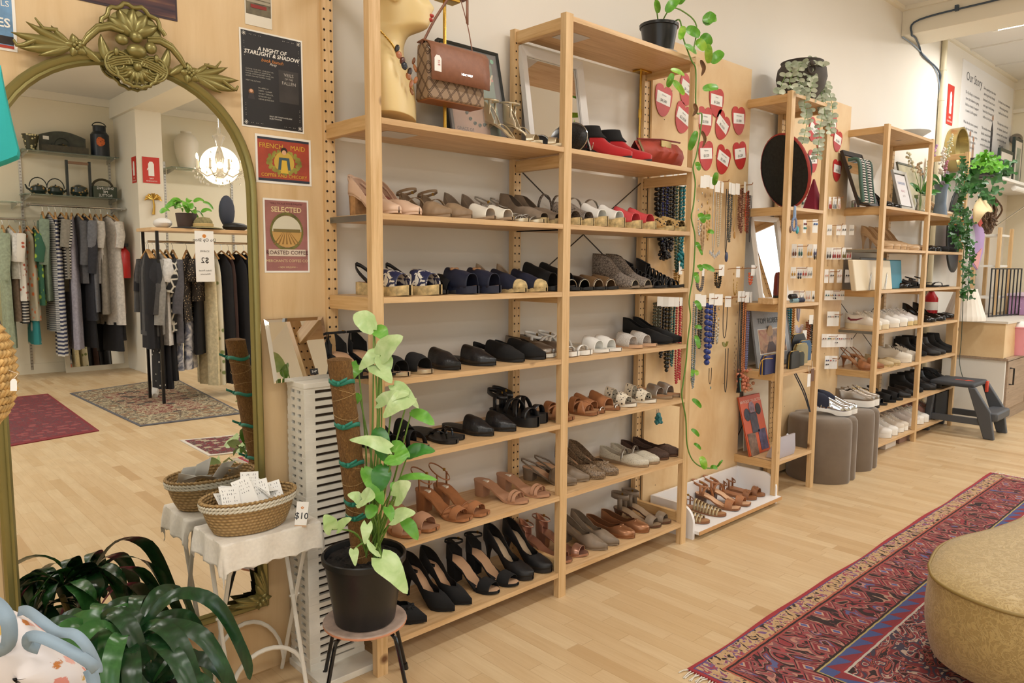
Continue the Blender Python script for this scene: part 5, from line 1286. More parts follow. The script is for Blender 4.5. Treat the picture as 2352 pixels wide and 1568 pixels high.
# free-standing rack of dark clothes with a display top ------------------------
KY = -4.95
zk = my(440, 527, KY).z; xk0, xk1 = my(330, 527, KY).x, my(600, 527, KY).x
rk = thing('clothing_rack', 'clothing rack with wooden display top holding hats, in the mirror', 'clothing rack', ((xk0 + xk1) / 2, KY, 0))
B().box((xk0, KY - .22, zk - .03), (xk1, KY + .22, zk)).o('display_top', PINE_X, rk, smooth=0)
zr = my(400, 556, KY).z
b = B(); b.tube([(xk0 + .03, KY, zr), (xk1 - .03, KY, zr)], .012, 10); b.o('rail_tube', CHROME, rk)
for x in (xk0 + .05, xk1 - .05):
    for s in (-1, 1): B().box((x - .012, KY + s * .2 - .012, 0), (x + .012, KY + s * .2 + .012, zk - .03)).o('leg', BLACK, rk, smooth=0)
GC = [(303, 800, '1b1b1f', .5, 'black long-sleeved top', None), (316, 760, '222226', .3, 'black tee', None), (328, 770, '4d4c4c', .5, 'charcoal grey knit', None), (341, 800, '2b2c30', .3, 'dark shirt', None), (352, 765, '8f8d88', .6, 'grey flecked cardigan', (.55, DOTS)), (366, 790, 'cfccc8', .2, 'white shirt edge', (.45, cl('17171b'))), (381, 760, PALM, .3, 'black and white palm-print dress', (.5, cl('141417'))), (396, 785, '55545a', .5, 'grey sequinned cardigan', (.3, MARB)), (428, 735, LACE, .0, 'black and beige lace vest', (.5, MARB)), (452, 690, LACE, .2, 'dark lace blouse', (.55, cl('131316'))), (470, 900, 'd8cba6', .0, 'long cream trousers', None), (490, 905, FLY, .0, 'cream and yellow floral trousers', None), (508, 890, '1a1a1e', .0, 'black trousers', None), (524, 860, '3a2621', .0, 'dark brown leather skirt', None), (542, 850, '15151a', .0, 'black dress', None), (560, 850, '191b22', .0, 'navy black coat', None)]
for k, (px, pb, m, sl, d, bt) in enumerate(GC):
    zb = my(px, pb, KY).z; mm = m if not isinstance(m, str) else cl(m)
    garment(d + ' on the rack with hats, in the mirror', max(my(px, 560, KY).x, xk0 + .02), KY, zr - .12, max(zb, .12), .19, mm, pi / 2 + rnd.uniform(-.2, .2) + (.7 if k in (8, 9) else 0), sl, bottom=bt)
lg = mz(337, 903, 0); t = thing('mannequin', 'white mannequin leg standing on the patterned rug, in the mirror', 'mannequin', (lg.x + .04, -5.3, 0))
b = B(); b.tube([(lg.x + .04, -5.3, .9), (lg.x + .04, -5.3, .5), (lg.x + .035, -5.3, .3), (lg.x + .03, -5.3, .1), (lg.x + .01, -5.25, .04), (lg.x - .02, -5.16, .02)], [.07, .055, .05, .032, .035, .025], 12); b.o('leg', mat('e8e4de', .3), t)
sg = thing('shop_sign', 'white card sign reading Do Op Shop scarves $2 on the rack, in the mirror', 'sign', (my(470, 650, KY + .24).x, KY + .24, 1.2))
c0, c1 = my(451, 647, KY + .24), my(490, 531, KY + .24); B().box((c0.x, KY + .238, c0.z), (c1.x, KY + .241, c1.z)).o('card', PAPER, sg, smooth=0); xm = (c0.x + c1.x) / 2; hgt = c1.z - c0.z
for s, q, z_ in (('Do Op Shop', .042, .82), ('SCARVES', .022, .6), ('$2', .075, .42), ('Unless Priced', .022, .22), ('Otherwise', .022, .15)): text('lettering', s, q, INK, sg, (xm, KY + .2415, c0.z + hgt * z_), (-1, 0, 0), ZU)
b = B(); b.disc((xm, KY + .2416, c0.z + hgt * .9), .018, (0, 1, 0), 12); b.o('shop_mark', ORN, sg, smooth=0)
# on the display top
def onk(px): return my(px, 520, KY + .05).x
x = onk(467); t = thing('straw_hat', 'woven straw sun hat with band on the rack top, in the mirror', 'hat', (x, KY + .05, zk))
STRAW = mat('8d8257', .85, bump=.6, bscale=120, var=.2)
b = B(); b.lathe([(.2, zk + .01), (.17, zk + .016), (.09, zk + .03), (.085, zk + .08), (.06, zk + .115), (0, zk + .125)], 28, (x, KY + .05, 0)); b.o('hat_body', STRAW, t); b = B(); b.lathe([(.093, zk + .03), (.095, zk + .055), (.089, zk + .06)], 28, (x, KY + .05, 0), False); b.o('hat_band', mat('c9ab72', .8), t)
x = onk(420); B_ = B(); B_.lathe([(.13, zk + .002), (.12, zk + .012), (.05, zk + .02), (0, zk + .02)], 24, (x, KY + .1, 0)); tag(B_.o('flat_cap', BLKS), 'flat black hat on the rack top left of the straw hat, in mirror', 'hat')
x = onk(378); b = B(); b.ball((x, KY, zk + .05), (.08, .12, .05), 12, 8); tag(b.o('white_sneaker', mat('d9d5cf', .6)), 'white shoe at the left end of the rack top, in mirror', 'shoe')
x = onk(545); b = B(); b.ball((x, KY, zk + .04), (.13, .1, .045), 12, 8); tag(b.o('dark_bag', BLK), 'small black bag at the right end of the rack top, in mirror', 'bag')
x = my(520, 460, KY - .1).x; b = B(); b.ball((x, KY - .1, zk + .2), (.08, .06, .16), 14, 10); tag(b.o('dark_backpack', mat('3a3f4d', .7, bump=.2)), 'dark grey backpack standing on the rack top, in the mirror', 'backpack')
x = my(427, 470, KY - .12).x; t = thing('potted_plant', 'leafy vine in a brown leather pot on the rack top, in mirror', 'potted plant', (x, KY - .12, zk))
B().lathe([(.08, zk + .002), (.1, zk + .16), (.09, zk + .16), (0, zk + .14)], 20, (x, KY - .12, 0)).o('flowerpot', mat('4b3a33', .6), t)
for k in range(26):
    a = rnd.random() * 6.28; r0 = rnd.uniform(.02, .2); A = V((x + r0 * cos(a), KY - .12 + r0 * .6 * sin(a), zk + .17 + rnd.random() * .12)); T = A + V((.1 * cos(a), .07 * sin(a), rnd.uniform(-.08, .03)))
    b = B(); leaf(b, [A, (A + T) / 2 + V((0, 0, .02)), T], .035, HEART, (0, .6, .8)); b.o('leaf', POTH if k % 3 else SYNG2, t, smooth=80)
# pillar signs, palm, vase, chandelier, extinguisher
def extsign(label, O, X, w=.15, h=.24):
    O, X = V(O), V(X); N = X.cross(V(ZU)); t = thing('fire_extinguisher_sign', label, 'sign', O - V((0, 0, h / 2)))
    def q(u, v, o): return O + X * u + V((0, 0, v)) + N * o
    R_ = mat('c8352b', .5)
    B().prism([q(-w / 2, -h / 2, .001), q(w / 2, -h / 2, .001), q(w / 2, h / 2, .001), q(-w / 2, h / 2, .001)], N * .002).o('plate', R_, t, smooth=0)
    b = B(); b.prism([q(u, v, .0035) for u, v in ((-w * .17, -h * .22), (w * .17, -h * .22), (w * .17, h * .24), (w * .08, h * .33), (-w * .08, h * .33), (-w * .17, h * .24))], N * .0005); b.prism([q(u, v, .0035) for u, v in ((w * .17, h * .1), (w * .24, h * .04), (w * .24, -h * .02), (w * .17, h * .04))], N * .0005); b.o('extinguisher_symbol', PAPER, t, smooth=0)
    text('lettering', 'FIRE', h * .085, PAPER, t, q(0, -h * .32, .003), X, ZU); text('lettering', 'EXTINGUISHER', h * .06, PAPER, t, q(0, -h * .42, .003), X, ZU)
p = my(347, 391, -6.9); extsign('red fire extinguisher sign on the pillar face, in the mirror', (p.x, -6.898, p.z), (-1, 0, 0), .19, .30)
extsign('red fire extinguisher sign on the pillar side, in the mirror', (1.538, -7.0, p.z), (0, -1, 0), .16, .30)
p = my(352, 467, -6.88); t = thing('palm_ornament', 'small gold palm tree ornament on the pillar, in the mirror', 'ornament', (p.x, -6.88, p.z - .12))
b = B(); b.tube([(p.x, -6.885, p.z - .13), (p.x + .01, -6.88, p.z - .03), (p.x, -6.88, p.z + .05)], [.018, .012, .01], 8); b.o('trunk', GOLD, t)
b = B()
for k in range(8):
    a = pi * k / 7; A = V((p.x, -6.88, p.z + .05)); d = V((cos(a), .1, sin(a) * .8 + .1)); leaf(b, [A, A + d * .06, A + d * .1 + V((0, 0, -.03))], .016, BLADE, (0, 1, .2))
b.o('fronds', GOLD, t, smooth=80)
pv = my(430, 383, ys_ - .14); b = B(); zv = mzz(420, 384).z; b.lathe([(.09, zv + .002), (.14, zv + .2), (.15, zv + .34), (.11, zv + .42), (.06, zv + .45), (.07, zv + .47), (.05, zv + .46)], 24, (pv.x, ys_ - .14, 0)); tag(b.o('tall_vase', mat('ddd5c4', .4)), 'tall cream vase on the glass shelf, seen in the mirror', 'vase')
CH = my(505, 385, -5.6)
ch = thing('chandelier', 'lit crystal chandelier with candle bulbs hanging on a chain, in mirror', 'chandelier', CH)
CRY = mat('f4f0e6', .05, 0, Transmission_Weight=.7, IOR=1.45); BULB = Nt('candle_bulb'); BULB.b.inputs['Emission Color'].default_value = (1, .8, .5, 1); BULB.b.inputs['Emission Strength'].default_value = 4; BULB = BULB.done(.4)
b = B(); b.tube([CH + V((0, 0, .4)), V((CH.x, CH.y, CEIL))], .006, 6); b.o('chain', CHROME, ch)
b = B(); b.lathe([(.0, -.12), (.05, -.1), (.03, 0), (.05, .1), (.025, .22), (.07, .33), (.02, .36), (.02, .42)], 14, CH); b.o('glass_stem', CRY, ch)
for k in range(8):
    a = 2 * pi * k / 8; d = V((cos(a), sin(a), 0))
    b = B(); b.tube([CH + d * .03 + V((0, 0, -.05)), CH + d * .14 + V((0, 0, -.1)), CH + d * .24 + V((0, 0, -.04))], .008, 7); b.lathe([(.0, -.04), (.04, -.03), (.045, -.025)], 12, CH + d * .24, False); am = b.o('arm', CRY, ch)
    b = B(); b.tube([CH + d * .24 + V((0, 0, -.03)), CH + d * .24 + V((0, 0, .07))], .012, 8); b.o('candle_sleeve', mat('efe6d0', .5), am)
    b = B(); b.ball(CH + d * .24 + V((0, 0, .1)), (.014, .014, .034), 8, 6); b.o('bulb', BULB, am)
b = B()
for k in range(70):
    a = rnd.random() * 6.28; r_, z_ = rnd.choice(((.24, -.1), (.2, -.14), (.12, -.18), (.1, .15), (.13, .05), (.27, -.07))); b.ball(CH + V((r_ * cos(a), r_ * sin(a), z_ + rnd.uniform(-.03, .03))), (.009, .009, .015), 6, 4)
b = tag(b.o('crystal_drops', CRY, ch, merge=False), '', ''); del b['label'], b['category']; b['kind'] = 'stuff'
pl_ = bpy.data.lights.new('chandelier_glow', 'POINT'); pl_.energy = 6; pl_.color = (1, .8, .52); pl_.shadow_soft_size = .2; po = bpy.data.objects.new('chandelier_glow', pl_); COL.objects.link(po); po.location = CH + V((0, 0, .02))
fe = my(297, 590, -7.1); t = thing('fire_extinguisher', 'red fire extinguisher on the wall beside the pillar, in the mirror', 'fire extinguisher', (1.44, -7.2, fe.z - .25))
B().lathe([(.06, fe.z - .25), (.065, fe.z - .23), (.065, fe.z + .05), (.03, fe.z + .1), (.02, fe.z + .12)], 18, (1.44, -7.2, 0)).o('cylinder', mat('b3201c', .3), t); B().box((1.42, -7.22, fe.z + .12), (1.47, -7.12, fe.z + .16)).o('valve_handle', BLACK, t, bevel=.004)
# rugs on the far floor
def rugmat(name, a, b_, c, border, sc=14, mid=None):
    t = Nt(name); v = t.coord(); vo = t.n('TexVoronoi', distance='CHEBYCHEV'); t.l(v, vo.inputs['Vector']); vo.inputs['Scale'].default_value = sc
    w = t.noise(v, sc * 1.6, 4, .7, 2.5); cx = t.ramp(w, [(.38, a), (.5, b_), (.6, c), (.68, a)], True); cx = t.mix(t.ramp(vo.outputs['Distance'], [(.25, 1.0), (.3, 0.0)]), cx, c)
    t.col(cx); t.bump(t.noise(v, 400, 2), .5, .003); return t.done(.95)
def floor_rug(label, P, mats, inset, nm='rug'):
    t = thing(nm, label, 'rug', (sum(p[0] for p in P) / 4, sum(p[1] for p in P) / 4, 0)); c = V((sum(p[0] for p in P) / 4, sum(p[1] for p in P) / 4, 0)); z = .006
    for k, (i, m) in enumerate(zip(inset, mats)):
        q = [c + (V((p[0], p[1], 0)) - c) * i for p in P]; B().prism([V((p.x, p.y, .0005)) for p in q], (0, 0, z + .0006 * k)).o('border' if k < len(mats) - 1 else 'field', m, t, smooth=0)
r1 = [mz(0 - 60, 922, 0), mz(110, 905, 0), mz(228, 990, 0), mz(-60, 1040, 0)]
floor_rug('worn red rug on the far floor, left in the mirror', r1, [mat('7d2a30', .95), rugmat('worn_red_rug', '7a2c33', '5a3a40', '8f4a4a', 0, 12)], (1, .94))
r2 = [mz(160, 904, 0), mz(322, 980, 0), mz(560, 950, 0), mz(400, 868, 0)]
floor_rug('beige and black patterned rug under the rack, in the mirror', r2, [mat('5a5a60', .95), rugmat('beige_rug_border', 'b7a888', '4b443c', '8a6a4e', 0, 10), rugmat('beige_rug_field', '7a4038', 'b7a888', '4b443c', 0, 8)], (1, .96, .62))
r3 = [mz(413, 1012, 0), mz(480, 1048, 0), mz(640, 1030, 0), mz(560, 998, 0)]
floor_rug('small fringed red rug behind the basket, in the mirror', r3, [mat('cfc8bb', .95), rugmat('small_red_rug', '7a2c33', '4a3a3c', 'a89a80', 0, 12)], (1, .9))
# ================================================================ display shelf at the top of the wide unit
DZ = SZ[0]
SKIN = mat('ead29a', .38, Subsurface_Weight=.05); LIP = mat('c04a48', .35)
Fh = V((_R.x, _R.y, 0)).normalized(); Sh = V((-Fh.y, Fh.x, 0))      # the bust looks along Fh, its far side along Sh
BC_ = V((.165, .165, 0)); TB = (BC_ + V((0, 0, 1.95)) - CAM).dot(_f)
mb = thing('mannequin_bust', 'bald cream mannequin bust in profile on the display shelf', 'mannequin', (BC_.x, BC_.y, DZ))
prof = [(281, 951, 842, .15), (280.5, 951, 842, .15), (279, 951, 842, .152), (250, 951, 841, .16), (220, 949, 840, .168), (190, 944, 840, .17), (165, 936, 840, .16), (148, 929, 841, .13), (135, 924, 842, .085), (122, 924, 842, .062), (108, 927, 846, .056), (96, 932, 846, .056), (86, 940, 846, .060), (79, 962, 846, .062), (74, 978, 845, .062), (68, 984, 844, .064), (60, 983, 844, .067), (50, 985, 844, .070), (40, 985, 844, .072), (30, 986, 844, .074), (20, 984, 844, .075), (8, 981, 844, .076), (-5, 985, 844, .077), (-20, 986, 844, .078), (-40, 980, 846, .077), (-60, 966, 842, .070), (-75, 945, 858, .056), (-85, 918, 876, .03)]
u0 = 1176 + FPX * (BC_ - V((CAM.x, CAM.y, 0))).dot(Fh) / TB
def bz(py): return ay(935, py, BC_.y).z
rows = []
for py, pf, pb_, hw in prof:
    cf = ((pf + pb_) / 2 - u0) / FPX * TB; a = (pf - pb_) / 2 / FPX * TB; z = bz(py); r_ = []
    for k in range(40):
        th = 2 * pi * k / 40; x = a * (abs(cos(th)) ** .9) * (1 if cos(th) > 0 else -1); y = hw * sin(th)
        dth = th if th < pi else th - 2 * pi
        if 14 < py < 46: x += .026 * math.exp(-((dth * 5.2) ** 2)) * (1 - abs(py - 33) / 19 if py < 33 else max(0, 1 - (py - 33) / 10))      # nose
        if 2 < py < 22: x -= .012 * math.exp(-(((abs(dth) - .5) * 6) ** 2))                                   # eye sockets
        if 45 < py < 64: x += .006 * math.exp(-((dth * 4) ** 2))
        r_.append(BC_ + Fh * (cf + x) + Sh * (y) + V((0, 0, z)))
    rows.append(r_)
b = B(); g = b.grid(rows, cv=True); b.f(g[-1]); b.f(g[0]); b.o('bust', SKIN, mb, smooth=180, sub=1)
def onb(pf, py, side): return BC_ + Fh * ((pf - u0) / FPX * TB) + Sh * side + V((0, 0, bz(py)))
b = B(); b.ball(onb(986, 47, 0), (.014, .014, .006), 10, 6, M.Rotation(atan2(Fh.y, Fh.x), 3, 'Z')); b.ball(onb(984, 56, 0), (.013, .013, .007), 10, 6, M.Rotation(atan2(Fh.y, Fh.x), 3, 'Z')); b.o('lips', LIP, mb)
for s in (-1, 1):
    b = B(); b.ball(onb(968, 6, s * .043), (.012, .008, .006), 10, 6, M.Rotation(atan2(Fh.y, Fh.x), 3, 'Z')); b.use(mat('3a3c44', .2)); b.o('eye', mat('3a3c44', .2), mb)
    b = B(); b.tube(bez([onb(978, -8, s * .03), onb(964, -14, s * .052), onb(946, -8, s * .064)], 4), .003, 6); b.o('eyebrow', mat('8a6a48', .6), mb)
    b = B(); ec = onb(915, 8, s * .078)
    b.tube([ec + Fh * (.017 * cos(a)) + Sh * (s * .006) + V((0, 0, .032 * sin(a))) for a in [2 * pi * k / 16 for k in range(16)]], .0065, 7, closed=True); b.ball(ec + V((0, 0, -.005)), (.013, .006, .026), 10, 8, M.Rotation(atan2(Fh.y, Fh.x), 3, 'Z')); b.o('ear', SKIN, mb, merge=False)
nk = thing('necklace', 'chunky brown and black stone necklace worn by the mannequin bust', 'necklace', onb(940, 200, -.05))
ch = [onb(880, 95, -.058), onb(898, 115, -.062), onb(912, 135, -.09), onb(922, 155, -.12)]
b = B()
for p in bez(ch, 7): b.ball(p - Sh * .006, .0035, 6, 5)
b.o('chain', GOLD, nk, merge=False)
for i, (px, py, sd, w, h, c) in enumerate(((921, 141, -.105, .009, .012, '2a2522'), (926, 157, -.115, .011, .012, 'b0704e'), (934, 170, -.12, .010, .012, '5c2f22'), (938, 181, -.12, .011, .014, '2b2e38'), (948, 190, -.10, .009, .013, '3d2a22'), (945, 200, -.10, .010, .012, 'a5683f'), (949, 213, -.08, .007, .014, 'b0704e'), (949, 228, -.07, .006, .013, '8a5a3a'), (944, 152, -.02, .006, .012, '7a4a30'), (948, 170, -.03, .006, .014, 'a5683f'), (950, 198, -.04, .007, .012, 'b5764e'))):
    p = onb(px, py, sd); p = p - (p - CAM).normalized() * .028 if sd < -.06 else p + Fh * .008
    b = B(); b.ball(p, (w * .9, .006, h), 7, 5, M.Rotation(YAW, 3, 'Z').inverted() @ M.Rotation(.3 * (-1) ** i, 3, 'Y')); st = b.o('stone', mat(c, .25), nk)
# brass stands, handbag, framed poster, white frame mirror -----------------------
def brass(label, px, y, ztop, top):
    x = fx(px, y, DZ); t = thing('brass_stand', label, 'display stand', (x, y, DZ)); BR = mat('c9a24a', .25, 1)
    B().lathe([(0, DZ + .001), (.055, DZ + .001), (.055, DZ + .006), (.012, DZ + .012), (0, DZ + .012)], 24, (x, y, 0)).o('base', BR, t)
    b = B(); b.tube([(x, y, DZ + .01), (x, y, ztop)], .0058, 10); b.tube([(x, y, DZ + .25), (x, y, DZ + .29)], .009, 10); b.o('pole', BR, t); top(t, x, y, ztop, BR)
def hooktop(t, x, y, z, m):
    b = B(); b.box((x - .03, y - .025, z), (x + .05, y + .02, z + .012)); b.o('rest', m, t, bevel=.003)
hx = ay(1045, 5, .10)
brass('brass display stand holding up the brown handbag', 1022, .12, hx.z, hooktop)
def moon(t, x, y, z, m):
    b = B(); b.prism([(x + .036 * cos(pi * k / 14), y - .02, z + .036 * sin(pi * k / 14)) for k in range(15)], (0, .012, 0)); b.box((x - .04, y - .03, z - .014), (x + .045, y + .02, z)); b.o('half_moon_rest', m, t, bevel=.002)
brass('tall brass stand with half-moon top in the right bay', 1467, .262, ay(1482, 163, .26).z, moon)
HB = thing('handbag', 'brown shoulder bag with patterned body and leather flap, hung on a stand', 'handbag', (.37, .1, 1.86))
LEA = mat('8f5f48', .5, bump=.06, bscale=180, var=.05)
t_ = Nt('lattice_canvas'); c_ = t_.n('TexCoord'); sx_ = t_.n('SeparateXYZ'); t_.l(c_.outputs['Object'], sx_.inputs[0]); xy = t_.math('ADD', sx_.outputs[0], sx_.outputs[1])
d1 = t_.math('ABSOLUTE', t_.math('SUBTRACT', t_.math('FRACT', t_.math('MULTIPLY', t_.math('ADD', xy, t_.math('MULTIPLY', sx_.outputs[2], .75)), 24.0)), .5)); d2 = t_.math('ABSOLUTE', t_.math('SUBTRACT', t_.math('FRACT', t_.math('MULTIPLY', t_.math('SUBTRACT', xy, t_.math('MULTIPLY', sx_.outputs[2], .75)), 24.0)), .5))
mm_ = t_.math('MINIMUM', t_.math('ABSOLUTE', t_.math('SUBTRACT', d1, .06)), t_.math('ABSOLUTE', t_.math('SUBTRACT', d2, .06)))
t_.col(t_.ramp(mm_, [(.0, '4a3829'), (.035, '6b5442'), (.05, '9a8168')])); CANV = t_.done(.7)
x0, x1, y0, y1, z0, z1 = .244, .484, .058, .138, 1.872, 2.052
b = B(); b.grid([[(x0 + (x1 - x0) * i / 10, y0 - .010 * sin(pi * i / 10) * sin(pi * min(1, q * 1.3)) + (y1 - y0) * f_ * (1 - .3 * q) + .012 * q, z0 + .012 * sin(pi * i / 10) * 0 + (z1 - z0) * q) for f_, q in ((0, 0), (0, .25), (0, .5), (0, .75), (0, 1), (1, 1), (1, .75), (1, .5), (1, .25), (1, 0))] for i in range(11)], cv=True)
for i in (0, 10):
    b.f([b.v((x0 + (x1 - x0) * i / 10, y0 + (y1 - y0) * f_ * (1 - .3 * q) + .012 * q, z0 + (z1 - z0) * q)) for f_, q in ((0, 0), (0, .25), (0, .5), (0, .75), (0, 1), (1, 1), (1, .75), (1, .5), (1, .25), (1, 0))])
b.o('canvas_body', CANV, HB, smooth=50, bevel=.006)
B().box((x0 + .004, y0 + .004, z0 - .004), (x1 - .004, y1 - .004, z0 + .006)).o('leather_base', mat('8a5632', .5), HB, bevel=.003)
b = B(); fr = [(y1 - .018, z1 + .004), (y0 + .03, z1 + .008), (y0 + .004, z1 - .002), (y0 - .012, z1 - .02), (y0 - .018, z1 - .07), (y0 - .018, z1 - .125)]
b.grid([[(x0 - .004 + (x1 - x0 + .008) * i / 8, y - .003 * sin(pi * i / 8), z) for y, z in fr] for i in range(9)]); fl = b.o('flap', LEA, HB, smooth=60, solid=.004, bevel=.002)
text('metal_letters', 'NINE WEST', .0095, CHROME, HB, ((x0 + x1) / 2 + .02, y0 - .0225, z1 - .092), XR, ZU, bold=.0004, depth_=.0006)
for px_, a, bend in ((1005, V((x0 + .002, .1, z1 - .005)), -.02), (1072, V((x1 - .02, .1, z1 + .0)), .02)):
    tpp = V((hx.x - .01 + (.035 if px_ > 1040 else -.012), .1, hx.z + .014)); b = B(); pts = bez([a, a.lerp(tpp, .5) + V((bend * .3, 0, 0)), tpp], 6)
    b.grid([[p + V((dx * .7, dx * .7, 0)) for dx in (-.011, .011)] for p in pts]); b.o('strap', LEA, HB, smooth=80, solid=.003)
B().box((hx.x - .02, .088, hx.z + .012), (hx.x + .045, .114, hx.z + .017)).o('strap_top', LEA, HB, bevel=.002)
b = B(); q = V((hx.x + .05, .095, hx.z - .05)); b.grid([[q + V((.0 + dx, dx * .6, dz)) for dx in (-.008, .008)] for dz in (.07, .03, -.012)]); b.o('strap_end', LEA, HB, smooth=80, solid=.003)
O_ = V((.262, .035, 1.98))
B().prism([O_ + V((x, 0, z)) for x, z in ((-.014, -.027), (.014, -.027), (.014, .014), (.007, .024), (-.007, .024), (-.014, .014))], (0, .001, 0)).o('swing_tag', PAPER, HB, smooth=0)
text('tag_price', '$15', .012, LIP, HB, O_ + V((.004, -.0005, .0)), (0, 0, 1), (-1, 0, 0)); b = B(); b.tube([O_ + V((0, 0, .02)), O_ + V((-.012, .03, .05)), V((x0 + .004, .09, z1 + .01))], .0008, 4); b.o('tag_string', WHITE, HB)
def leaning(label, name, cat, pxl, pxr, y_bot, y_top, h, z0, fw, fm, inner, fth=.02):
    """framed rectangle standing on a shelf and leaning back; inner(t, P, w, h) fills it"""
    x0, x1 = fx(pxl, y_bot, z0), fx(pxr, y_bot, z0); w = x1 - x0; up = V((0, y_top - y_bot, h)).normalized(); N = V((1, 0, 0)).cross(up); O = V((x0, y_bot, z0 + .002))
    P = lambda u, v, o=0: O + V((u, 0, 0)) + up * v + N * o
    t = thing(name, label, cat, (x0 + w / 2, y_bot, z0)); b = B()
    b.grid([[P(0, 0, 0), P(w, 0, 0), P(w, h, 0), P(0, h, 0)], [P(0, 0, fth), P(w, 0, fth), P(w, h, fth), P(0, h, fth)], [P(fw, fw, fth * .7), P(w - fw, fw, fth * .7), P(w - fw, h - fw, fth * .7), P(fw, h - fw, fth * .7)], [P(fw, fw, fth * .3), P(w - fw, fw, fth * .3), P(w - fw, h - fw, fth * .3), P(fw, h - fw, fth * .3)]], cv=True)
    b.quad(P(0, 0), P(0, h), P(w, h), P(w, 0)); b.o('frame', fm, t, smooth=0); inner(t, P, w, h, up); return t
def rect(t, nm, P, u0, u1, v0, v1, o, m):
    b = B(); b.prism([P(u0, v0, o), P(u1, v0, o), P(u1, v1, o), P(u0, v1, o)], (P(0, 0, .0004) - P(0, 0, 0))); return b.o(nm, m, t, smooth=0)
GLOSS = mat('ffffff', .04, 0, Alpha=.10)
def dayp(t, P, w, h, up):
    rect(t, 'mount', P, .01, w - .01, .01, h - .01, .007, mat('4a3f38', .5)); rect(t, 'printed_sheet', P, .03, w - .035, .012, h - .05, .0078, mat('6f8272', .6, var=.08))
    rect(t, 'printed_skin', P, .03, w - .09, .012, h * .42, .0084, mat('b99178', .6, var=.15, bscale=20))
    text('lettering', 'Day', .062, mat('d6c3a4', .6), t, P(w - .085, h - .1, .0082), XR, up, bold=.001); b = B(); b.disc(P(w - .042, h - .112, .0088), .006, up.cross(V(XR)) * -1, 10); b.o('printed_dot', mat('d98f84', .6), t, smooth=0)
    for i, s in enumerate(('GRACE OF', 'PLAYS')): text('lettering', s, .017, mat('2f261f', .6), t, P(.04, .05 - i * .02, .0092), XR, up, 'LEFT')
    b = B(); b.disc(P(w - .03, h - .035, .009), .009, V(XR).cross(up), 12); b.o('green_sticker', mat('6fb592', .5), t, smooth=0)
    for k in range(9):
        a = pi + pi * k / 8; b = B(); b.ball(P(w * .52 + .06 * cos(a), .14 + .075 * sin(a) * .9, .010), .007, 8, 6); b.o('necklace_stone', mat('4f5f58', .2), t)
    rect(t, 'glass', P, .012, w - .012, .012, h - .012, .0155, GLOSS)
leaning('black framed green poster lettered Day behind the handbag', 'framed_poster', 'framed poster', 1031, 1168, .2, .285, .375, DZ, .009, mat('1d2120', .35), dayp)
def mirin(t, P, w, h, up): rect(t, 'mirror_glass', P, .03, w - .03, .03, h - .03, .006, MIR)
leaning('white framed mirror leaning behind the uprights on the display shelf', 'framed_mirror', 'mirror', 1212, 1352, .22, .288, .43, DZ, .034, mat('dcd9d6', .35), mirin, .024)
# right bay of the display shelf -------------------------------------------------
cb = thing('clutch_bag', 'small round black quilted clutch beside the red boots', 'bag', (fx(1332, .05, DZ), .06, DZ)); x = fx(1331, .06, DZ)
QUIL = pattern('quilted_black', '26262a', '0a0a0c', 90, .02, .12, .4, 'edge')
b = B(); b.ball((x, .12, DZ + .062), (.028, .10, .061), 18, 12); b.o('quilted_body', QUIL, cb); b = B(); b.tube([(x, .12 + .1 * cos(a), DZ + .062 + .062 * sin(a)) for a in [2 * pi * k / 30 for k in range(30)]], .003, 6, closed=True); b.o('zip', CHROME, cb); b = B(); b.tube([(x, .02, DZ + .05), (x + .004, .008, DZ + .02), (x + .004, .005, DZ + .006)], .003, 6); b.o('zip_pull', CHROME, cb)
RBT = dict(up=REDS, H=.05, heel='block', heelm=BLK, sole=BLK, toe='almond', w=1.05, uppers=[('upper', 0, 1, .4, BOOTD, BOOTW, REDS, .1), ('black_panel', .0, .28, .9, [(0, .094), (.28, .094)], [(0, .09), (.28, .05)], BLKS)], shaft=(.085, BLKS), straps=[('side_zip', .3, .42, .075, .02, CHROME)], inn=BLK)
pair(RBT, 'red suede ankle boot with black panels on the display shelf', (1452, 1497), DZ, .02, (28, 28))
pb = thing('pouch_bag', 'coral red pleated pouch bag with gold plate on the display shelf', 'bag', (1.52, .1, DZ)); RL = mat('a8402f', .55, bump=.3, bscale=40, var=.08)
xa, xb = fx(1478, .06, DZ), fx(1578, .06, DZ); b = B(); n = 20
b.grid([[(xa + (xb - xa) * (i / n) + .006 * sin(q * 5), .06 + .07 * sin(pi * q) * s * (.3 + .7 * sin(pi * (.06 + .88 * i / n))) + .004 * sin(i * 1.7 + q * 7) * s + .05, DZ + .002 + .115 * q * (.86 + .14 * sin(pi * i / n) + .12 * i / n)) for s, q in ((-1, 0), (-1, .25), (-1, .5), (-1, .75), (-1, 1), (1, .75), (1, .5), (1, .25))] for i in range(n + 1)], cv=True); b.o('pleated_body', RL, pb, smooth=60)
xm = (xa + xb) / 2 + .0; B().box((xm - .045, .054, DZ + .082), (xm + .03, .062, DZ + .112)).o('gold_plate', mat('b39b6a', .3, 1), pb, bevel=.002)
b = B(); b.tube([(xa + .005, .1, DZ + .11), ((xa + xb) / 2, .085, DZ + .122), (xb - .005, .1, DZ + .128)], .004, 7); b.o('zip', mat('7c2a20', .5), pb); b = B(); b.tube([(xa + .008, .095, DZ + .1), (xa + .012, .075, DZ + .06), (xa + .016, .068, DZ + .03)], .006, 6); b.ball((xa + .018, .066, DZ + .022), .011, 8, 6); b.o('zip_charm', mat('8d8262', .3, 1), pb)
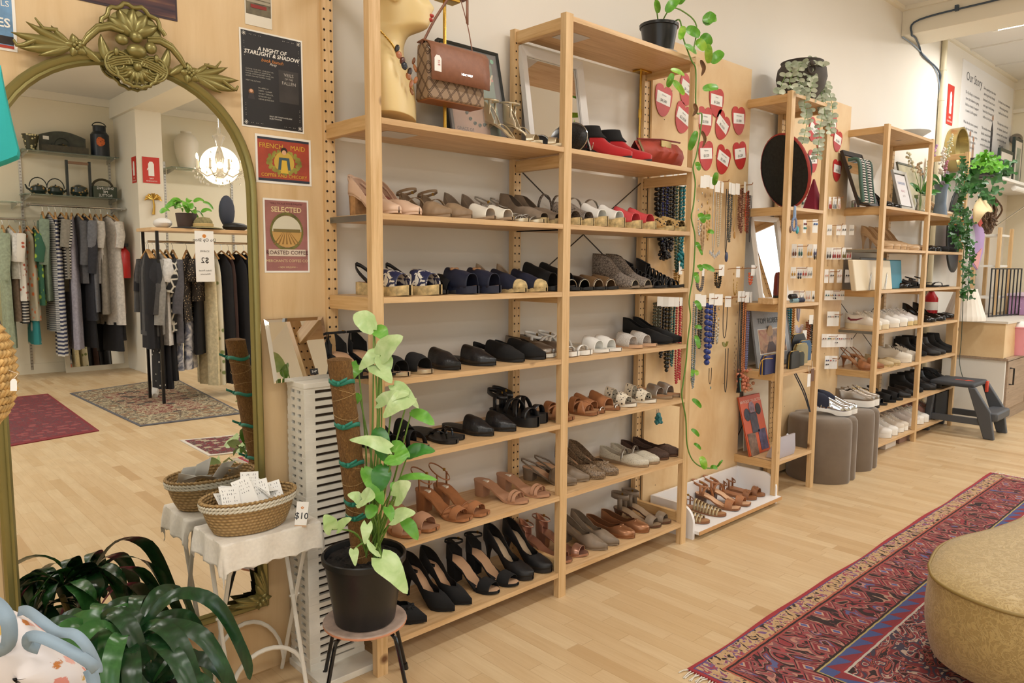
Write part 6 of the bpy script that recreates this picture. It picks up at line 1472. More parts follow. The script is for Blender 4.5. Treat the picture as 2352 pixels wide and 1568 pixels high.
# stickers under the top boards (translucent price sheets)
for (x_, z_, w_, l) in ((P_ + .16, 2.234 - .0008, .12, 'pale paper label stuck under the top board, wide unit'), (.16, 1.752 - .0008, .12, 'pale paper label stuck under the display board, left bay')):
    tag(B().box((x_ - w_ / 2, .09, z_ - .0006), (x_ + w_ / 2, .19, z_)).o('shelf_label', mat('c9c6c4', .35), smooth=0), l, 'label')
# pothos on top of the wide unit
tz = 2.252
pz = fx(1512, .12, tz); pp = thing('potted_plant', 'trailing pothos in a black nursery pot on top of the wide unit', 'potted plant', (pz, .12, tz))
B().lathe([(0, tz + .001), (.075, tz + .001), (.085, tz + .022), (.08, tz + .022), (.072, tz + .006), (0, tz + .006)], 28, (pz, .12, 0)).o('saucer', mat('dedad6', .3), pp)
B().lathe([(0, tz + .008), (.062, tz + .008), (.08, tz + .125), (.081, tz + .13), (.087, tz + .131), (.088, tz + .143), (.084, tz + .145), (.078, tz + .125), (0, tz + .12)], 36, (pz, .12, 0)).o('flowerpot', mat('1b1b1d', .3), pp, smooth=40)
def vine(parent, pix, r, m, nm='vine'):
    pts = bez([at_ for at_ in pix], 5); b = B(); b.tube(pts, r, 6); return b.o(nm, m, parent, smooth=80)
def vp(px, py, y=-.02): return ay(px, py, y)
pc = V((pz, .12, tz + .13))
vine(pp, [pc, vp(1500, -40, .06)], .003, STEM, 'stem'); vine(pp, [pc, vp(1540, 20, .05), vp(1575, 30, .0), vp(1600, 60, -.03), vp(1592, 120, -.03)], .0032, STEM, 'stem')
vine(pp, [pc + V((.03, -.03, 0)), vp(1560, 45, .02), vp(1570, 90, -.02), vp(1588, 138, -.03), vp(1598, 160, -.03), vp(1598, 230, -.025), vp(1601, 260, -.02), vp(1612, 262, -.02), vp(1609, 300, -.02), vp(1600, 355, -.03), vp(1592, 385, -.03), vp(1597, 420, -.03), vp(1593, 470, -.03), vp(1588, 500, -.03), vp(1596, 540, -.03), vp(1595, 590, -.03), vp(1591, 640, -.03), vp(1583, 690, -.03), vp(1586, 730, -.03), vp(1580, 780, -.03), vp(1576, 830, -.03), vp(1569, 880, -.03), vp(1566, 910, -.03), vp(1575, 960, -.025), vp(1578, 1020, -.02), vp(1590, 1055, -.02), vp(1612, 1072, -.02), vp(1640, 1074, -.02), vp(1658, 1060, -.02)], .0034, mat('5d8a35', .5), 'vine')
PL = [((1512, 30), (1506, 0), 9, POTH), ((1530, 28), (1560, -8), 14, POTH), ((1556, 8), (1572, -14), 14, POTH), ((1618, 56), (1640, 30), 16, POTH), ((1614, 45), (1646, 42), 14, POTH), ((1576, 66), (1608, 82), 14, POTH), ((1570, 60), (1562, 92), 10, POTHY), ((1612, 80), (1632, 105), 15, POTH), ((1600, 92), (1620, 115), 13, POTHY), ((1634, 145), (1660, 118), 15, POTH), ((1628, 145), (1626, 100), 11, POTHY), ((1600, 122), (1572, 104), 9, POTH), ((1614, 205), (1650, 200), 11, POTH), ((1534, 200), (1545, 168), 9, POTH), ((1545, 185), (1572, 218), 9, POTHY), ((1572, 172), (1540, 160), 8, POTHY), ((1584, 345), (1600, 300), 10, POTH), ((1600, 372), (1606, 392), 7, POTH), ((1640, 425), (1646, 395), 8, POTH), ((1606, 490), (1618, 512), 9, POTH), ((1622, 492), (1628, 505), 8, POTH), ((1625, 532), (1640, 535), 6, POTH), ((1597, 556), (1608, 572), 6, POTH), ((1605, 570), (1613, 586), 4, POTH), ((1604, 608), (1612, 622), 7, POTH), ((1612, 610), (1642, 622), 8, POTH), ((1596, 625), (1603, 650), 7, POTH), ((1597, 690), (1610, 712), 7, SYNG2), ((1598, 770), (1606, 800), 7, SYNG2), ((1596, 750), (1612, 754), 6, SYNG2), ((1592, 848), (1589, 865), 5, POTH), ((1596, 850), (1602, 862), 6, POTHY), ((1590, 916), (1611, 936), 7, POTH), ((1588, 985), (1606, 1002), 6, POTH), ((1594, 1018), (1610, 1032), 5, POTH), ((1610, 1048), (1620, 1078), 10, POTHY), ((1632, 1072), (1648, 1076), 6, POTH), ((1648, 1072), (1660, 1056), 3, POTH)]
for (pa, pb_, hw, m) in PL:
    A, T = vp(*pa), vp(*pb_, -.045); tt = (A - CAM).dot(_f); b = B(); nr = (CAM - A).normalized() + V((.1, 0, .3)); leaf(b, [A, (A + T) / 2 + nr * .012, T], hw / FPX * tt, HEART, nr, .18, .03); b.o('leaf', m, pp, smooth=80)
for (pa, pb_, hw) in (((1609, 138), (1611, 175), 5), ((1594, 238), (1590, 268), 5), ((1612, 300), (1613, 340), 4)):
    A, T = vp(*pa), vp(*pb_, -.04); b = B(); leaf(b, [A, (A + T) / 2 + V((.008, -.01, 0)), T], hw / FPX * 3.2, BLADE, (CAM - A).normalized(), .5, .3); b.o('dry_leaf', DRY, pp, smooth=80)
# ================================================================ hearts
HRED = mat('c23a38', .35, var=.05); HLOW = mat('c9454a', .3)
def heart(label, px, py, w, h, price, rot=0, line='', y=.262):
    p = ay(px, py, y); t = thing('heart_tag', label, 'paper heart', (p.x, y, p.z - h / 2), group='paper hearts with prices')
    R_ = lambda u, v: (p.x + u * cos(rot) - v * sin(rot), p.z + u * sin(rot) + v * cos(rot))
    pts = []
    for k in range(36):
        a = 2 * pi * k / 36; hx_ = sin(a) * (1 if cos(a) > -.2 else 1 - .12 * (abs(cos(a)) - .2)); hz_ = (cos(a) if cos(a) < 0 else cos(a) * .62) * 1.0 + .42 * sqrt(abs(sin(a))) * (1 if cos(a) > 0 else 1 - abs(cos(a)) ** .5) - .12
        pts.append(R_(hx_ * w / 2, (hz_ + .13) * h / 2.05))
    B().prism([(x, y - .003, z) for x, z in pts], (0, .0016, 0)).o('heart_card', HRED, t, smooth=0)
    q = [R_(u, v) for u, v in ((-w * .4, -h * .13), (w * .4, -h * .13), (w * .4, h * .2), (-w * .4, h * .2))]
    B().prism([(x, y - .0036, z) for x, z in q], (0, .0006, 0)).o('white_label', PAPER, t, smooth=0)
    c1 = R_(0, -h * .04); X_ = (cos(rot), 0, sin(rot)); Y_ = (-sin(rot), 0, cos(rot))
    text('lettering', price, h * .115, mat('3a3a3c', .6), t, (c1[0], y - .0038, c1[1]), X_, Y_)
    if line: c2 = R_(0, h * .12); text('lettering', line, h * .06, mat('5a5a5c', .6), t, (c2[0], y - .0038, c2[1]), X_, Y_)
HH = [(1523, 229, '$4,500', -.12, 'St Peters'), (1578, 206, '$1,200', -.3, 'The'), (1645, 233, '$1,500', 0, 'Hearts'), (1568, 270, '$3,528', -.35, 'Greens'), (1619, 277, '$1,930', .05, 'Wellness'), (1658, 288, '$2,500', -.5, 'St Lewis'), (1696, 275, '$1,000', .08, 'Steven Lewis'), (1621, 355, '$3,570', .12, 'Wynnum'), (1660, 366, '$3,485', -.3, 'Ashley Health'), (1699, 355, '$1,250', .2, 'Wise')]
names_ = ['top left', 'partly behind the upright, top', 'topmost right', 'left of the trailing vine', 'behind the trailing vine, middle', 'tilted, middle', 'rightmost, middle row', 'behind the vine, lower row', 'tilted, lower row', 'rightmost, lower row']
for (px, py, pr, ro, ln), nm_ in zip(HH, names_): heart('red paper heart priced %s, %s of the first heart panel' % (pr, nm_), px, py, .138, .168, pr, ro, ln)
H2 = [(1868, 298, '$1,200', -.45, 'tilted, uppermost inside the narrow unit'), (1886, 330, '$900', .1, 'behind the trailing eucalyptus'), (1867, 368, '$1,400', .1, 'behind the red cone'), (1835, 405, '$650', -.1, 'low behind the straw hat'), (1852, 413, '$700', .05, 'lowest inside the narrow unit'), (1923, 322, '$2,100', -.2, 'right edge, upper'), (1922, 390, '$1,750', -.05, 'right edge, lower'), (1911, 285, '$1,100', .1, 'beside the narrow unit upright, top')]
for px, py, pr, ro, nm_ in H2: heart('red paper heart priced %s on the second panel, %s' % (pr, nm_), px, py, .132, .16, pr, ro)
# ================================================================ hanging jewellery
GCH = mat('c0a065', .3, .9); SCH = mat('b9b9b6', .25, .9); WIRE = mat('a5754a', .4, .6); BCH = mat('3c3b3d', .4, .3)
def hook(px0, py0, px1, py1, label, y=.262):
    a, b_ = ay(px0, py0, y - .004), ay(px1, py1, y - .05); t = thing('hook_rod', label, 'hook', a)
    b = B(); b.tube([a, a + V((0, -.03, .004)), a + V((0, -.085, .004)), a + V((0, -.09, .014))], .0024, 6); b.o('rod', WIRE, t)
def chainpts(cx, y, zt, zb, w, n=16):
    """a hanging loop: two strands that meet in a rounded bottom"""
    pts = []
    for k in range(n + 1):
        a = pi * k / n; pts.append((cx - w * cos(a) * (1 - .25 * 0), y, zb + (zt - zb) * (1 - sin(a) ** .55)))
    return pts
def beads(b, pts, r, gap, jitter=0):
    ps = [V(p) for p in pts]; out = []; d = 0
    for a, c in zip(ps, ps[1:]):
        L = (c - a).length; s = 0
        while d + (L - s) >= gap:
            s += gap - d; d = 0; p = a.lerp(c, s / L)
            if jitter: p = p + V((rnd.uniform(-1, 1), rnd.uniform(-1, 1), rnd.uniform(-1, 1))) * jitter
            b.ball(p, r * rnd.uniform(.85, 1.1) if jitter else r, 6, 4)
        d += L - s
def necklace(label, px, pyt, pyb, w, style, cols, y=.215, strands=1, r=.004, pend=None, card=True, cat='necklace'):
    """cols: list of materials used for the strands; pend: (kind, size, material)"""
    p, q = ay(px, pyt, y), ay(px, pyb, y); r *= 1.25; w *= 1.15; t = thing('necklace', label, cat, (p.x, y, q.z), group='hanging necklaces')
    if card: B().box((p.x - .021, y - .009, p.z - .026), (p.x + .021, y - .008, p.z + .034), rz=rnd.uniform(-.35, .35)).o('card', PAPER, t, smooth=0)
    for s in range(strands):
        m = cols[s % len(cols)]; dz = (p.z - q.z) * .05 * s; pts = chainpts(p.x + rnd.uniform(-.004, .004) * (strands > 1), y + .006 + .006 * (s % 3), p.z, q.z + dz + (.02 if pend else 0), w * (1 - .08 * s) + .003 * (s % 2))
        b = B()
        if style == 'chain': b.tube(pts, r * .45, 5)
        elif style == 'link':
            N = 26; ps = bez(pts, 3)
            for k in range(0, len(ps) - 1, 2): b.ball((ps[k] + ps[k + 1]) / 2, (r * (.6 if k % 4 else 1), r * .5, r * 1.5), 6, 4)
        else: beads(b, pts, r, r * 2.05, .0012 if style == 'rough' else 0)
        b.o('strand', m, t, smooth=80, merge=False)
    if pend:
        kd, sz, m = pend; b = B(); c = V((p.x, y, q.z))
        if kd == 'drop': b.ball(c, (sz * .45, sz * .3, sz), 10, 8)
        elif kd == 'tassel':
            b.ball(c + V((0, 0, sz)), sz * .22, 8, 6)
            for k in range(14): a = 2 * pi * k / 14; b.tube([c + V((0, 0, sz * .9)), c + V((sz * .2 * cos(a), sz * .2 * sin(a), -sz))], sz * .035, 4)
        elif kd == 'cluster':
            for k in range(int(60)): b.ball(c + V((rnd.gauss(0, sz * .4), rnd.gauss(0, sz * .22), rnd.uniform(-sz, sz * 1.2))), rnd.uniform(.007, .011), 7, 5)
        elif kd == 'fan':
            for k in range(15): a = pi + pi * (k + .5) / 15; b.tube([c + V((sz * .35 * cos(a), 0, sz * .35 * sin(a))), c + V((sz * cos(a), 0, sz * sin(a)))], [.0016, .003], 5)
        elif kd == 'drops':
            for k in range(7): b.ball(c + V(((k - 3) * sz * .3, -.004, -abs(k - 3) * -.008)), (.005, .004, .012), 6, 5)
        b.o('pendant', m, t, smooth=60, merge=False)
    return t
J = lambda h, r=.25: mat(h, r)
rows_ = [  # first heart panel: (px, top, bottom, half width, style, colours, extras, description)
    (1517, 412, 500, .014, 'rough', [J('111114')], dict(strands=2, r=.009), 'black lumpy bead necklace'), (1534, 408, 588, .013, 'rough', [J('15151a'), J('3a3f7a'), J('7a6a40')], dict(strands=3, r=.006), 'black and blue glass bead necklace'), (1548, 410, 576, .012, 'bead', [J('101012')], dict(strands=2, r=.008), 'large black bead necklace'), (1563, 416, 624, .013, 'rough', [J('2d4f4c'), J('8a8a5a')], dict(strands=2, r=.006), 'dark green stone necklace'), (1572, 414, 600, .011, 'rough', [J('1a6f78')], dict(strands=2, r=.007, pend=('cluster', .035, J('1d7f86'))), 'teal bead cluster necklace'), (1579, 414, 560, .008, 'link', [GCH], {}, 'fine gold link necklace'),
    (1527, 500, 580, .02, 'rough', [J('0c0c10')], dict(card=False, strands=3, r=.010, pend=('cluster', .035, J('141218', .15))), 'twisted bunch of glossy black beads'),
    (1612, 420, 540, .014, 'link', [SCH], {}, 'silver and brown link necklace'), (1620, 418, 574, .012, 'link', [J('9c7e5a', .3)], dict(r=.007), 'bronze oval link necklace'), (1632, 422, 548, .012, 'link', [GCH], dict(r=.006), 'gold ring chain necklace'), (1645, 430, 590, .013, 'chain', [SCH], dict(pend=('drops', .05, J('b9bcc0', .2))), 'silver chain with glass drops'), (1656, 432, 566, .012, 'bead', [J('cfc7b4')], dict(r=.004), 'pearl and chain necklace'), (1674, 434, 590, .010, 'chain', [BCH], dict(pend=('drop', .028, J('3d4668'))), 'dark cord necklace with navy drop'), (1681, 436, 556, .012, 'rough', [J('5a5a52'), J('9aa0a0')], dict(r=.004, strands=2), 'grey stone bead necklace'), (1691, 436, 540, .010, 'chain', [GCH], dict(pend=('drop', .02, J('b98a4a'))), 'gold chain with amber drop'), (1708, 432, 534, .013, 'rough', [J('7a4a3a'), J('b08a70')], dict(strands=4, r=.005), 'brown seed bead multi-strand necklace'), (1722, 438, 536, .009, 'rough', [J('6b4238'), J('c2553f')], dict(strands=2, r=.005), 'brown and coral bead necklace'), (1728, 445, 556, .006, 'chain', [BCH], dict(card=False), 'thin dark cord necklace at the panel edge'),
    (1560, 618, 655, .012, 'rough', [GCH], dict(strands=3, r=.004), 'gold bead bracelet bunch'), (1612, 622, 668, .024, 'bead', [J('6a6a70')], dict(strands=2, r=.004), 'grey metal collar necklace'), (1654, 622, 660, .02, 'rough', [J('1c1c18'), GCH], dict(strands=3, r=.005), 'black and gold twisted collar'), (1692, 626, 676, .016, 'link', [GCH], dict(r=.004), 'gold pearl link bracelet'), (1727, 622, 652, .013, 'bead', [J('e0704f')], dict(r=.006), 'coral ring bracelet'),
    (1513, 690, 800, .012, 'rough', [J('5a5a4a')], dict(r=.006, strands=2), 'olive stone necklace'), (1524, 692, 820, .012, 'bead', [J('17171a')], dict(r=.006, strands=2), 'black round bead necklace'), (1538, 692, 850, .012, 'bead', [J('1f1f1c'), J('9a8a5a')], dict(r=.008, strands=2), 'black and gold disc bead necklace'), (1549, 692, 840, .011, 'rough', [J('3f6f6c'), J('141414')], dict(r=.005, strands=2), 'turquoise and black bead necklace'), (1561, 690, 880, .012, 'bead', [J('b3343a')], dict(r=.005), 'red bead necklace'), (1570, 690, 870, .010, 'rough', [J('c0404a'), J('d8cfc8')], dict(r=.005, strands=2), 'red and white bead necklace'),
    (1600, 690, 890, .012, 'rough', [J('8f9aa0'), J('5f7a6a')], dict(r=.004, strands=2), 'long grey-green crystal necklace'), (1612, 692, 800, .010, 'bead', [J('2a2a26')], dict(r=.006), 'dark wooden bead necklace'), (1631, 688, 832, .014, 'rough', [J('2a3f8a')], dict(r=.012), 'big cobalt blue bead necklace'), (1643, 690, 790, .011, 'rough', [J('26305a'), GCH], dict(r=.005, strands=2), 'blue and gold chain necklace'), (1652, 690, 786, .010, 'link', [SCH], dict(r=.006), 'heavy silver chain necklace'), (1669, 694, 784, .018, 'chain', [BCH], dict(pend=('fan', .03, J('8a8540', .3))), 'bronze fan collar on dark chain'), (1672, 800, 900, .012, 'chain', [BCH], dict(card=False), 'long thin black chain necklace'), (1634, 845, 890, .010, 'chain', [J('5a4a3a')], dict(card=False, pend=('drop', .008, J('2a7f96'))), 'fine cord necklace with tiny turquoise bead'),
    (1696, 682, 860, .008, 'link', [J('8a7258')], {}, 'long brown chain necklace'), (1704, 682, 880, .008, 'chain', [BCH], dict(pend=('tassel', .05, J('121214', .8))), 'long black tassel necklace'), (1713, 684, 870, .010, 'bead', [J('d08a5a'), J('2c2c2c')], dict(r=.004, strands=2, pend=('cluster', .05, J('d98a6c'))), 'coral bead cluster necklace'), (1722, 684, 880, .008, 'bead', [J('7f86b0'), J('c9744a')], dict(r=.004, strands=2, pend=('cluster', .045, J('cf9a78'))), 'lilac and coral bead necklace'), (1703, 800, 884, .006, 'chain', [BCH], dict(card=False, pend=('tassel', .035, J('5fa89a', .8))), 'teal tassel necklace'),
    (1513, 940, 962, .006, 'chain', [SCH], dict(card=False, pend=('cluster', .02, J('2f7f86'))), 'small teal bead charm low on the panel')]
for px, a, b_, w, stl, cols, ex, d in rows_: necklace(d + ' on the first heart panel', px, a, b_, w, stl, cols, **ex)
for (a, b_, c, d), l in zip(((1640, 421, 1680, 418), (1695, 428, 1730, 430), (1545, 622, 1565, 620), (1625, 620, 1670, 625), (1672, 618, 1700, 622), (1705, 617, 1740, 620), (1615, 686, 1640, 690), (1650, 686, 1680, 690), (1680, 683, 1710, 688)), ('top row left', 'top row right', 'behind the unit', 'middle row left', 'middle row centre', 'middle row right', 'lower row left', 'lower row centre', 'lower row right')):
    hook(a, b_, c, d, 'brass hook rod on the first heart panel, ' + l)
def earcard(label, px, py, w, h, cols, drop=.0, y=.24, rz=0):
    p = ay(px, py, y); t = thing('earring_card', label, 'earrings', (p.x, y, p.z - h / 2), group='earring cards on the second panel')
    R_ = M.Rotation(rz, 3, 'Z')
    B().box((p.x - w / 2, y - .0006, p.z - h / 2), (p.x + w / 2, y, p.z + h / 2), rz=rz).o('card', PAPER, t, smooth=0)
    for s in (-1, 1):
        for k, c in enumerate(cols):
            z = p.z + h * (.15 - .3 * k) - drop; q = V((p.x, y, z)) + R_ @ V((s * w * .22, -.006, 0)); b = B()
            if drop: b.tube([q + V((0, 0, drop)), q], .0012, 4)
            b.ball(q, (w * .14, .005, w * .14 if not drop else drop * .5), 7, 5); b.o('earring', mat(c, .3), t, merge=False)
E_ = []
def erow(py, pxs, h, cols, row, drop=.0, w=.035):
    for i, px in enumerate(pxs): E_.append((px, py, w, h, cols[i % len(cols)], drop, row, i, len(pxs)))
C3 = [['7a4a3a'], ['2f6f72'], ['c9a050'], ['4a4f7a', '2b2b2b'], ['b0403a'], ['9aa0a4'], ['d8b0a0'], ['3c3c3c']]
erow(464, (1824, 1846, 1852, 1872, 1880), .09, C3, 'top row inside the narrow unit', .02); erow(519, (1848, 1872), .085, [['7a2f3a', '2f8f8a'], ['4f7ac0']], 'second row inside the narrow unit', 0, .05); erow(576, (1824, 1838, 1860, 1872), .085, C3, 'third row inside the narrow unit', .03); erow(626, (1822, 1836, 1848, 1860), .07, C3[2:], 'fourth row inside the narrow unit', .02); erow(680, (1816, 1828, 1842, 1856, 1870), .07, C3[3:], 'fifth row inside the narrow unit', .02)
erow(466, (1906, 1917, 1927), .08, C3[4:], 'top row beside the narrow unit', .035); erow(470, (1957, 1963, 1971), .05, [['7fc24a'], ['d8532f'], ['8a7fc0']], 'top row by the far unit', .045, .022); erow(528, (1905, 1926, 1938, 1956), .07, C3[5:], 'second row beside the narrow unit', .01); erow(582, (1904, 1915, 1926, 1938, 1950), .08, [['2b2b2b'], ['a33236'], ['a33236'], ['7a6a30'], ['c0504a']], 'third row beside the narrow unit', .03); erow(634, (1898, 1910, 1928, 1946, 1955), .09, C3[6:], 'fourth row beside the narrow unit', .01); erow(678, (1900, 1908, 1916, 1924, 1934), .065, C3[1:], 'fifth row beside the narrow unit', .01); erow(732, (1904, 1910, 1916, 1922), .10, C3[5:], 'sixth row beside the narrow unit'); erow(782, (1893, 1903, 1912, 1920, 1930, 1938, 1947, 1953), .09, C3, 'seventh row beside the narrow unit'); erow(832, (1899, 1905, 1911, 1917), .09, C3[3:], 'lowest row beside the narrow unit')
ordn = ['first', 'second', 'third', 'fourth', 'fifth', 'sixth', 'seventh', 'eighth']
for px, py, w, h, c, dr, row, i, n in E_: earcard('earring card, %s from left, %s' % (ordn[i], row), px, py, w, h, c, dr, .232 - .006 * (i % 3), (rnd.uniform(-1.0, -.3) if n > 3 else rnd.uniform(-.4, .1)))
seen_ = set()
for px, py, w, h, c, dr, row, i, n in E_:
    if row not in seen_:
        seen_.add(row); hook(px, py - 9, px, py - 9, 'brass hook rod holding the %s earring cards' % row)
for k, (px, a, b_, col, st_) in enumerate(((1818, 690, 790, '1d6f7c', 'bead'), (1826, 690, 770, 'b07a3a', 'bead'), (1838, 690, 745, 'a8a6b8', 'chain'), (1860, 735, 800, '8a4a2a', 'rough'), (1867, 735, 810, '2a2320', 'rough'), (1845, 770, 800, 'b8b0d0', 'rough'))):
    necklace(('long teal bead strands', 'amber bead strand', 'silver spiky fan necklace', 'brown stone strand', 'tortoise bead strand', 'lilac bead bunch')[k] + ' inside the narrow unit', px, a, b_, .012, st_, [J(col)], y=.225, strands=2, r=.006, pend=('fan', .06, J('b9b4c8', .2)) if k == 2 else None)
ring_ = V(ax_(1813, 512, A4)); ring_ = ay(1816, 515, .02); t = thing('beaded_ring_charm', 'blue beaded loop ornament with turquoise drops hung on the upright', 'ornament', ring_ - V((0, 0, .05)))
b = B()
for k in range(22): a = 2 * pi * k / 22; b.ball(ring_ + V((.024 * cos(a), -.02, .034 * sin(a))), .0075, 7, 5)
b.o('beaded_loop', J('7f93b8'), t, merge=False); b = B(); b.ball(ring_ + V((.04, -.02, -.03)), (.014, .008, .022), 8, 6); b.o('turquoise_drop', J('2a9aa6'), t); b = B(); b.ball(ring_ + V((-.04, -.02, -.03)), (.014, .008, .02), 8, 6); b.o('brown_drop', J('6b4a38'), t); b = B()
for dx in (-.012, 0, .012): b.tube([ring_ + V((dx, -.02, .034)), ring_ + V((dx * .5, -.02, .1))], .004, 5)
b.o('beaded_cord', J('8aa0c0'), t)
# ================================================================ narrow unit
z2, z3, z4, z5 = NZ[1:]
# hat leaning at the left of the top compartment
hc = V((2.74, .10, z2 + .205)); hn = (-_R * .86 - _f * .40 - V((0, 0, .28))).normalized(); hu = V((0, 0, 1)) - hn * hn.z; hu.normalize(); hr = hu.cross(hn)
ht = thing('straw_hat', 'black boater hat with red trim leaning in the narrow unit', 'hat', (hc.x, hc.y, z2)); T_ = M((hr, hu, hn)).transposed()
BST = mat('22231f', .8, bump=.8, bscale=160, var=.3); RTR = mat('a33a34', .6)
def disc_(prof, m, nm, n=36, **k):
    b = B(); b.grid([[hc + T_ @ V((r * .92 * cos(2 * pi * i / n), r * 1.08 * sin(2 * pi * i / n), h)) for i in range(n)] for r, h in prof], cv=True); b.o(nm, m, ht, smooth=70, **k)
disc_([(.0, -.004), (.05, -.003), (.188, .0), (.188, -.012), (.10, -.016), (.1, -.02)], BST, 'brim'); disc_([(.10, -.012), (.095, -.05), (.092, -.125), (.06, -.132), (0, -.133)], mat('1d2224', .7, bump=.1), 'crown'); disc_([(.186, .003), (.194, .0), (.194, -.012), (.187, -.014)], RTR, 'brim_trim')
p = ay(1865, 422, .1); b = B(); b.lathe([(.062, z2 + .001), (.064, z2 + .006), (.006, z2 + .185), (0, z2 + .188)], 5, (fx(1866, .08, z2), .08, 0)); tag(b.o('fabric_cone', mat('8c2038', .7, bump=.1), smooth=0), 'dark red fabric cone on the upper shelf of the narrow unit', 'ornament')
def mirin2(t, P, w, h, up): rect(t, 'mirror_glass', P, .024, w - .024, .024, h - .024, .006, MIR)
leaning('white framed mirror showing the bright window, in the narrow unit', 'framed_mirror', 'mirror', 1745, 1806, .17, .262, .50, z3, .026, mat('e6e4e2', .4), mirin2, .022)
x = fx(1788, .05, z3); t = thing('glasses_case', 'dark red glasses case standing on a wooden box', 'case', (x, .06, z3 + .034)); B().box((x - .10, .03, z3 + .0005), (x + .03, .12, z3 + .033)).o('wooden_box', PINE_X, None, bevel=.002)
tag(bpy.data.objects['wooden_box'], 'small plain wooden box on the middle shelf of the narrow unit', 'box')
b = B(); b.lathe([(.0, z3 + .034), (.022, z3 + .035), (.024, z3 + .06), (.022, z3 + .15), (.016, z3 + .172), (0, z3 + .178)], 18, (x + .005, .06, 0)); b.o('case_body', mat('6b1f1c', .35), t); B().lathe([(.0235, z3 + .034), (.0245, z3 + .046)], 18, (x + .005, .06, 0), False).o('black_base', BLACK, t)
for i, (px, c, l) in enumerate(((1824, '2a2422', 'dark bead bundle'), (1828, '8fb0bb', 'pale blue beaded roll'), (1842, '2b3550', 'navy beaded bracelet stack'))):
    x = fx(px, .05, z3); b = B(); zc = z3 + .012 + (.024 if i == 0 else 0)
    for k in range(6): b.tube([(x - .03 + .012 * k, .06 + .011 * cos(a), zc + .011 * sin(a)) for a in [2 * pi * q / 12 for q in range(12)]], .004, 5, closed=True)
    tag(b.o('bracelet', mat(c, .4), smooth=80, merge=False), l + ' lying on the middle shelf of the narrow unit', 'bracelet')
def tomr(t, P, w, h, up):
    rect(t, 'printed_sheet', P, .004, w - .004, .004, h - .004, .006, mat('8f9093', .5)); rect(t, 'white_border', P, .05, w - .05, .075, h - .12, .0072, mat('e5e2dc', .6))
    tp_ = Nt('portrait_print'); v = tp_.coord((1, 1, 1)); tp_.col(tp_.ramp(tp_.noise(v, 9, 4, .6, 1.2), [(.3, '2b2230'), (.45, '8c6a52'), (.55, 'b98f6a'), (.65, '9a5040'), (.8, 'c9a878')])); rect(t, 'printed_picture', P, .056, w - .056, .08, h - .125, .0082, tp_.done(.5))
    b = B(); b.ball(P(w * .44, h * .56, .0085), (.036, .003, .05), 12, 8); b.o('printed_head', mat('b89a78', .6), t); b = B(); b.prism([P(w * .3, .085, .009), P(w * .62, .085, .009), P(w * .5, h * .42, .009), P(w * .38, h * .42, .009)], (0, -.0004, 0)); b.o('printed_coat', mat('584848', .6), t, smooth=0)
    text('lettering', 'TOM ROBERTS', .046, mat('2b2a2c', .6), t, P(w * .5, h - .075, .0076), XR, up)
leaning('grey art book with portrait lettered Tom Roberts in the narrow unit', 'art_book', 'book', 1737, 1818, .19, .25, .345, z4, .004, mat('7d7e80', .5), tomr, .012)
def wallet(label, px, y, w, h, th, c, z, rz=0, zipm=GOLD, ht_=0):
    x = fx(px, y, z); t = thing('wallet', label, 'wallet', (x, y, z)); m = mat(c, .5, bump=.06, bscale=200); Rz = lambda u, v, q: (x + u * cos(rz) - v * sin(rz), y + u * sin(rz) + v * cos(rz), z + .001 + q)
    pl = [(-w / 2, 0), (w / 2, 0), (w / 2, h * .8), (w / 2 - h * .2, h), (-w / 2 + h * .2, h), (-w / 2, h * .8)]
    for s, nm_ in ((0, 'front_panel'), (1, 'back_panel')):
        b = B(); o0 = s * (th * .56); b.prism([Rz(u, o0, q) for u, q in pl], V(Rz(0, th * .44, 0)) - V(Rz(0, 0, 0))); b.o(nm_, m, t, smooth=0, bevel=.003)
    b = B(); b.tube([Rz(u, th * .5, q) for u, q in pl[1:] + pl[:1]], .003, 6); b.o('zip', zipm, t); b = B(); b.tube([Rz(w / 2 + .002, th * .5, h * .6), Rz(w / 2 + .01, th * .4, h * .35), Rz(w / 2 + .012, th * .4, h * .2)], .003, 6); b.o('zip_pull', zipm, t)
    return t
wallet('navy blue zip wallet in front on the narrow unit', 1775, .035, .2, .105, .03, '232c5c', z4, .05)
wallet('black curved wallet behind the navy one', 1827, .05, .12, .1, .03, '1c1f1e', z4, .05); wallet('small dark green wallet in the row of wallets', 1840, .075, .09, .085, .02, '2a322c', z4, .05); wallet('olive long wallet in the row of wallets', 1842, .11, .17, .125, .025, '9a9066', z4, .05); wallet('blue wallet at the back of the row of wallets', 1850, .16, .17, .13, .02, '2f5a80', z4, .05)
wallet('black flat wallet leaning behind the olive one', 1834, .2, .2, .17, .02, '1d1d1f', z4, .05)
x = fx(1748, .01, z4); b = B()
b.tube(bez([(x, .022, z4 + .004), (x, .012, z4 + .09), (x + .12, .012, z4 + .092)], 4), .0025, 6); tag(b.o('wire_stand', GOLD, smooth=60), 'thin gold wire stand holding the navy wallet', 'stand')
for k, (px, py) in enumerate(((1866, 858), (1858, 870))):
    p = ay(px, py, -.012); t = thing('swing_tag', ('brown leather fob hanging under the wallets', 'white swing tag hanging under the wallets')[k], 'tag', p); B().box((p.x - .02, p.y - .001, p.z - .045), (p.x + .02, p.y, p.z + .03)).o('tag_card', (mat('6b4632', .5), PAPER)[k], t, smooth=0); b = B(); b.tube([p + V((0, 0, .03)), p + V((0, .005, .075))], .0012, 4); b.o('tag_string', WHITE, t)
lp = ay(1845, 905, -.02); b = B(); s0 = ay(1826, 858, -.012)
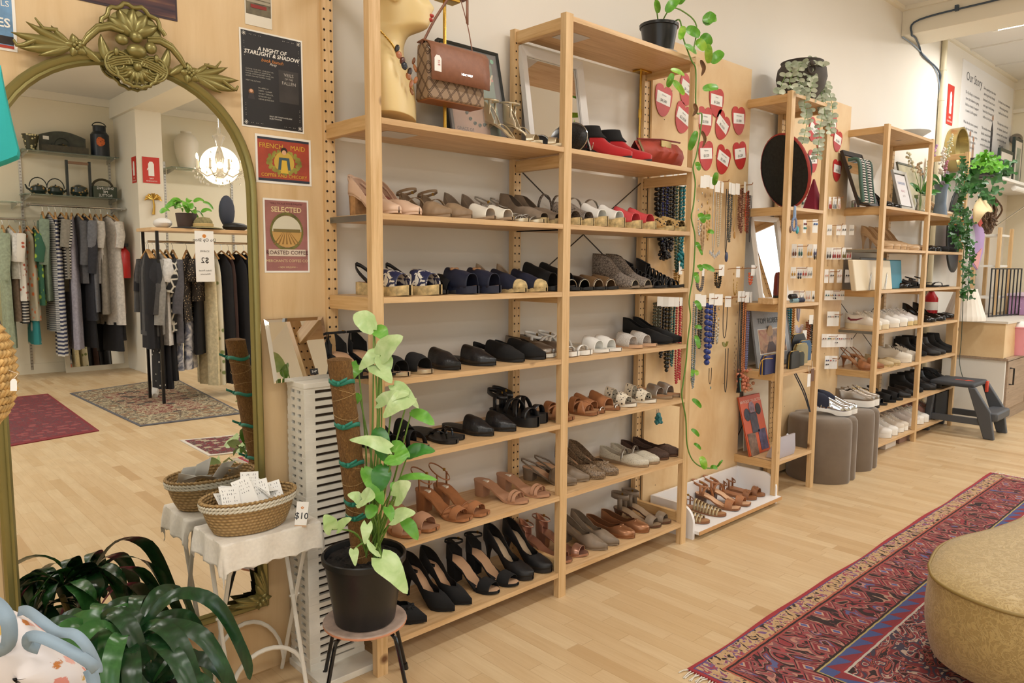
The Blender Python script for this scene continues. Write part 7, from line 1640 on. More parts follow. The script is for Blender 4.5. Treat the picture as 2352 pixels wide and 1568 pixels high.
for dx in (-.008, .012): b.tube(bez([s0 + V((dx, 0, 0)), s0.lerp(ay(1860, 945, -.05), .5) + V((dx, -.01, 0)), ay(1860, 945, -.05) + V((dx * .3, 0, 0))], 5), .006, 6, flat=.4)
tag(b.o('wrist_strap', mat('3d4c5c', .5), smooth=60, merge=False), 'grey-blue wrist strap loop hanging from the wallet shelf', 'strap')
def obook(t, P, w, h, up):
    OR = mat('cf5a30', .5)
    rect(t, 'cover', P, .003, w - .003, .003, h - .003, .006, OR); text('lettering', 'ANTIQUE COLLECTOR', .0235, mat('efe3d6', .6), t, P(w * .52, h - .035, .0075), XR, up)
    for u, v, rw, rh, c, ov in ((.24, .68, .033, .06, '3a3d4c', 1), (.5, .78, .033, .06, 'a58a9a', 1), (.78, .74, .03, .055, '2c2622', 1), (.5, .53, .04, .075, '4c4752', 0), (.26, .18, .045, .08, '8a7060', 0), (.76, .22, .042, .075, '5a4f6c', 0)):
        b = B(); c0 = P(w * u, h * v, .0078)
        if ov: b.prism([c0 + V((rw * cos(a), 0, 0)) + up * rh * .62 * sin(a) for a in [2 * pi * k / 18 for k in range(18)]], V((0, -.0006, 0)))
        else: b.prism([c0 + V((a, 0, 0)) + up * q for a, q in ((-rw, -rh * .8), (rw, -rh * .8), (rw, rh * .8), (-rw, rh * .8))], V((0, -.0006, 0)))
        b.o('printed_picture', mat(c, .6, var=.3, bscale=60), t, smooth=0)
leaning('orange booklet lettered Antique Collector at the bottom of the narrow unit', 'booklet', 'booklet', 1720, 1768, .17, .262, .345, z5, .002, mat('c9552e', .5), obook, .006)
tag(B().prism([(2.70, .255, z5 + .002), (2.99, .255, z5 + .002), (2.99, .272, z5 + .42), (2.70, .272, z5 + .42)], (0, .006, 0)).o('backing_card', mat('e3dac6', .6), smooth=0), 'cream card standing behind the orange booklet', 'card')
x = fx(1790, .07, z5); t = thing('clutch_bag', 'silver clutch bag with white petals on the lowest narrow shelf', 'bag', (x, .07, z5))
b = B(); b.grid([[(x - .10 + .2 * i / 10 + .01 * q, .03 + f_ * (.07 - .055 * q), z5 + .002 + .12 * q) for f_, q in ((0, 0), (-.1, .3), (0, .7), (.2, 1), (.8, 1), (1, .7), (1.1, .3), (1, 0))] for i in range(11)], cv=True)
for i in (0, 10): b.f([b.v((x - .10 + .2 * i / 10 + .01 * q, .03 + f_ * (.07 - .055 * q), z5 + .002 + .12 * q)) for f_, q in ((0, 0), (-.1, .3), (0, .7), (.2, 1), (.8, 1), (1, .7), (1.1, .3), (1, 0))])
b.o('bag_body', mat('b9b7c4', .35, .4), t, smooth=50); b = B()
for k in range(40): u, v = rnd.uniform(-.09, .09), rnd.uniform(.03, .11); b.ball((x + u, .024 + v * .35, z5 + v), (.013, .008, .011), 6, 4, M.Rotation(rnd.random() * 3, 3, 'Y'))
b.o('petals', mat('e2e2ea', .4), t, merge=False, smooth=60)
# trailing eucalyptus in a dark urn on top of the narrow unit
tz = NZ[0]; x = fx(1838, .13, tz); yq = .13; eu = thing('potted_plant', 'dark urn of trailing grey-green eucalyptus on top of the narrow unit', 'potted plant', (x, yq, tz)); URN = mat('4c453f', .75, bump=.2, bscale=60, var=.1)
B().lathe([(0, tz + .001), (.06, tz + .001), (.075, tz + .02), (.125, tz + .09), (.14, tz + .15), (.132, tz + .2), (.112, tz + .225), (.118, tz + .238), (.104, tz + .236), (.10, tz + .2), (0, tz + .19)], 32, (x, yq, 0)).o('urn', URN, eu, smooth=50)
b = B(); rc = V((x - .095, yq - .105, tz + .185)); b.tube([rc + V((.026 * cos(a) * .74, -.026 * cos(a) * .5, .03 * sin(a) - .01)) for a in [2 * pi * k / 18 for k in range(18)]], .006, 7, closed=True); b.ball(rc + V((0, 0, .014)), (.016, .014, .016), 10, 7); b.o('ring_handle', URN, eu)
EUC = mat('a3ad93', .6, var=.15, bscale=40); EUC2 = mat('c3c9b2', .6, var=.1)
def euc(pix, y0, y1, n, sz):
    pts = bez([V((x, yq - .06, tz + .24))] + [ay(px, py, y0 + (y1 - y0) * i / max(1, len(pix) - 1)) for i, (px, py) in enumerate(pix)], 6); b = B(); b.tube(pts, .0018, 5); st = b.o('stem', STEM, eu, smooth=80); b = B(); b.ms = [EUC, EUC2]
    for k in range(n):
        p = pts[int((k + .5) / n * (len(pts) - 1))]
        for s in (-1, 1):
            d = (_R * s * rnd.uniform(.6, 1) + V((0, 0, rnd.uniform(-.5, .3))) - _f * rnd.uniform(-.3, .5)).normalized(); b.mi = rnd.randrange(2); leaf(b, [p, p + d * sz * .6 + V((0, 0, .004)), p + d * sz * 1.1], sz * .42, lambda q: sin(pi * (.08 + .9 * q)) ** .6, (CAM - p).normalized() + V((0, 0, .5)), .15)
    b.o('leaves', None, eu, smooth=80, merge=False)
for pix, n in (([(1810, 168), (1792, 205), (1788, 215)], 8), ([(1830, 165), (1845, 200), (1846, 215), (1848, 240), (1852, 262), (1845, 285)], 17), ([(1862, 160), (1866, 185), (1862, 210)], 10), ([(1872, 155), (1890, 190), (1896, 230), (1893, 258), (1905, 285), (1909, 308)], 20), ([(1880, 158), (1885, 205), (1890, 250), (1884, 290), (1880, 330), (1876, 365)], 24), ([(1850, 150), (1880, 145), (1892, 150)], 9), ([(1815, 180), (1825, 205), (1843, 215)], 8), ([(1820, 150), (1818, 148)], 6), ([(1868, 150), (1900, 200), (1912, 250), (1910, 282)], 16), ([(1855, 160), (1862, 230), (1850, 300), (1844, 330)], 14)): euc(pix, yq - .08, -.03, n, .03)
# poufs with shoes on them, between the units
POUF = Nt('taupe_velvet'); n_ = POUF.noise(POUF.coord(), 5, 4, .6); POUF.col(POUF.ramp(n_, [(.3, '6f6153'), (.7, '7d6f60')])); POUF = POUF.done(.75, Sheen_Weight=.5, Sheen_Roughness=.4)
def pouf(label, cx, cy, r, h):
    """velvet pouf of rounded-petal plan with an upright seam groove"""
    t = thing('pouf', label, 'pouf', (cx, cy, 0)); b = B(); N = 72; rows = []
    def R_(a): return r * (1 - .17 * math.exp(-((((a + 1.5 + pi) % (2 * pi)) - pi) * 7) ** 2) - .17 * math.exp(-((((a - 1.7 + pi) % (2 * pi)) - pi) * 7) ** 2) - .17 * math.exp(-((((a - .3 + pi) % (2 * pi)) - pi) * 7) ** 2))
    for q, z in ((.97, 0.0), (1, .012), (1.0, h * .5), (1.0, h - .06), (.985, h - .025), (.93, h - .006), (.8, h), (.4, h + .004), (.01, h + .005)): rows.append([(cx + R_(a) * q * cos(a), cy + R_(a) * q * sin(a), z) for a in [2 * pi * k / N for k in range(N)]])
    g = b.grid(rows, cv=True); b.f(g[0]); b.o('velvet_body', POUF, t, smooth=60); B().lathe([(r * .86, -.0), (r * .86, .004)], 30, (cx, cy, 0)).o('base', BLACK, t)
PH = .40
pouf('taupe velvet petal-shaped pouf beside the narrow unit', 3.335, .075, .205, PH); pouf('taupe velvet petal-shaped pouf next to the far unit', 3.735, .085, .195, PH)
MIRR = mat('c9ccd2', .12, 1)
SLIP = dict(up=MIRR, H=.02, p=.012, ts=.016, edge=.006, sole=WHITE, w=1.1, toe='round', inn=BLK, uppers=[('upper', 0, 1, .4, SNKD, SNKW, MIRR, .1), ('knit_collar', .02, .42, .9, [(.02, .1), (.42, .085)], [(.02, .105), (.2, .11), (.42, .07)], mat('1f2438', .8))], straps=[('gloss_band', .44, .44, .07, .03, MIRR), ('gloss_band', .52, .52, .064, .02, MIRR)])
pair(SLIP, 'mirror silver slip-on sneaker on the nearer pouf', (3.40, 3.485), PH + .006, -.075, (38, 38))
GPL = dict(up=PEWT, H=.006, p=.03, ts=.012, edge=.004, sole=WHITE, w=1.05, toe='round', inn=TAUPE, uppers=[('upper', 0, 1, .42, SNKD, SNKW, PEWT, .1)], laces=mat('c9b48c', .6))
pair(GPL, 'gold lace-up platform shoe on the farther pouf', (3.80, 3.88), PH + .006, -.06, (36, 36))
# white tray with tan sandals
TR0, TR1 = 1.79, 2.60; t = thing('shoe_tray', 'low white tray of tan sandals on the floor', 'tray', (2.2, .1, 0)); LAM = mat('eceaea', .4)
B().box((TR0, -.03, .026), (TR1 + .02, .235, .042)).o('tray_base', LAM, t, smooth=0); B().box((TR0 - .0, .235, .004), (TR1, .25, .165)).o('back_panel', LAM, t, smooth=0, bevel=.001)
B().box((TR0, -.034, .0255), (TR1 + .02, -.0302, .0425)).o('raw_edge', mat('c99a66', .6), t, smooth=0)
for x in (TR0 - .016, TR1):
    b = B(); b.prism([(x, .25, .0), (x, .25, .165), (x, .08, .165)] + [(x, .08 - .085 * sin(a), .08 + .085 * cos(a)) for a in [pi / 2 * k / 8 for k in range(9)]] + [(x, -.005, .0)], (.016, 0, 0)); b.o('end_panel', LAM, t, smooth=30)
GLAD = dict(up=mat('b3a07c', .35, .5), H=.008, toe='round', sole=TANS, inn=TANI, straps=[('strap', .34 + .07 * i, .34 + .07 * i, .055 - .004 * i, .012, mat('b3a07c', .35, .5)) for i in range(8)], loops=[('ankle_strap', .12, .04, .05, .3, .005, TANS)])
pair(GLAD, 'gold lattice-strap flat sandal at the left of the white tray', (1630, 1668), .0425, .0, 14)
WSD = dict(up=TAN, H=.05, heel='block', heelm=BROWN, sole=TANS, inn=mat('d9b08c', .6), toe='square', uppers=[('toe_band', .7, .86, None, [(.7, .042), (.86, .03)], None, TAN)], loops=[('ankle_strap', .1, .045, .05, .3, .014, TAN)], straps=[('side_strap', .2, .36, .05, .014, TAN)])
pair(WSD, 'tan sandal with wooden block heel in the white tray', (1700, 1724), .0425, .0, 14)
pair(dict(up=TANS, H=.008, sole=TANS, inn=TAN, toe='round', uppers=[('toe_band', .72, .86, None, [(.72, .038), (.86, .028)], None, TANS)], loops=[('ankle_strap', .14, .04, .05, .4, .008, TANS)], bow=TANS, bow_at=(.8, .03)), 'brown flat sandal with leather flowers, right of the white tray', (1738, 1757), .0425, .03, 10)
# ================================================================ far unit, alcove, counter
f1, f2, f3, f4, f5, f6, f7 = FZ[1:]; X5 = A5
SKN = mat('c9ab86', .35); CRW = mat('e3ddcf', .5)
pair(pump(SKN, .10, 'round', 'stiletto', p=.015), 'nude patent platform stiletto at the left of the far unit', (2052, 2068), f2, .06, -8, yy2=.06)
pair(pump(SKN, .10, 'round', 'stiletto', p=.015), 'nude patent platform stiletto, second pair on the far unit', (2082, 2096), f2, .06, -8)
pair(flat(SKN, 'round', .66, inn=TAUPE), 'nude patent ballet flat beside the platform stilettos', (2112, 2127), f2, .02, 4)
pair(flat(BLKP, 'round', .66), 'black ballet flat left in the right bay of the far unit', (2150, 2162), f2, .02, 6); pair(flat(BLKS, 'almond', .66), 'black suede flat at the right end of the far unit', (2180, 2196), f2, .02, 6)
NS = mat('e8e3d8', .45)
pair(sneaker(NS, swoosh=mat('7c2a33', .5), sole=mat('e2d4b4', .5), heelm=NS, lacem=CRW), 'cream sneaker with burgundy swoosh on the far unit', (2025, 2042), f4, .02, 4); pair(sneaker(WHITE, sole=mat('e8e2d4', .5)), 'white lace-up sneaker beside the burgundy swoosh pair', (2066, 2084), f4, .02, 6); pair(sneaker(mat('e5e3e2', .5), sole=mat('d9c48f', .6)), 'white sneaker with yellowed sole on the far unit', (2098, 2113), f4, .02, 6)
pair(pump(BLKP, .08, 'round', 'stiletto', bow=CHROME, bow_at=(.8, .03)), 'black pump with silver toe ornament, right bay of the far unit', (2150, 2172), f4, .02, 10); pair(flat(BLKP, 'almond', .6, sole=TANS), 'black low shoe behind the ornamented pumps', (2186, 2197), f4, .05, 10)
pair(dict(up=TAN, H=.075, heel='stiletto', toe='point', inn=TANI, heelm=TANS, uppers=[('vamp', .56, 1, None, HG, None, TAN)], loops=[('slingback', .1, .04, .06, .2, .008, TAN)]), 'tan slingback stiletto at the left of the far unit', (2010, 2030), f5, .03, -4)
pair(dict(up=GLITG, H=.008, p=.006, sole=JUTE, inn=TANI, toe='round', uppers=[('upper', 0, 1, .62, FLATD, FLATW, GLITG)]), 'gold glitter espadrille flat on the far unit', (2052, 2068), f5, .02, 6); pair(sneaker(CRW, sole=CRW, lacem=BLK), 'white leather shoe with black laces on the far unit', (2094, 2112), f5, .02, 8)
pair(boot(BLKS, .11), 'black suede ankle boot beside the white laced shoes', (2128, 2142), f5, .08, 6); pair(boot(BLK, .1), 'black leather ankle boot, right bay of the far unit', (2160, 2172), f5, .02, 10); pair(boot(BLKS, .11), 'black pull-on ankle boot at the right end of the far unit', (2186, 2198), f5, .03, 10)
pair(slide(BLK, .5, .84, .05, sole=BLK, inn=BLK), 'black slide sandal low on the far unit', (2020, 2038), f6, .03, 4); pair(slide(BLKS, .4, .86, .055, loops=[('ankle_strap', .12, .04, .05, .3, .01, BLK)]), 'black sandal with ankle strap low on the far unit', (2058, 2074), f6, .03, 6); pair(mule(BLK, 'round', .35), 'black clog low on the far unit', (2092, 2106), f6, .03, 8)
pair(boot(BLKS, .09), 'black ankle boot low in the left bay of the far unit', (2120, 2136), f6, .05, 8); pair(boot(BLK, .1), 'black zip boot low in the right bay of the far unit', (2150, 2162), f6, .02, 12); pair(boot(BLKS, .07, laces=BLK), 'black lace boot at the right end of the lower far shelf', (2180, 2193), f6, .02, 12)
pair(sneaker(WHITE), 'white canvas sneaker on the bottom far shelf, left', (2048, 2062), f7, .02, 8); pair(sneaker(mat('d9cfc0', .7)), 'grey-beige laced sneaker on the bottom far shelf', (2076, 2086), f7, .03, 10); pair(sneaker(mat('ddd6d2', .6)), 'pale leather sneaker on the bottom far shelf', (2100, 2112), f7, .05, 12); pair(sneaker(WHITE), 'white sneaker in the right bay of the bottom far shelf', (2122, 2133), f7, .03, 12); pair(sneaker(mat('d6a79c', .7)), 'pink sneaker at the right end of the bottom far shelf', (2146, 2157), f7, .05, 12)
pair(pump(BLKP, .09, 'round', 'stiletto'), 'black patent stiletto on the upper far shelf', (2052, 2070), f1, .03, 8)
pair(pump(SKN, .085, 'almond', 'stiletto', inn=TANI), 'nude heeled pump beside the grey vase', (2190, 2204), f1, .03, 12)
pair(slide(BLK, .55, .8, .05, H=.05, heel='block'), 'black block-heel sandal on the middle far shelf', (2110, 2124), f3, .03, 8); pair(pump(BLKP, .07, 'almond', 'block'), 'black heeled shoe on the middle far shelf', (2084, 2098), f3, .06, 6); pair(dict(up=BLK, H=.008, sole=BLK, thong=BLK, toe='round', loops=[('ankle_strap', .12, .04, .05, .3, .008, BLK)]), 'black flat sandal in the right bay, middle far shelf', (2160, 2180), f3, .03, 12)
# clutch bags standing on the middle shelf
def standing(label, name, cat, px0, px1, y, z, h, th, m, lean=.06):
    x0, x1 = fx(px0, y, z), fx(px1, y, z); t = thing(name, label, cat, ((x0 + x1) / 2, y, z)); b = B(); r_ = .012
    b.prism([(x0, y, z + .001), (x1, y, z + .001), (x1 + .01, y + lean, z + h), (x0 - .01, y + lean, z + h)], (0, th, 0)); b.o('bag_body', m, t, bevel=.006, smooth=0); return t, x0, x1
t, a, c = standing('cream leather clutch standing on the far unit', 'clutch_bag', 'bag', 1967, 2050, .05, f3, .205, .035, mat('ddcfb3', .5, bump=.05), .03)
for q in (.28, .72): 
    xx = a + (c - a) * q; b = B(); b.tube(bez([(xx, .035, f3 + .003), (xx, .03, f3 + .12), (xx, .044, f3 + .003)], 4), .003, 6); tag(b.o('book_stand', CHROME, smooth=60), ('left', 'right')[q > .5] + ' chrome wire holder in front of the cream clutch', 'stand')
standing('teal clutch behind the cream one on the far unit', 'clutch_bag', 'bag', 2040, 2072, .10, f3, .21, .03, mat('2f7d94', .5), .02); standing('grey folder behind the cream clutch', 'folder', 'folder', 1985, 2040, .14, f3, .225, .012, mat('6f7378', .5), .03)
# top shelf of the far unit
def frin(t, P, w, h, up): rect(t, 'mirror_glass', P, .03, w - .03, .03, h - .03, .006, MIR)
fr = leaning('dark framed mirror draped with beaded strands on the far unit', 'framed_mirror', 'mirror', 1968, 2012, .12, .26, .385, f1, .026, mat('2c2523', .45), frin, .02)
BRA = stripes('monochrome_twist', 'd9d3cc', '26262a', 60); x0 = fx(1978, .09, f1)
for k in range(7):
    b = B(); xx = x0 + .03 * k; b.tube(bez([(xx, .19, f1 + .30), (xx + .01 * cos(k), .125, f1 + .29), (xx + .012 * sin(k * 2), .10, f1 + .15), (xx + .012, .085, f1 + .02)], 6), .013, 7); tag(b.o('bead_strand', BRA if k % 3 else mat('3f5f52', .3, bump=.6, bscale=200), smooth=80), ('first', 'second', 'third', 'fourth', 'fifth', 'sixth', 'seventh')[k] + ' twisted black and white bead strand from left over the dark mirror', 'necklace', 'strands over the dark framed mirror')
def cardin(t, P, w, h, up):
    rect(t, 'printed_sheet', P, .03, w - .03, .03, h - .03, .008, mat('d9d6d8', .5)); text('lettering', 'DIAMOND', .028, mat('6f86b0', .5), t, P(w / 2, h * .68, .0092), XR, up); text('lettering', 'PEARLS', .022, mat('c99aa6', .5), t, P(w / 2, h * .48, .0092), XR, up); text('lettering', '$ 125', .02, mat('a99a9f', .5), t, P(w / 2, h * .36, .0092), XR, up)
leaning('silver framed sign card standing before the flower vase', 'framed_sign', 'sign', 2066, 2096, .06, .14, .29, f1, .02, mat('c9c6c0', .3, .4), cardin, .018)
leaning('tall picture with cream mount leaning behind the flower vase', 'framed_picture', 'picture', 2078, 2134, .18, .27, .40, f1, .012, mat('6b6f66', .5), lambda t, P, w, h, up: rect(t, 'printed_sheet', P, .014, w - .014, .014, h - .014, .006, mat('c9c2a4', .6, var=.25, bscale=12)), .014)
def flowers(label, px, y, z, vase_m, vprof, specs, cols, n_leaf=14):
    x = fx(px, y, z); t = thing('flower_vase', label, 'vase', (x, y, z)); B().lathe([(r, z + h) for r, h in vprof], 20, (x, y, 0)).o('vase', vase_m, t); top = z + max(h for r, h in vprof)
    for (px_, py_, m, sz) in specs:
        T = ay(px_, py_, y - .03); b = B(); b.tube(bez([(x, y, z + .02), (x, y, top), V((x, y, top)).lerp(T, .6) + V((0, 0, .02)), T], 4), .002, 5); b.o('stem', STEM, t, smooth=80); b = B(); n = int(22 * max(1, sz / .05))
        for k in range(n): q = k / n; c = T.lerp(V((x, y, top)), q * .42); b.ball(c + V((rnd.gauss(0, sz * .16), rnd.gauss(0, sz * .16), rnd.gauss(0, sz * .1))), rnd.uniform(.006, .012), 5, 4)
        b.o('blossom', mat(m, .7, var=.1), t, smooth=60, merge=False)
    b = B()
    for k in range(n_leaf): a = rnd.random() * 6.28; A = V((x, y, top)); d = V((cos(a), sin(a) * .5, rnd.uniform(-.2, .9))); d.normalize(); leaf(b, [A + d * .03, A + d * .09, A + d * .14 + V((0, 0, -.02))], .022, BLADE, (-.4, -.7, .5), .2)
    b.o('leaves', SYNG3, t, smooth=80, merge=False)
flowers('glass vase of cream and pink blossom on the far unit', 2112, .12, f1, CLEAR, [(.04, .002), (.05, .01), (.03, .08), (.045, .14), (.045, .145)], [(2086, 350, 'd9d2b0', .05), (2112, 372, 'cdb595', .05), (2140, 350, 'ded6b4', .05), (2150, 335, 'b58ab5', .03)], None)
flowers('grey-blue waisted vase of white and mauve flowers on the far unit', 2158, .1, f1, mat('6d7b8c', .5), [(.05, .002), (.055, .01), (.04, .1), (.042, .2), (.055, .25), (.05, .25)], [(2186, 312, 'd9d5b8', .05), (2168, 345, 'e3dcd2', .06), (2172, 370, 'b9788c', .05), (2176, 395, '9a8a9a', .05), (2160, 385, 'e6ded6', .05), (2164, 420, '8f8090', .04)], None)
xb_ = fx(2085, .15, FZ[0]); b = B(); b.lathe([(.05, FZ[0] + .001), (.06, FZ[0] + .006), (.15, FZ[0] + .062), (.145, FZ[0] + .066), (.05, FZ[0] + .012), (0, FZ[0] + .01)], 30, (xb_, .15, 0)); tag(b.o('glass_bowl', mat('c3cbd0', .1, 0, Alpha=.7), smooth=50), 'wide pale glass bowl on top of the far unit', 'bowl')
IVY = leafmat('ivy_leaf', '234d20', '2f6a2a', '4d8a3f'); IV_ = lambda s: (.6 + .4 * sin(s * 9)) * (1 - s) ** .6
def ivy(t, pix, y, n, sz, m=None):
    pts = bez([ay(px, py, y - .01 * (i % 2)) for i, (px, py) in enumerate(pix)], 6); b = B(); b.tube(pts, .003, 5); b.o('vine', mat('3d5a2a', .6), t, smooth=80); b = B()
    for k in range(n):
        p = pts[int((k + .5) / n * (len(pts) - 1))]; d = (_R * rnd.uniform(-1, 1) + V((0, 0, rnd.uniform(-1, .4))) - _f * rnd.uniform(.0, .5)).normalized(); A = p - _f * .02; leaf(b, [A, A + d * sz * .6, A + d * sz], sz * .52, IV_, (CAM - A).normalized() + V((0, 0, .3)), .15, .0)
    b.o('ivy_leaves', m or IVY, t, smooth=80, merge=False)
iv = thing('ivy_garland', 'dark green ivy garland trailing down the end of the far unit', 'ivy', ay(2215, 560, -.04))
for pix, n in (([(2208, 360), (2210, 420), (2206, 470), (2214, 500)], 26), ([(2200, 468), (2190, 490), (2182, 520), (2190, 550), (2205, 570)], 34), ([(2214, 480), (2216, 540), (2212, 600), (2210, 660), (2206, 680)], 40), ([(2222, 500), (2228, 560), (2226, 620), (2222, 690)], 26), ([(2196, 505), (2204, 530), (2212, 560)], 22), ([(2206, 380), (2196, 425), (2206, 460)], 16)): ivy(iv, pix, -.045, n, .05)
cbl = B(); cbl.tube(bez([ay(2212, 690, -.012), ay(2208, 780, -.012), ay(2204, 830, -.02), ay(2210, 862, -.06), az(2216, 872, .36)], 5), .0028, 5); tag(cbl.o('dark_cable', mat('22382c', .6), smooth=80), 'thin dark green cable hanging beside the far unit', 'cable')
# the alcove wall: pipe, cable, sign, round mirror, poster
pxw = ay(2166, 120, .33).x; pt = thing('wall_pipe', 'cream conduit pipe running down the wall past the beam', 'pipe', (5.86, .31, 2.0)); PIPE = mat('d9d0b4', .5)
b = B(); b.tube([(5.86, .305, .02), (5.86, .305, CEIL)], .022, 12); b.o('pipe_tube', PIPE, pt); 
for z in (3.0, 2.75): b = B(); b.tube([(5.86, .305, z - .01), (5.86, .305, z + .01)], .025, 12); b.o('pipe_joint', PIPE, pt)
wc = thing('wall_cable', 'dark cable running along the beam and down the wall', 'cable', (BX0, .3, 3.2)); CAB = mat('3b4a5c', .5)
b = B(); b.tube(bez([ay(2158, 330, .318), ay(2160, 200, .318), (5.78, .318, 2.98), (5.4, .318, 3.03), (5.31, .318, 3.085), (BX0 + .1, .26, 3.084), (BX0 - .012, .25, 3.09), (BX0 - .014, .2, 3.18), (BX0 - .014, -.3, 3.2), (BX0 - .014, -1.2, 3.22), (BX0 - .014, -2.6, 3.24)], 6), .007, 7); b.o('cable_run', CAB, wc, smooth=80); b = B(); b.tube(bez([(BX0 - .005, .316, 3.08), (5.3, .322, 3.06), (5.78, .322, 2.95), ay(2156, 260, .322)], 5), .005, 6); b.o('second_wire', mat('8fa0b5', .5), wc, smooth=80)
for yq2 in (-.05, -.75): B().box((BX0 - .024, yq2 - .012, 3.185), (BX0, yq2 + .012, 3.225)).o('cable_clip', CAB, wc, smooth=0)
p = ay(2182, 241, .329); extsign('red fire extinguisher sign on the wall above the round mirror', (p.x, .3285, p.z), (1, 0, 0), .165, .34)
rm = thing('round_mirror', 'round mirror with deep gold rim on the far wall', 'mirror', (6.27, .3, 2.22)); cc = V((6.27, .328, 2.37))
b = B(); b.grid([[cc + V((r * cos(a), y, r * 1.0 * sin(a))) for a in [2 * pi * k / 40 for k in range(40)]] for r, y in ((.19, 0), (.195, -.09), (.18, -.09), (.178, -.02))], cv=True); b.o('gold_rim', mat('b3a068', .35, .7), rm); b = B(); b.disc(cc + V((0, -.02, 0)), .179, (0, -1, 0), 40); b.o('mirror_glass', MIR, rm, smooth=0)
PX0, PX1, PZ0, PZ1 = 6.43, 8.12, 2.2, 3.2; ps = thing('wall_poster', 'large white wall poster headed Our Story with columns of text', 'poster', (7.27, .328, PZ0))
B().box((PX0, .326, PZ0), (PX1, .3295, PZ1)).o('poster_sheet', mat('f0f0f2', .5), ps, smooth=0); GT = mat('5d6068', .6)
text('lettering', 'Our Story', .115, GT, ps, (PX0 + .36, .3255, PZ1 - .13), XR, ZU)
LN = (('Do Op Shop is a community', 'store that believes in giving', 'back as a means to support', 'a cause & a life together.', '', 'When the first doors opened,', 'the idea was simple: a warm', 'community space where every', 'piece finds a second life', 'and every bit helps.'), ('Since opening we have been', 'able to give back through', 'thousands of hours of care', 'and support with funding', 'hundreds of thousands of', 'dollars to local groups.', '', 'This includes women and', 'families, mental health and', 'animal welfare, disability', 'services & so many others.', '', 'We also offer work for many'), ('It is thanks to our community', 'that we can give back,', 'thank you for every visit.', '', 'This shop runs on the help', 'of volunteers, donors and', 'customers who care about', 'second hand style and', 'each other.', '', 'So from us to you, welcome.', '', 'Love, the team'))
for ci, (col_, cx_) in enumerate(zip(LN, (.34, .86, 1.38))):
    for i, s in enumerate(col_):
        if s: text('lettering', s, .036, GT, ps, (PX0 + cx_, .3255, PZ1 - (.27 if ci == 0 else .10 + .05 * ci) - i * .053), XR, ZU)
for k, (u, v, h, c) in enumerate(((.34, .12, .30, 'c9b9a8'), (.45, .10, .28, 'b08f78'), (1.02, .25, .42, '3a3a40'), (1.1, .02, .16, 'a8746a'), (1.18, .02, .16, '8a6a5a'), (1.27, .02, .14, 'b58a7a'), (1.36, .02, .14, '6a5a5a'), (1.45, .02, .14, 'a8746a'), (1.54, .02, .14, '7a6a60'))):
    b = B(); xx, zz = PX0 + u, PZ0 + v; b.use(mat(c, .7)); b.prism([(xx - .03, .3252, zz), (xx + .03, .3252, zz), (xx + .034, .3252, zz + h * .6), (xx, .3252, zz + h * .8), (xx - .034, .3252, zz + h * .6)], (0, .0008, 0)); b.use(mat('b58a70', .7)); b.disc((xx, .3246, zz + h * .86), .026, (0, -1, 0), 10); b.o('printed_figure', None, ps, smooth=0, merge=False)
# high shelf on the far wall with planter and frames
ws = thing('wall_shelf', 'white high shelf with rail beneath on the far wall', 'wall shelf', (7.4, .2, 2.12)); B().box((6.45, -.05, 2.10), (XE - .02, .32, 2.125)).o('shelf_plate', WHITE, ws, smooth=0); b = B(); b.tube([(6.9, -.03, 2.06), (XE - .02, -.03, 2.06)], .024, 10); b.o('rail_tube', WHITE, ws); b = B(); b.tube([(7.75, .31, 1.75), (7.9, -.02, 2.05)], .008, 6); b.o('strut', CHROME, ws)
q = ay(2262, 410, .08); pq = thing('potted_plant', 'trailing ivy in a dark planter on the high shelf', 'potted plant', (q.x, .08, 2.126)); b = B(); x0 = q.x - .2
b.grid([[(x0 - .02 * s + (.36 + .04 * s) * u, .0 - .02 * s + (.16 + .04 * s) * v, 2.128 + .15 * s) for u, v in ((0, 0), (1, 0), (1, 1), (0, 1))] for s in (0, 1)], cv=True); b.quad((x0, 0, 2.128), (x0 + .36, 0, 2.128), (x0 + .36, .16, 2.128), (x0, .16, 2.128)); b.quad((x0 - .01, -.01, 2.26), (x0 + .37, -.01, 2.26), (x0 + .37, .17, 2.26), (x0 - .01, .17, 2.26)); b.o('planter', mat('2c2f33', .5), pq, smooth=0)
for pix, n in (([(2240, 385), (2255, 368), (2275, 375), (2290, 385)], 40), ([(2238, 395), (2225, 420), (2230, 440)], 16), ([(2285, 390), (2305, 378), (2312, 400)], 10), ([(2250, 362), (2262, 372), (2244, 380)], 22), ([(2288, 400), (2276, 440), (2265, 470)], 8), ([(2236, 420), (2250, 432), (2255, 455)], 12)): ivy(pq, pix, -.02, n, .09, POTH if n in (40, 22) else IVY)
for lab, x_, w_, h_, mm in (('dark green framed print leaning on the high shelf, front', 7.45, .46, .36, '23332b'), ('dark green framed print leaning on the high shelf, behind', 7.86, .3, .52, '22302a')):
    t = thing('framed_picture', lab, 'framed picture', (x_, .2, 2.126)); b = B(); b.box((x_ - w_ / 2, .18, 2.127), (x_ + w_ / 2, .205, 2.127 + h_)); b.o('frame', mat(mm, .4), t, smooth=0); B().box((x_ - w_ / 2 + .035, .178, 2.16), (x_ + w_ / 2 - .035, .1805, 2.127 + h_ - .035)).o('mount', mat('e3dcd2', .5), t, smooth=0); B().box((x_ - w_ / 4, .177, 2.21), (x_ + w_ / 4, .1785, 2.127 + h_ - .1)).o('printed_picture', mat('9aa596', .6, var=.3, bscale=20), t, smooth=0)
sc = thing('security_camera', 'small grey dome spotlight on the far wall', 'spotlight', (XE - .06, .28, 2.66)); b = B(); b.ball((XE - .09, .27, 2.68), (.06, .06, .055), 14, 10); b.o('housing', mat('8c857c', .35, .5), sc); b = B(); b.ball((XE - .13, .24, 2.66), .03, 10, 8); b.o('lens', BLACK, sc)
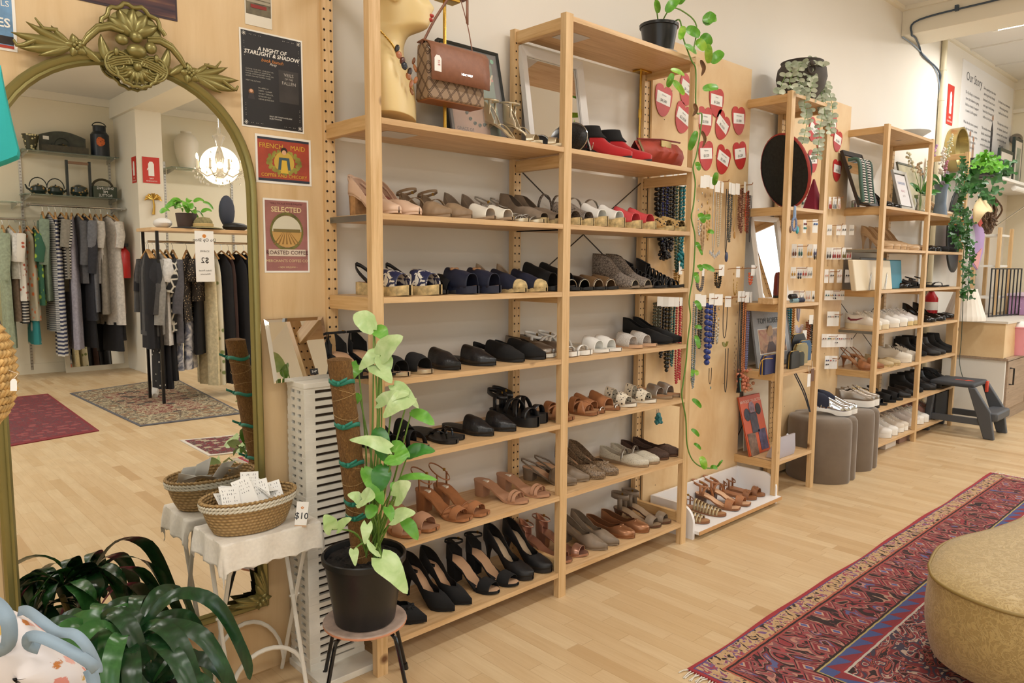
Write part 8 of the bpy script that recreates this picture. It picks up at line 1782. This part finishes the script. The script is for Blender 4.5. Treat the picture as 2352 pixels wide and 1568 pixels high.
vb = thing('twig_bundle', 'brown twig wreath bundle hanging below the high shelf', 'ornament', ay(2272, 500, -.02)); b = B()
for k in range(26): a = k * .7; c0 = ay(2272, 455, -.02); c1 = ay(2272, 510, -.02); b.tube(bez([c0 + V((rnd.gauss(0, .03), rnd.gauss(0, .02), 0)), c0.lerp(c1, .5) + V((rnd.gauss(0, .06), rnd.gauss(0, .03), 0)), c1 + V((rnd.gauss(0, .07), rnd.gauss(0, .03), rnd.gauss(0, .03)))], 4), .008, 5)
for k in range(8): b.tube([ay(2272, 500, -.02) + V(((.09 + .01 * k % 3) * cos(a), rnd.gauss(0, .01), (.11 + .012 * (k % 3)) * sin(a))) for a in [2 * pi * q / 20 for q in range(20)]], .01, 5, closed=True)
b.o('twigs', mat('6a5340', .9, var=.3), vb, merge=False)
pm = ay(2255, 490, -.05); b = B(); leaf(b, [ay(2240, 515, -.05), ay(2252, 480, -.07), ay(2270, 468, -.05)], .075, lambda s: .12 + .88 * min(1, s * 1.4) if s < .95 else .6, (CAM - pm).normalized(), .1); tag(b.o('palm_fan', mat('ddc79a', .7, bump=.3, bscale=80), smooth=80, solid=.002), 'pale dried palm leaf fan beside the ivy', 'ornament')
sgn = thing('painted_sign', 'painted oval sign in lilac, red and pink behind the ivy', 'sign', ay(2242, 540, .1)); y_ = .06
def poly(px, m, nm, y): b = B(); b.prism([ay(a, c, y) for a, c in px], (0, .012, 0)); b.o(nm, m, sgn, smooth=0)
poly([(2222, 520), (2250, 470), (2262, 540), (2258, 580), (2245, 620), (2230, 600)], mat('b79ad0', .6), 'lilac_panel', .10); poly([(2236, 480), (2262, 470), (2264, 520), (2250, 520)], mat('c2392c', .5), 'red_panel', .095); poly([(2232, 595), (2256, 570), (2246, 618)], mat('e0a0a0', .6), 'pink_panel', .094); poly([(2228 + 12 * cos(a), 548 + 34 * sin(a)) for a in [2 * pi * k / 20 for k in range(20)]], mat('ccd6ea', .4), 'oval_panel', .085)
bt = B(); bt.grid([[ay(2196, 500, .2) + V((.22 * cos(2 * pi * k / 26) * q, -.02 * (1 - q), .36 * sin(2 * pi * k / 26) * q - .12)) for k in range(26)] for q in (.0, .5, .9, 1)], cv=True); bt2 = tag(bt.o('dark_board', mat('1e2324', .4), smooth=60, solid=.012), 'dark oval board with red edge behind the right bay of the far unit', 'board')
# rack with yellow thing and wire stand on the counter, lampshade, tub
CT = .855; cnx = 6.03
cn = thing('counter', 'shop counter with plywood end and grey wood doors', 'counter', (6.9, .0, 0))
B().box((cnx, -.25, .56), (7.0, .20, CT)).o('plywood_box', PLYB, cn, smooth=0, bevel=.002); B().box((cnx + .02, -.262, .0), (cnx + .05, .22, .56)).o('white_end', WHITE, cn, smooth=0); GW = wood('grey_oak', 'b39c86', '8f7b68', (.6, 9, 9))
B().box((cnx + .05, -.255, .10), (8.1, .22, .54)).o('carcass', GW, cn, smooth=0); B().box((cnx + .05, -.24, 0), (8.1, .2, .10)).o('plinth', GW, cn, smooth=0); B().box((cnx, -.285, .54), (8.15, .22, .56)).o('worktop', GW, cn, smooth=0); B().box((cnx - .02, -.27, CT), (7.05, .22, CT + .02)).o('upper_top', mat('d9d3c8', .5), cn, smooth=0)
for k in range(3):
    d = B().box((cnx + .07 + .62 * k, -.275, .115), (cnx + .07 + .62 * k + .6, -.255, .53)).o('door', GW, cn, smooth=0, bevel=.002); x = cnx + .10 + .62 * k; b = B(); b.tube([(x + .03, -.275, .33), (x + .03, -.305, .33), (x + .03, -.305, .47), (x + .03, -.275, .47)], .007, 6); b.o('handle', BLACK, d); b = B(); b.disc((x + .03, -.2757, .26), .006, (0, -1, 0), 8); b.o('lock', BLACK, d)
lx = az(2242, 738, CT + .02); ls = thing('lamp_shade', 'cream pleated lampshade standing on the counter', 'lampshade', (lx.x + .06, .0, CT + .02)); b = B(); N = 48; cxl, cyl_ = lx.x + .07, .03
b.grid([[(cxl + r * (1 + .03 * (k % 2)) * cos(2 * pi * k / N), cyl_ + r * (1 + .03 * (k % 2)) * sin(2 * pi * k / N), CT + .021 + z) for k in range(N)] for r, z in ((.155, 0), (.155, .03), (.148, .05), (.085, .255), (.085, .27))], cv=True); b.o('pleated_shade', mat('e9e4da', .7), ls, smooth=30)
tb_ = thing('plastic_tub', 'pink plastic tub with white cloth and note on the counter end', 'tub', (6.12, -.33, .565)); q = V((6.28, -.22, .562)); B().lathe([(.08, .562), (.115, .80), (.125, .805), (.125, .815), (.11, .81), (.1, .79), (0, .78)], 24, (6.45, -.262 + .0, 0)).o('tub_body', mat('e29aa8', .4), tb_); b = B(); b.ball((6.45, -.262, .81), (.10, .10, .05), 12, 8); b.o('white_cloth', mat('ece6e2', .8, bump=.3), tb_); b = B(); b.quad((6.36, -.385, .60), (6.46, -.392, .60), (6.45, -.39, .78), (6.37, -.385, .78)); b.o('paper_note', mat('f0dcc0', .7), tb_, smooth=0, solid=.001)
wr = thing('wire_stand', 'black wire display rack on the counter behind the lampshade', 'rack', (6.75, .0, CT + .02)); b = B()
for k in range(9): x = 6.5 + .075 * k; b.tube([(x, .0 - .012 * k, CT + .022), (x, .0 - .012 * k, CT + .46)], .006, 6)
for z in (.03, .46): b.tube([(6.5, 0, CT + z), (7.1, -.096, CT + z)], .007, 6)
b.o('wire_frame', BLACK, wr, merge=False); tw2 = thing('wooden_rack', 'small pine rack with white shelves behind the wire stand', 'rack', (7.15, .15, CT))
for x in (6.88, 7.28): 
    for y in (.05, .25): B().box((x - .02, y - .014, CT + .02), (x + .02, y + .014, 1.70)).o('post', PINE_Z, tw2, smooth=0)
for z in (1.05, 1.35, 1.64): B().box((6.9, .06, z - .02), (7.26, .24, z)).o('shelf', WHITE, tw2, smooth=0)
t = thing('fire_extinguisher', 'red fire extinguisher seen through the far shelves', 'fire extinguisher', (5.86 + .3, .2, .86)); xq = ay(2158, 700, .2); B().lathe([(.05, .88), (.055, .9), (.055, 1.06), (.03, 1.1), (.02, 1.12)], 20, (5.75, .25, 0)).o('cylinder', mat('b5202a', .3), t); B().lathe([(.0556, .96), (.0556, 1.03)], 20, (5.75, .25, 0), False).o('white_label', PAPER, t); B().box((5.72, .23, 1.12), (5.79, .27, 1.15)).o('valve_handle', BLACK, t)
B().box((5.70, .235, .86), (5.80, .31, .879)).o('wall_bracket', BLACK, t, smooth=0)
ca = thing('patterned_box', 'lilac patterned storage box on the worktop', 'box', (7.35, -.15, .56)); B().box((7.12, -.26, CT + .02), (7.7, .0, CT + .2)).o('box_body', pattern('lilac_lace', 'b98fb8', 'e3d0e2', 30, .1, .2), ca, bevel=.004); B().box((7.10, -.27, CT + .2), (7.72, .01, CT + .225)).o('lid', mat('d9c3d9', .5), ca, bevel=.003)
B().box((7.06, -.28, .56), (7.75, .18, CT + .0195)).o('pale_cabinet', GW, cn, smooth=0)
# step stool
SG = mat('4c4f54', .55, bump=.04, bscale=200); SGT = mat('3f4247', .7, bump=.3, bscale=120)
ss_ = thing('step_stool', 'dark grey plastic two-step stool with red arrow', 'step stool', (5.45, -.17, 0)); H1, H2_ = .42, .21
sx0, sx1, sy0, sy1 = 5.30, 5.66, -.12, .10
B().box((sx0 - .01, sy0 - .12, H1 - .035), (sx1 - .0, sy1 - .02, H1)).o('top_step', SGT, ss_, bevel=.012); b = B(); b.prism([(sx0 + .12, -.14, H1 + .0006), (sx0 + .2, -.14, H1 + .0006), (sx0 + .16, -.20, H1 + .0006)], (0, 0, .0008)); b.box((sx0 + .15, -.15, H1 + .0003), (sx0 + .17, -.06, H1 + .0012)); b.o('red_arrow', mat('d24a35', .5), ss_, smooth=0, merge=False)
for x in (sx0, sx1):
    b = B(); b.prism([(x - .02, .11, 0), (x - .02, .06, 0), (x - .02, .03, H1 - .03), (x - .02, .075, H1 - .03)], (.04, 0, 0)); b.o('rear_leg', SG, ss_, bevel=.006)
    b = B(); b.prism([(x - .022, -.40, 0), (x - .022, -.33, 0), (x - .022, -.2, H1 - .03), (x - .022, -.25, H1 - .03), (x - .022, -.365, H2_)], (.044, 0, 0)); b.o('front_leg', SG, ss_, bevel=.006); B().box((x - .012, -.33, .10), (x + .012, .06, .15)).o('side_brace', SG, ss_, bevel=.003)
B().box((sx0 + .0, -.41, H2_ - .07), (sx1 - .0, -.28, H2_)).o('lower_step', SG, ss_, bevel=.015); B().box((sx0 + .02, .03, .05), (sx1 - .02, .045, .3)).o('back_panel', mat('101012', .7), ss_, smooth=0); B().box((sx1 - .05, -.255, H1 - .1), (sx1 - .015, -.235, H1 - .01)).o('red_latch', mat('d24a35', .5), ss_, bevel=.004)
for k, (x, c, l) in enumerate(((4.35, 'd9cfc4', 'white slim box under the bottom far shelf'), (4.62, '8c6a5a', 'brown slim box under the bottom far shelf'))): tag(B().box((x, .05, .001), (x + .2, .2, .04)).o('slim_box', mat(c, .6), smooth=0, bevel=.002), l, 'box')
# ================================================================ big rug and gold ottoman
RX0, RX1, RY1, RW = .757, 4.215, -.652, 1.75
def bigrug():
    t = Nt('persian_rug'); c = t.n('TexCoord'); s = t.n('SeparateXYZ'); t.l(c.outputs['Object'], s.inputs[0]); x, y = s.outputs[0], s.outputs[1]
    L = RX1 - RX0; dy = t.math('MULTIPLY', y, -1.0); d = t.math('MINIMUM', t.math('MINIMUM', x, t.math('SUBTRACT', L, x)), t.math('MINIMUM', dy, t.math('SUBTRACT', RW, dy)))
    wob = t.noise(t.coord((1, 1, 1)), 30, 2); d = t.math('ADD', d, t.math('MULTIPLY', t.math('SUBTRACT', wob, .5), .006))
    along = t.math('ADD', x, t.math('MULTIPLY', y, 1.0))
    # narrow beige border: repeated little dark S motifs
    cell = t.math('FRACT', t.math('MULTIPLY', along, 17.0)); cellid = t.math('FLOOR', t.math('MULTIPLY', along, 17.0))
    n1 = t.noise(t.coord((1, .6, 1)), 42, 1, .5, 1.0); bcol = t.ramp(n1, [(.34, '2a201e'), (.40, 'c9a578'), (.52, 'cfae84'), (.58, '7a5a86'), (.64, 'a8434a'), (.70, 'cfae84')], True)
    # wide dark border: leaning rosettes and leaves
    mp = t.n('Mapping'); t.l(c.outputs['Object'], mp.inputs[0]); mp.inputs['Scale'].default_value = (7.0, 4.2, 1); mp.inputs['Rotation'].default_value = (0, 0, .35)
    n2 = t.noise(mp.outputs[0], 1.5, 1, .5, 1.2); vo = t.n('TexVoronoi', distance='MANHATTAN', voronoi_dimensions='2D'); t.l(mp.outputs[0], vo.inputs['Vector']); vo.inputs['Scale'].default_value = 1.35
    n3 = t.noise(t.coord((3.2, 1.0, 1)), 14, 2, .5, 1.0)
    pal = t.ramp(n2, [(0, '241a1a'), (.34, '2b1d1c'), (.38, 'b9907a'), (.405, '96373c'), (.46, '241a1a'), (.50, 'a8484a'), (.53, '8a5a5a'), (.555, 'c08a78'), (.575, '2a1d1d'), (.62, '7d2b33'), (.66, '59618f'), (.69, 'b8857a'), (.72, '2a1d1d')], True)
    ros = t.ramp(vo.outputs['Distance'], [(0, '59629a'), (.10, 'c9a48a'), (.16, '8a3038'), (.27, 'b07268'), (.33, '2a1d1d'), (.37, 'a8434a'), (.41, '2a1d1d')], True); m3 = t.ramp(vo.outputs['Distance'], [(.40, 1.0), (.42, 0.0)])
    wide = t.mix(m3, pal, ros); wide = t.mix(t.ramp(n3, [(.60, 0.0), (.63, .8)]), wide, '8f4a4c')
    # guard stripe with blue triangles
    tri = t.math('ABSOLUTE', t.math('SUBTRACT', t.math('FRACT', t.math('MULTIPLY', along, 11.0)), .5)); tri2 = t.math('GREATER_THAN', t.math('MULTIPLY', tri, .1), t.math('SUBTRACT', d, .305)); gcol = t.mix(tri2, '8a3038', '46598f')
    mp2 = t.n('Mapping'); t.l(c.outputs['Object'], mp2.inputs[0]); mp2.inputs['Scale'].default_value = (5, 7, 1)
    n4 = t.noise(mp2.outputs[0], 1.8, 2, .5, 1.6); fld = t.ramp(n4, [(0, '221818'), (.36, '8f3a3f'), (.42, 'c4ab98'), (.45, '3c3a4c'), (.5, '7d2c30'), (.55, 'b06a5e'), (.58, '2a1f20'), (.63, 'a84a3c'), (.68, '4a5c94'), (.72, 'c9b09a')], True)
    bands = [(.014, 'a8323a'), (.018, '3e4c86'), (.080, bcol), (.088, 'b8604a'), (.096, '231818'), (.104, 'a34a44'), (.29, wide), (.298, '231a18'), (.304, 'b9a86a'), (.352, gcol), (.360, '9c3038'), (.368, 'c9c2b4'), (9, fld)]
    col = bands[-1][1]
    for lim, cc in reversed(bands[:-1]): col = t.mix(t.math('LESS_THAN', d, lim), col, cc)
    fine = t.noise(t.coord((1, 1, 1)), 260, 2, .6); col = t.mix(t.math('MULTIPLY', fine, .22), col, '6a4a4c')
    t.col(col); t.bump(t.noise(t.coord((1, 1, 1)), 420, 2), .7, .004); return t.done(.95)
rg = thing('rug', 'red and black patterned wool rug in the foreground', 'rug', (RX0, RY1, 0)); N = 60; b = B()
def ed(u): return .004 * sin(u * 5.1) + .003 * sin(u * 11)
top = [[(RX0 + (RX1 - RX0) * i / N, RY1 - RW * v + (ed(RX0 + (RX1 - RX0) * i / N) if v == 0 else 0), .008) for v in (0, .05, .5, 1)] for i in range(N + 1)]
g = b.grid(top)
for j, zz in ((0, .0006),):
    b.grid([[(p[0].co.x, p[0].co.y, .008), (p[0].co.x, p[0].co.y, zz)] for p in g])
b.grid([[p.co.copy(), (p.co.x, p.co.y, .0006)] for p in g[0]]); b.grid([[p.co.copy(), (p.co.x, p.co.y, .0006)] for p in g[-1]])
b.o('pile', bigrug(), rg, smooth=0)
for nm_, x0_, s_ in (('fringe', RX0, -1), ('fringe', RX1, 1)):
    b = B()
    for k in range(170):
        y = RY1 - .004 - RW * k / 170; l = rnd.uniform(.03, .055); dy = rnd.uniform(-.012, .012); b.tube([(x0_, y, .004), (x0_ + s_ * l * .5, y + dy, .006), (x0_ + s_ * l, y + dy * 1.6, .002)], .0022, 4)
    b.o(nm_, mat('d6d0c4', .9), rg, smooth=60, merge=False)
# ottoman
OT = [(1.404, -1.159), (1.589, -1.130), (1.745, -1.146), (1.946, -1.207), (2.193, -1.253), (2.45, -1.27), (2.68, -1.36), (2.78, -1.6), (2.66, -1.84), (2.4, -1.95), (2.1, -1.97), (1.8, -1.96), (1.5, -1.86), (1.30, -1.68), (1.215, -1.5), (1.198, -1.40), (1.232, -1.285), (1.30, -1.205)]
OO = bez([(x, y, 0) for x, y in OT] + [(OT[0][0], OT[0][1], 0)], 4)[:-1]; oc = sum(OO, V()) / len(OO)
def brocade():
    t = Nt('gold_brocade'); v = t.coord((1, 1, 1)); n1 = t.noise(v, 16, 3, .55, 2.4); n2 = t.noise(v, 34, 2, .5, 1.6); vo = t.n('TexVoronoi', feature='DISTANCE_TO_EDGE'); t.l(v, vo.inputs['Vector']); vo.inputs['Scale'].default_value = 7
    a = t.ramp(n1, [(.455, 0.0), (.48, 1.0), (.52, 1.0), (.545, 0.0)]); b_ = t.ramp(n2, [(.47, 0.0), (.49, .8), (.52, .8), (.54, 0.0)]); f = t.math('MAXIMUM', a, b_)
    t.col(t.mix(f, 'a3884f', 'b89d62')); h = t.math('ADD', f, t.math('MULTIPLY', t.noise(v, 500, 2), .5)); t.bump(h, .35, .003); r = t.ramp(f, [(0, .6), (1, .38)]); t.l(r, t.b.inputs['Roughness']); t.b.inputs['Sheen Weight'].default_value = .3; return t.m
BROC = brocade(); ot = thing('ottoman', 'gold brocade kidney-shaped ottoman with piped edge at the right', 'ottoman', (oc.x, oc.y, 0)); zt_ = .34
b = B(); rows = []
for z, s in ((.075, .965), (.10, .985), (.16, 1.012), (.22, 1.018), (.29, 1.008), (zt_ - .004, 1.0)): rows.append([V((oc.x + (p.x - oc.x) * s, oc.y + (p.y - oc.y) * s, z)) for p in OO])
g = b.grid(rows, cv=True); b.f(g[0]); b.o('side', BROC, ot, smooth=60)
b = B(); rows = [[V((oc.x + (p.x - oc.x) * s, oc.y + (p.y - oc.y) * s, zt_ - .004 + h)) for p in OO] for s, h in ((1.0, 0), (.97, .012), (.85, .026), (.6, .034), (.3, .037), (.01, .038))]; b.grid(rows, cv=True); b.o('top_cushion', BROC, ot, smooth=80)
b = B(); b.tube([V((p.x, p.y, zt_ - .002)) + (p - oc).normalized() * .002 for p in OO], .0055, 7, closed=True); b.o('piping', mat('8f7740', .55), ot, smooth=80)
for x, y in ((1.456, -1.22), (2.6, -1.45), (1.55, -1.75), (2.4, -1.82)): B().lathe([(.018, .0095), (.026, .05), (.03, .078)], 14, (x, y, 0)).o('leg', mat('7a4e26', .45), ot)
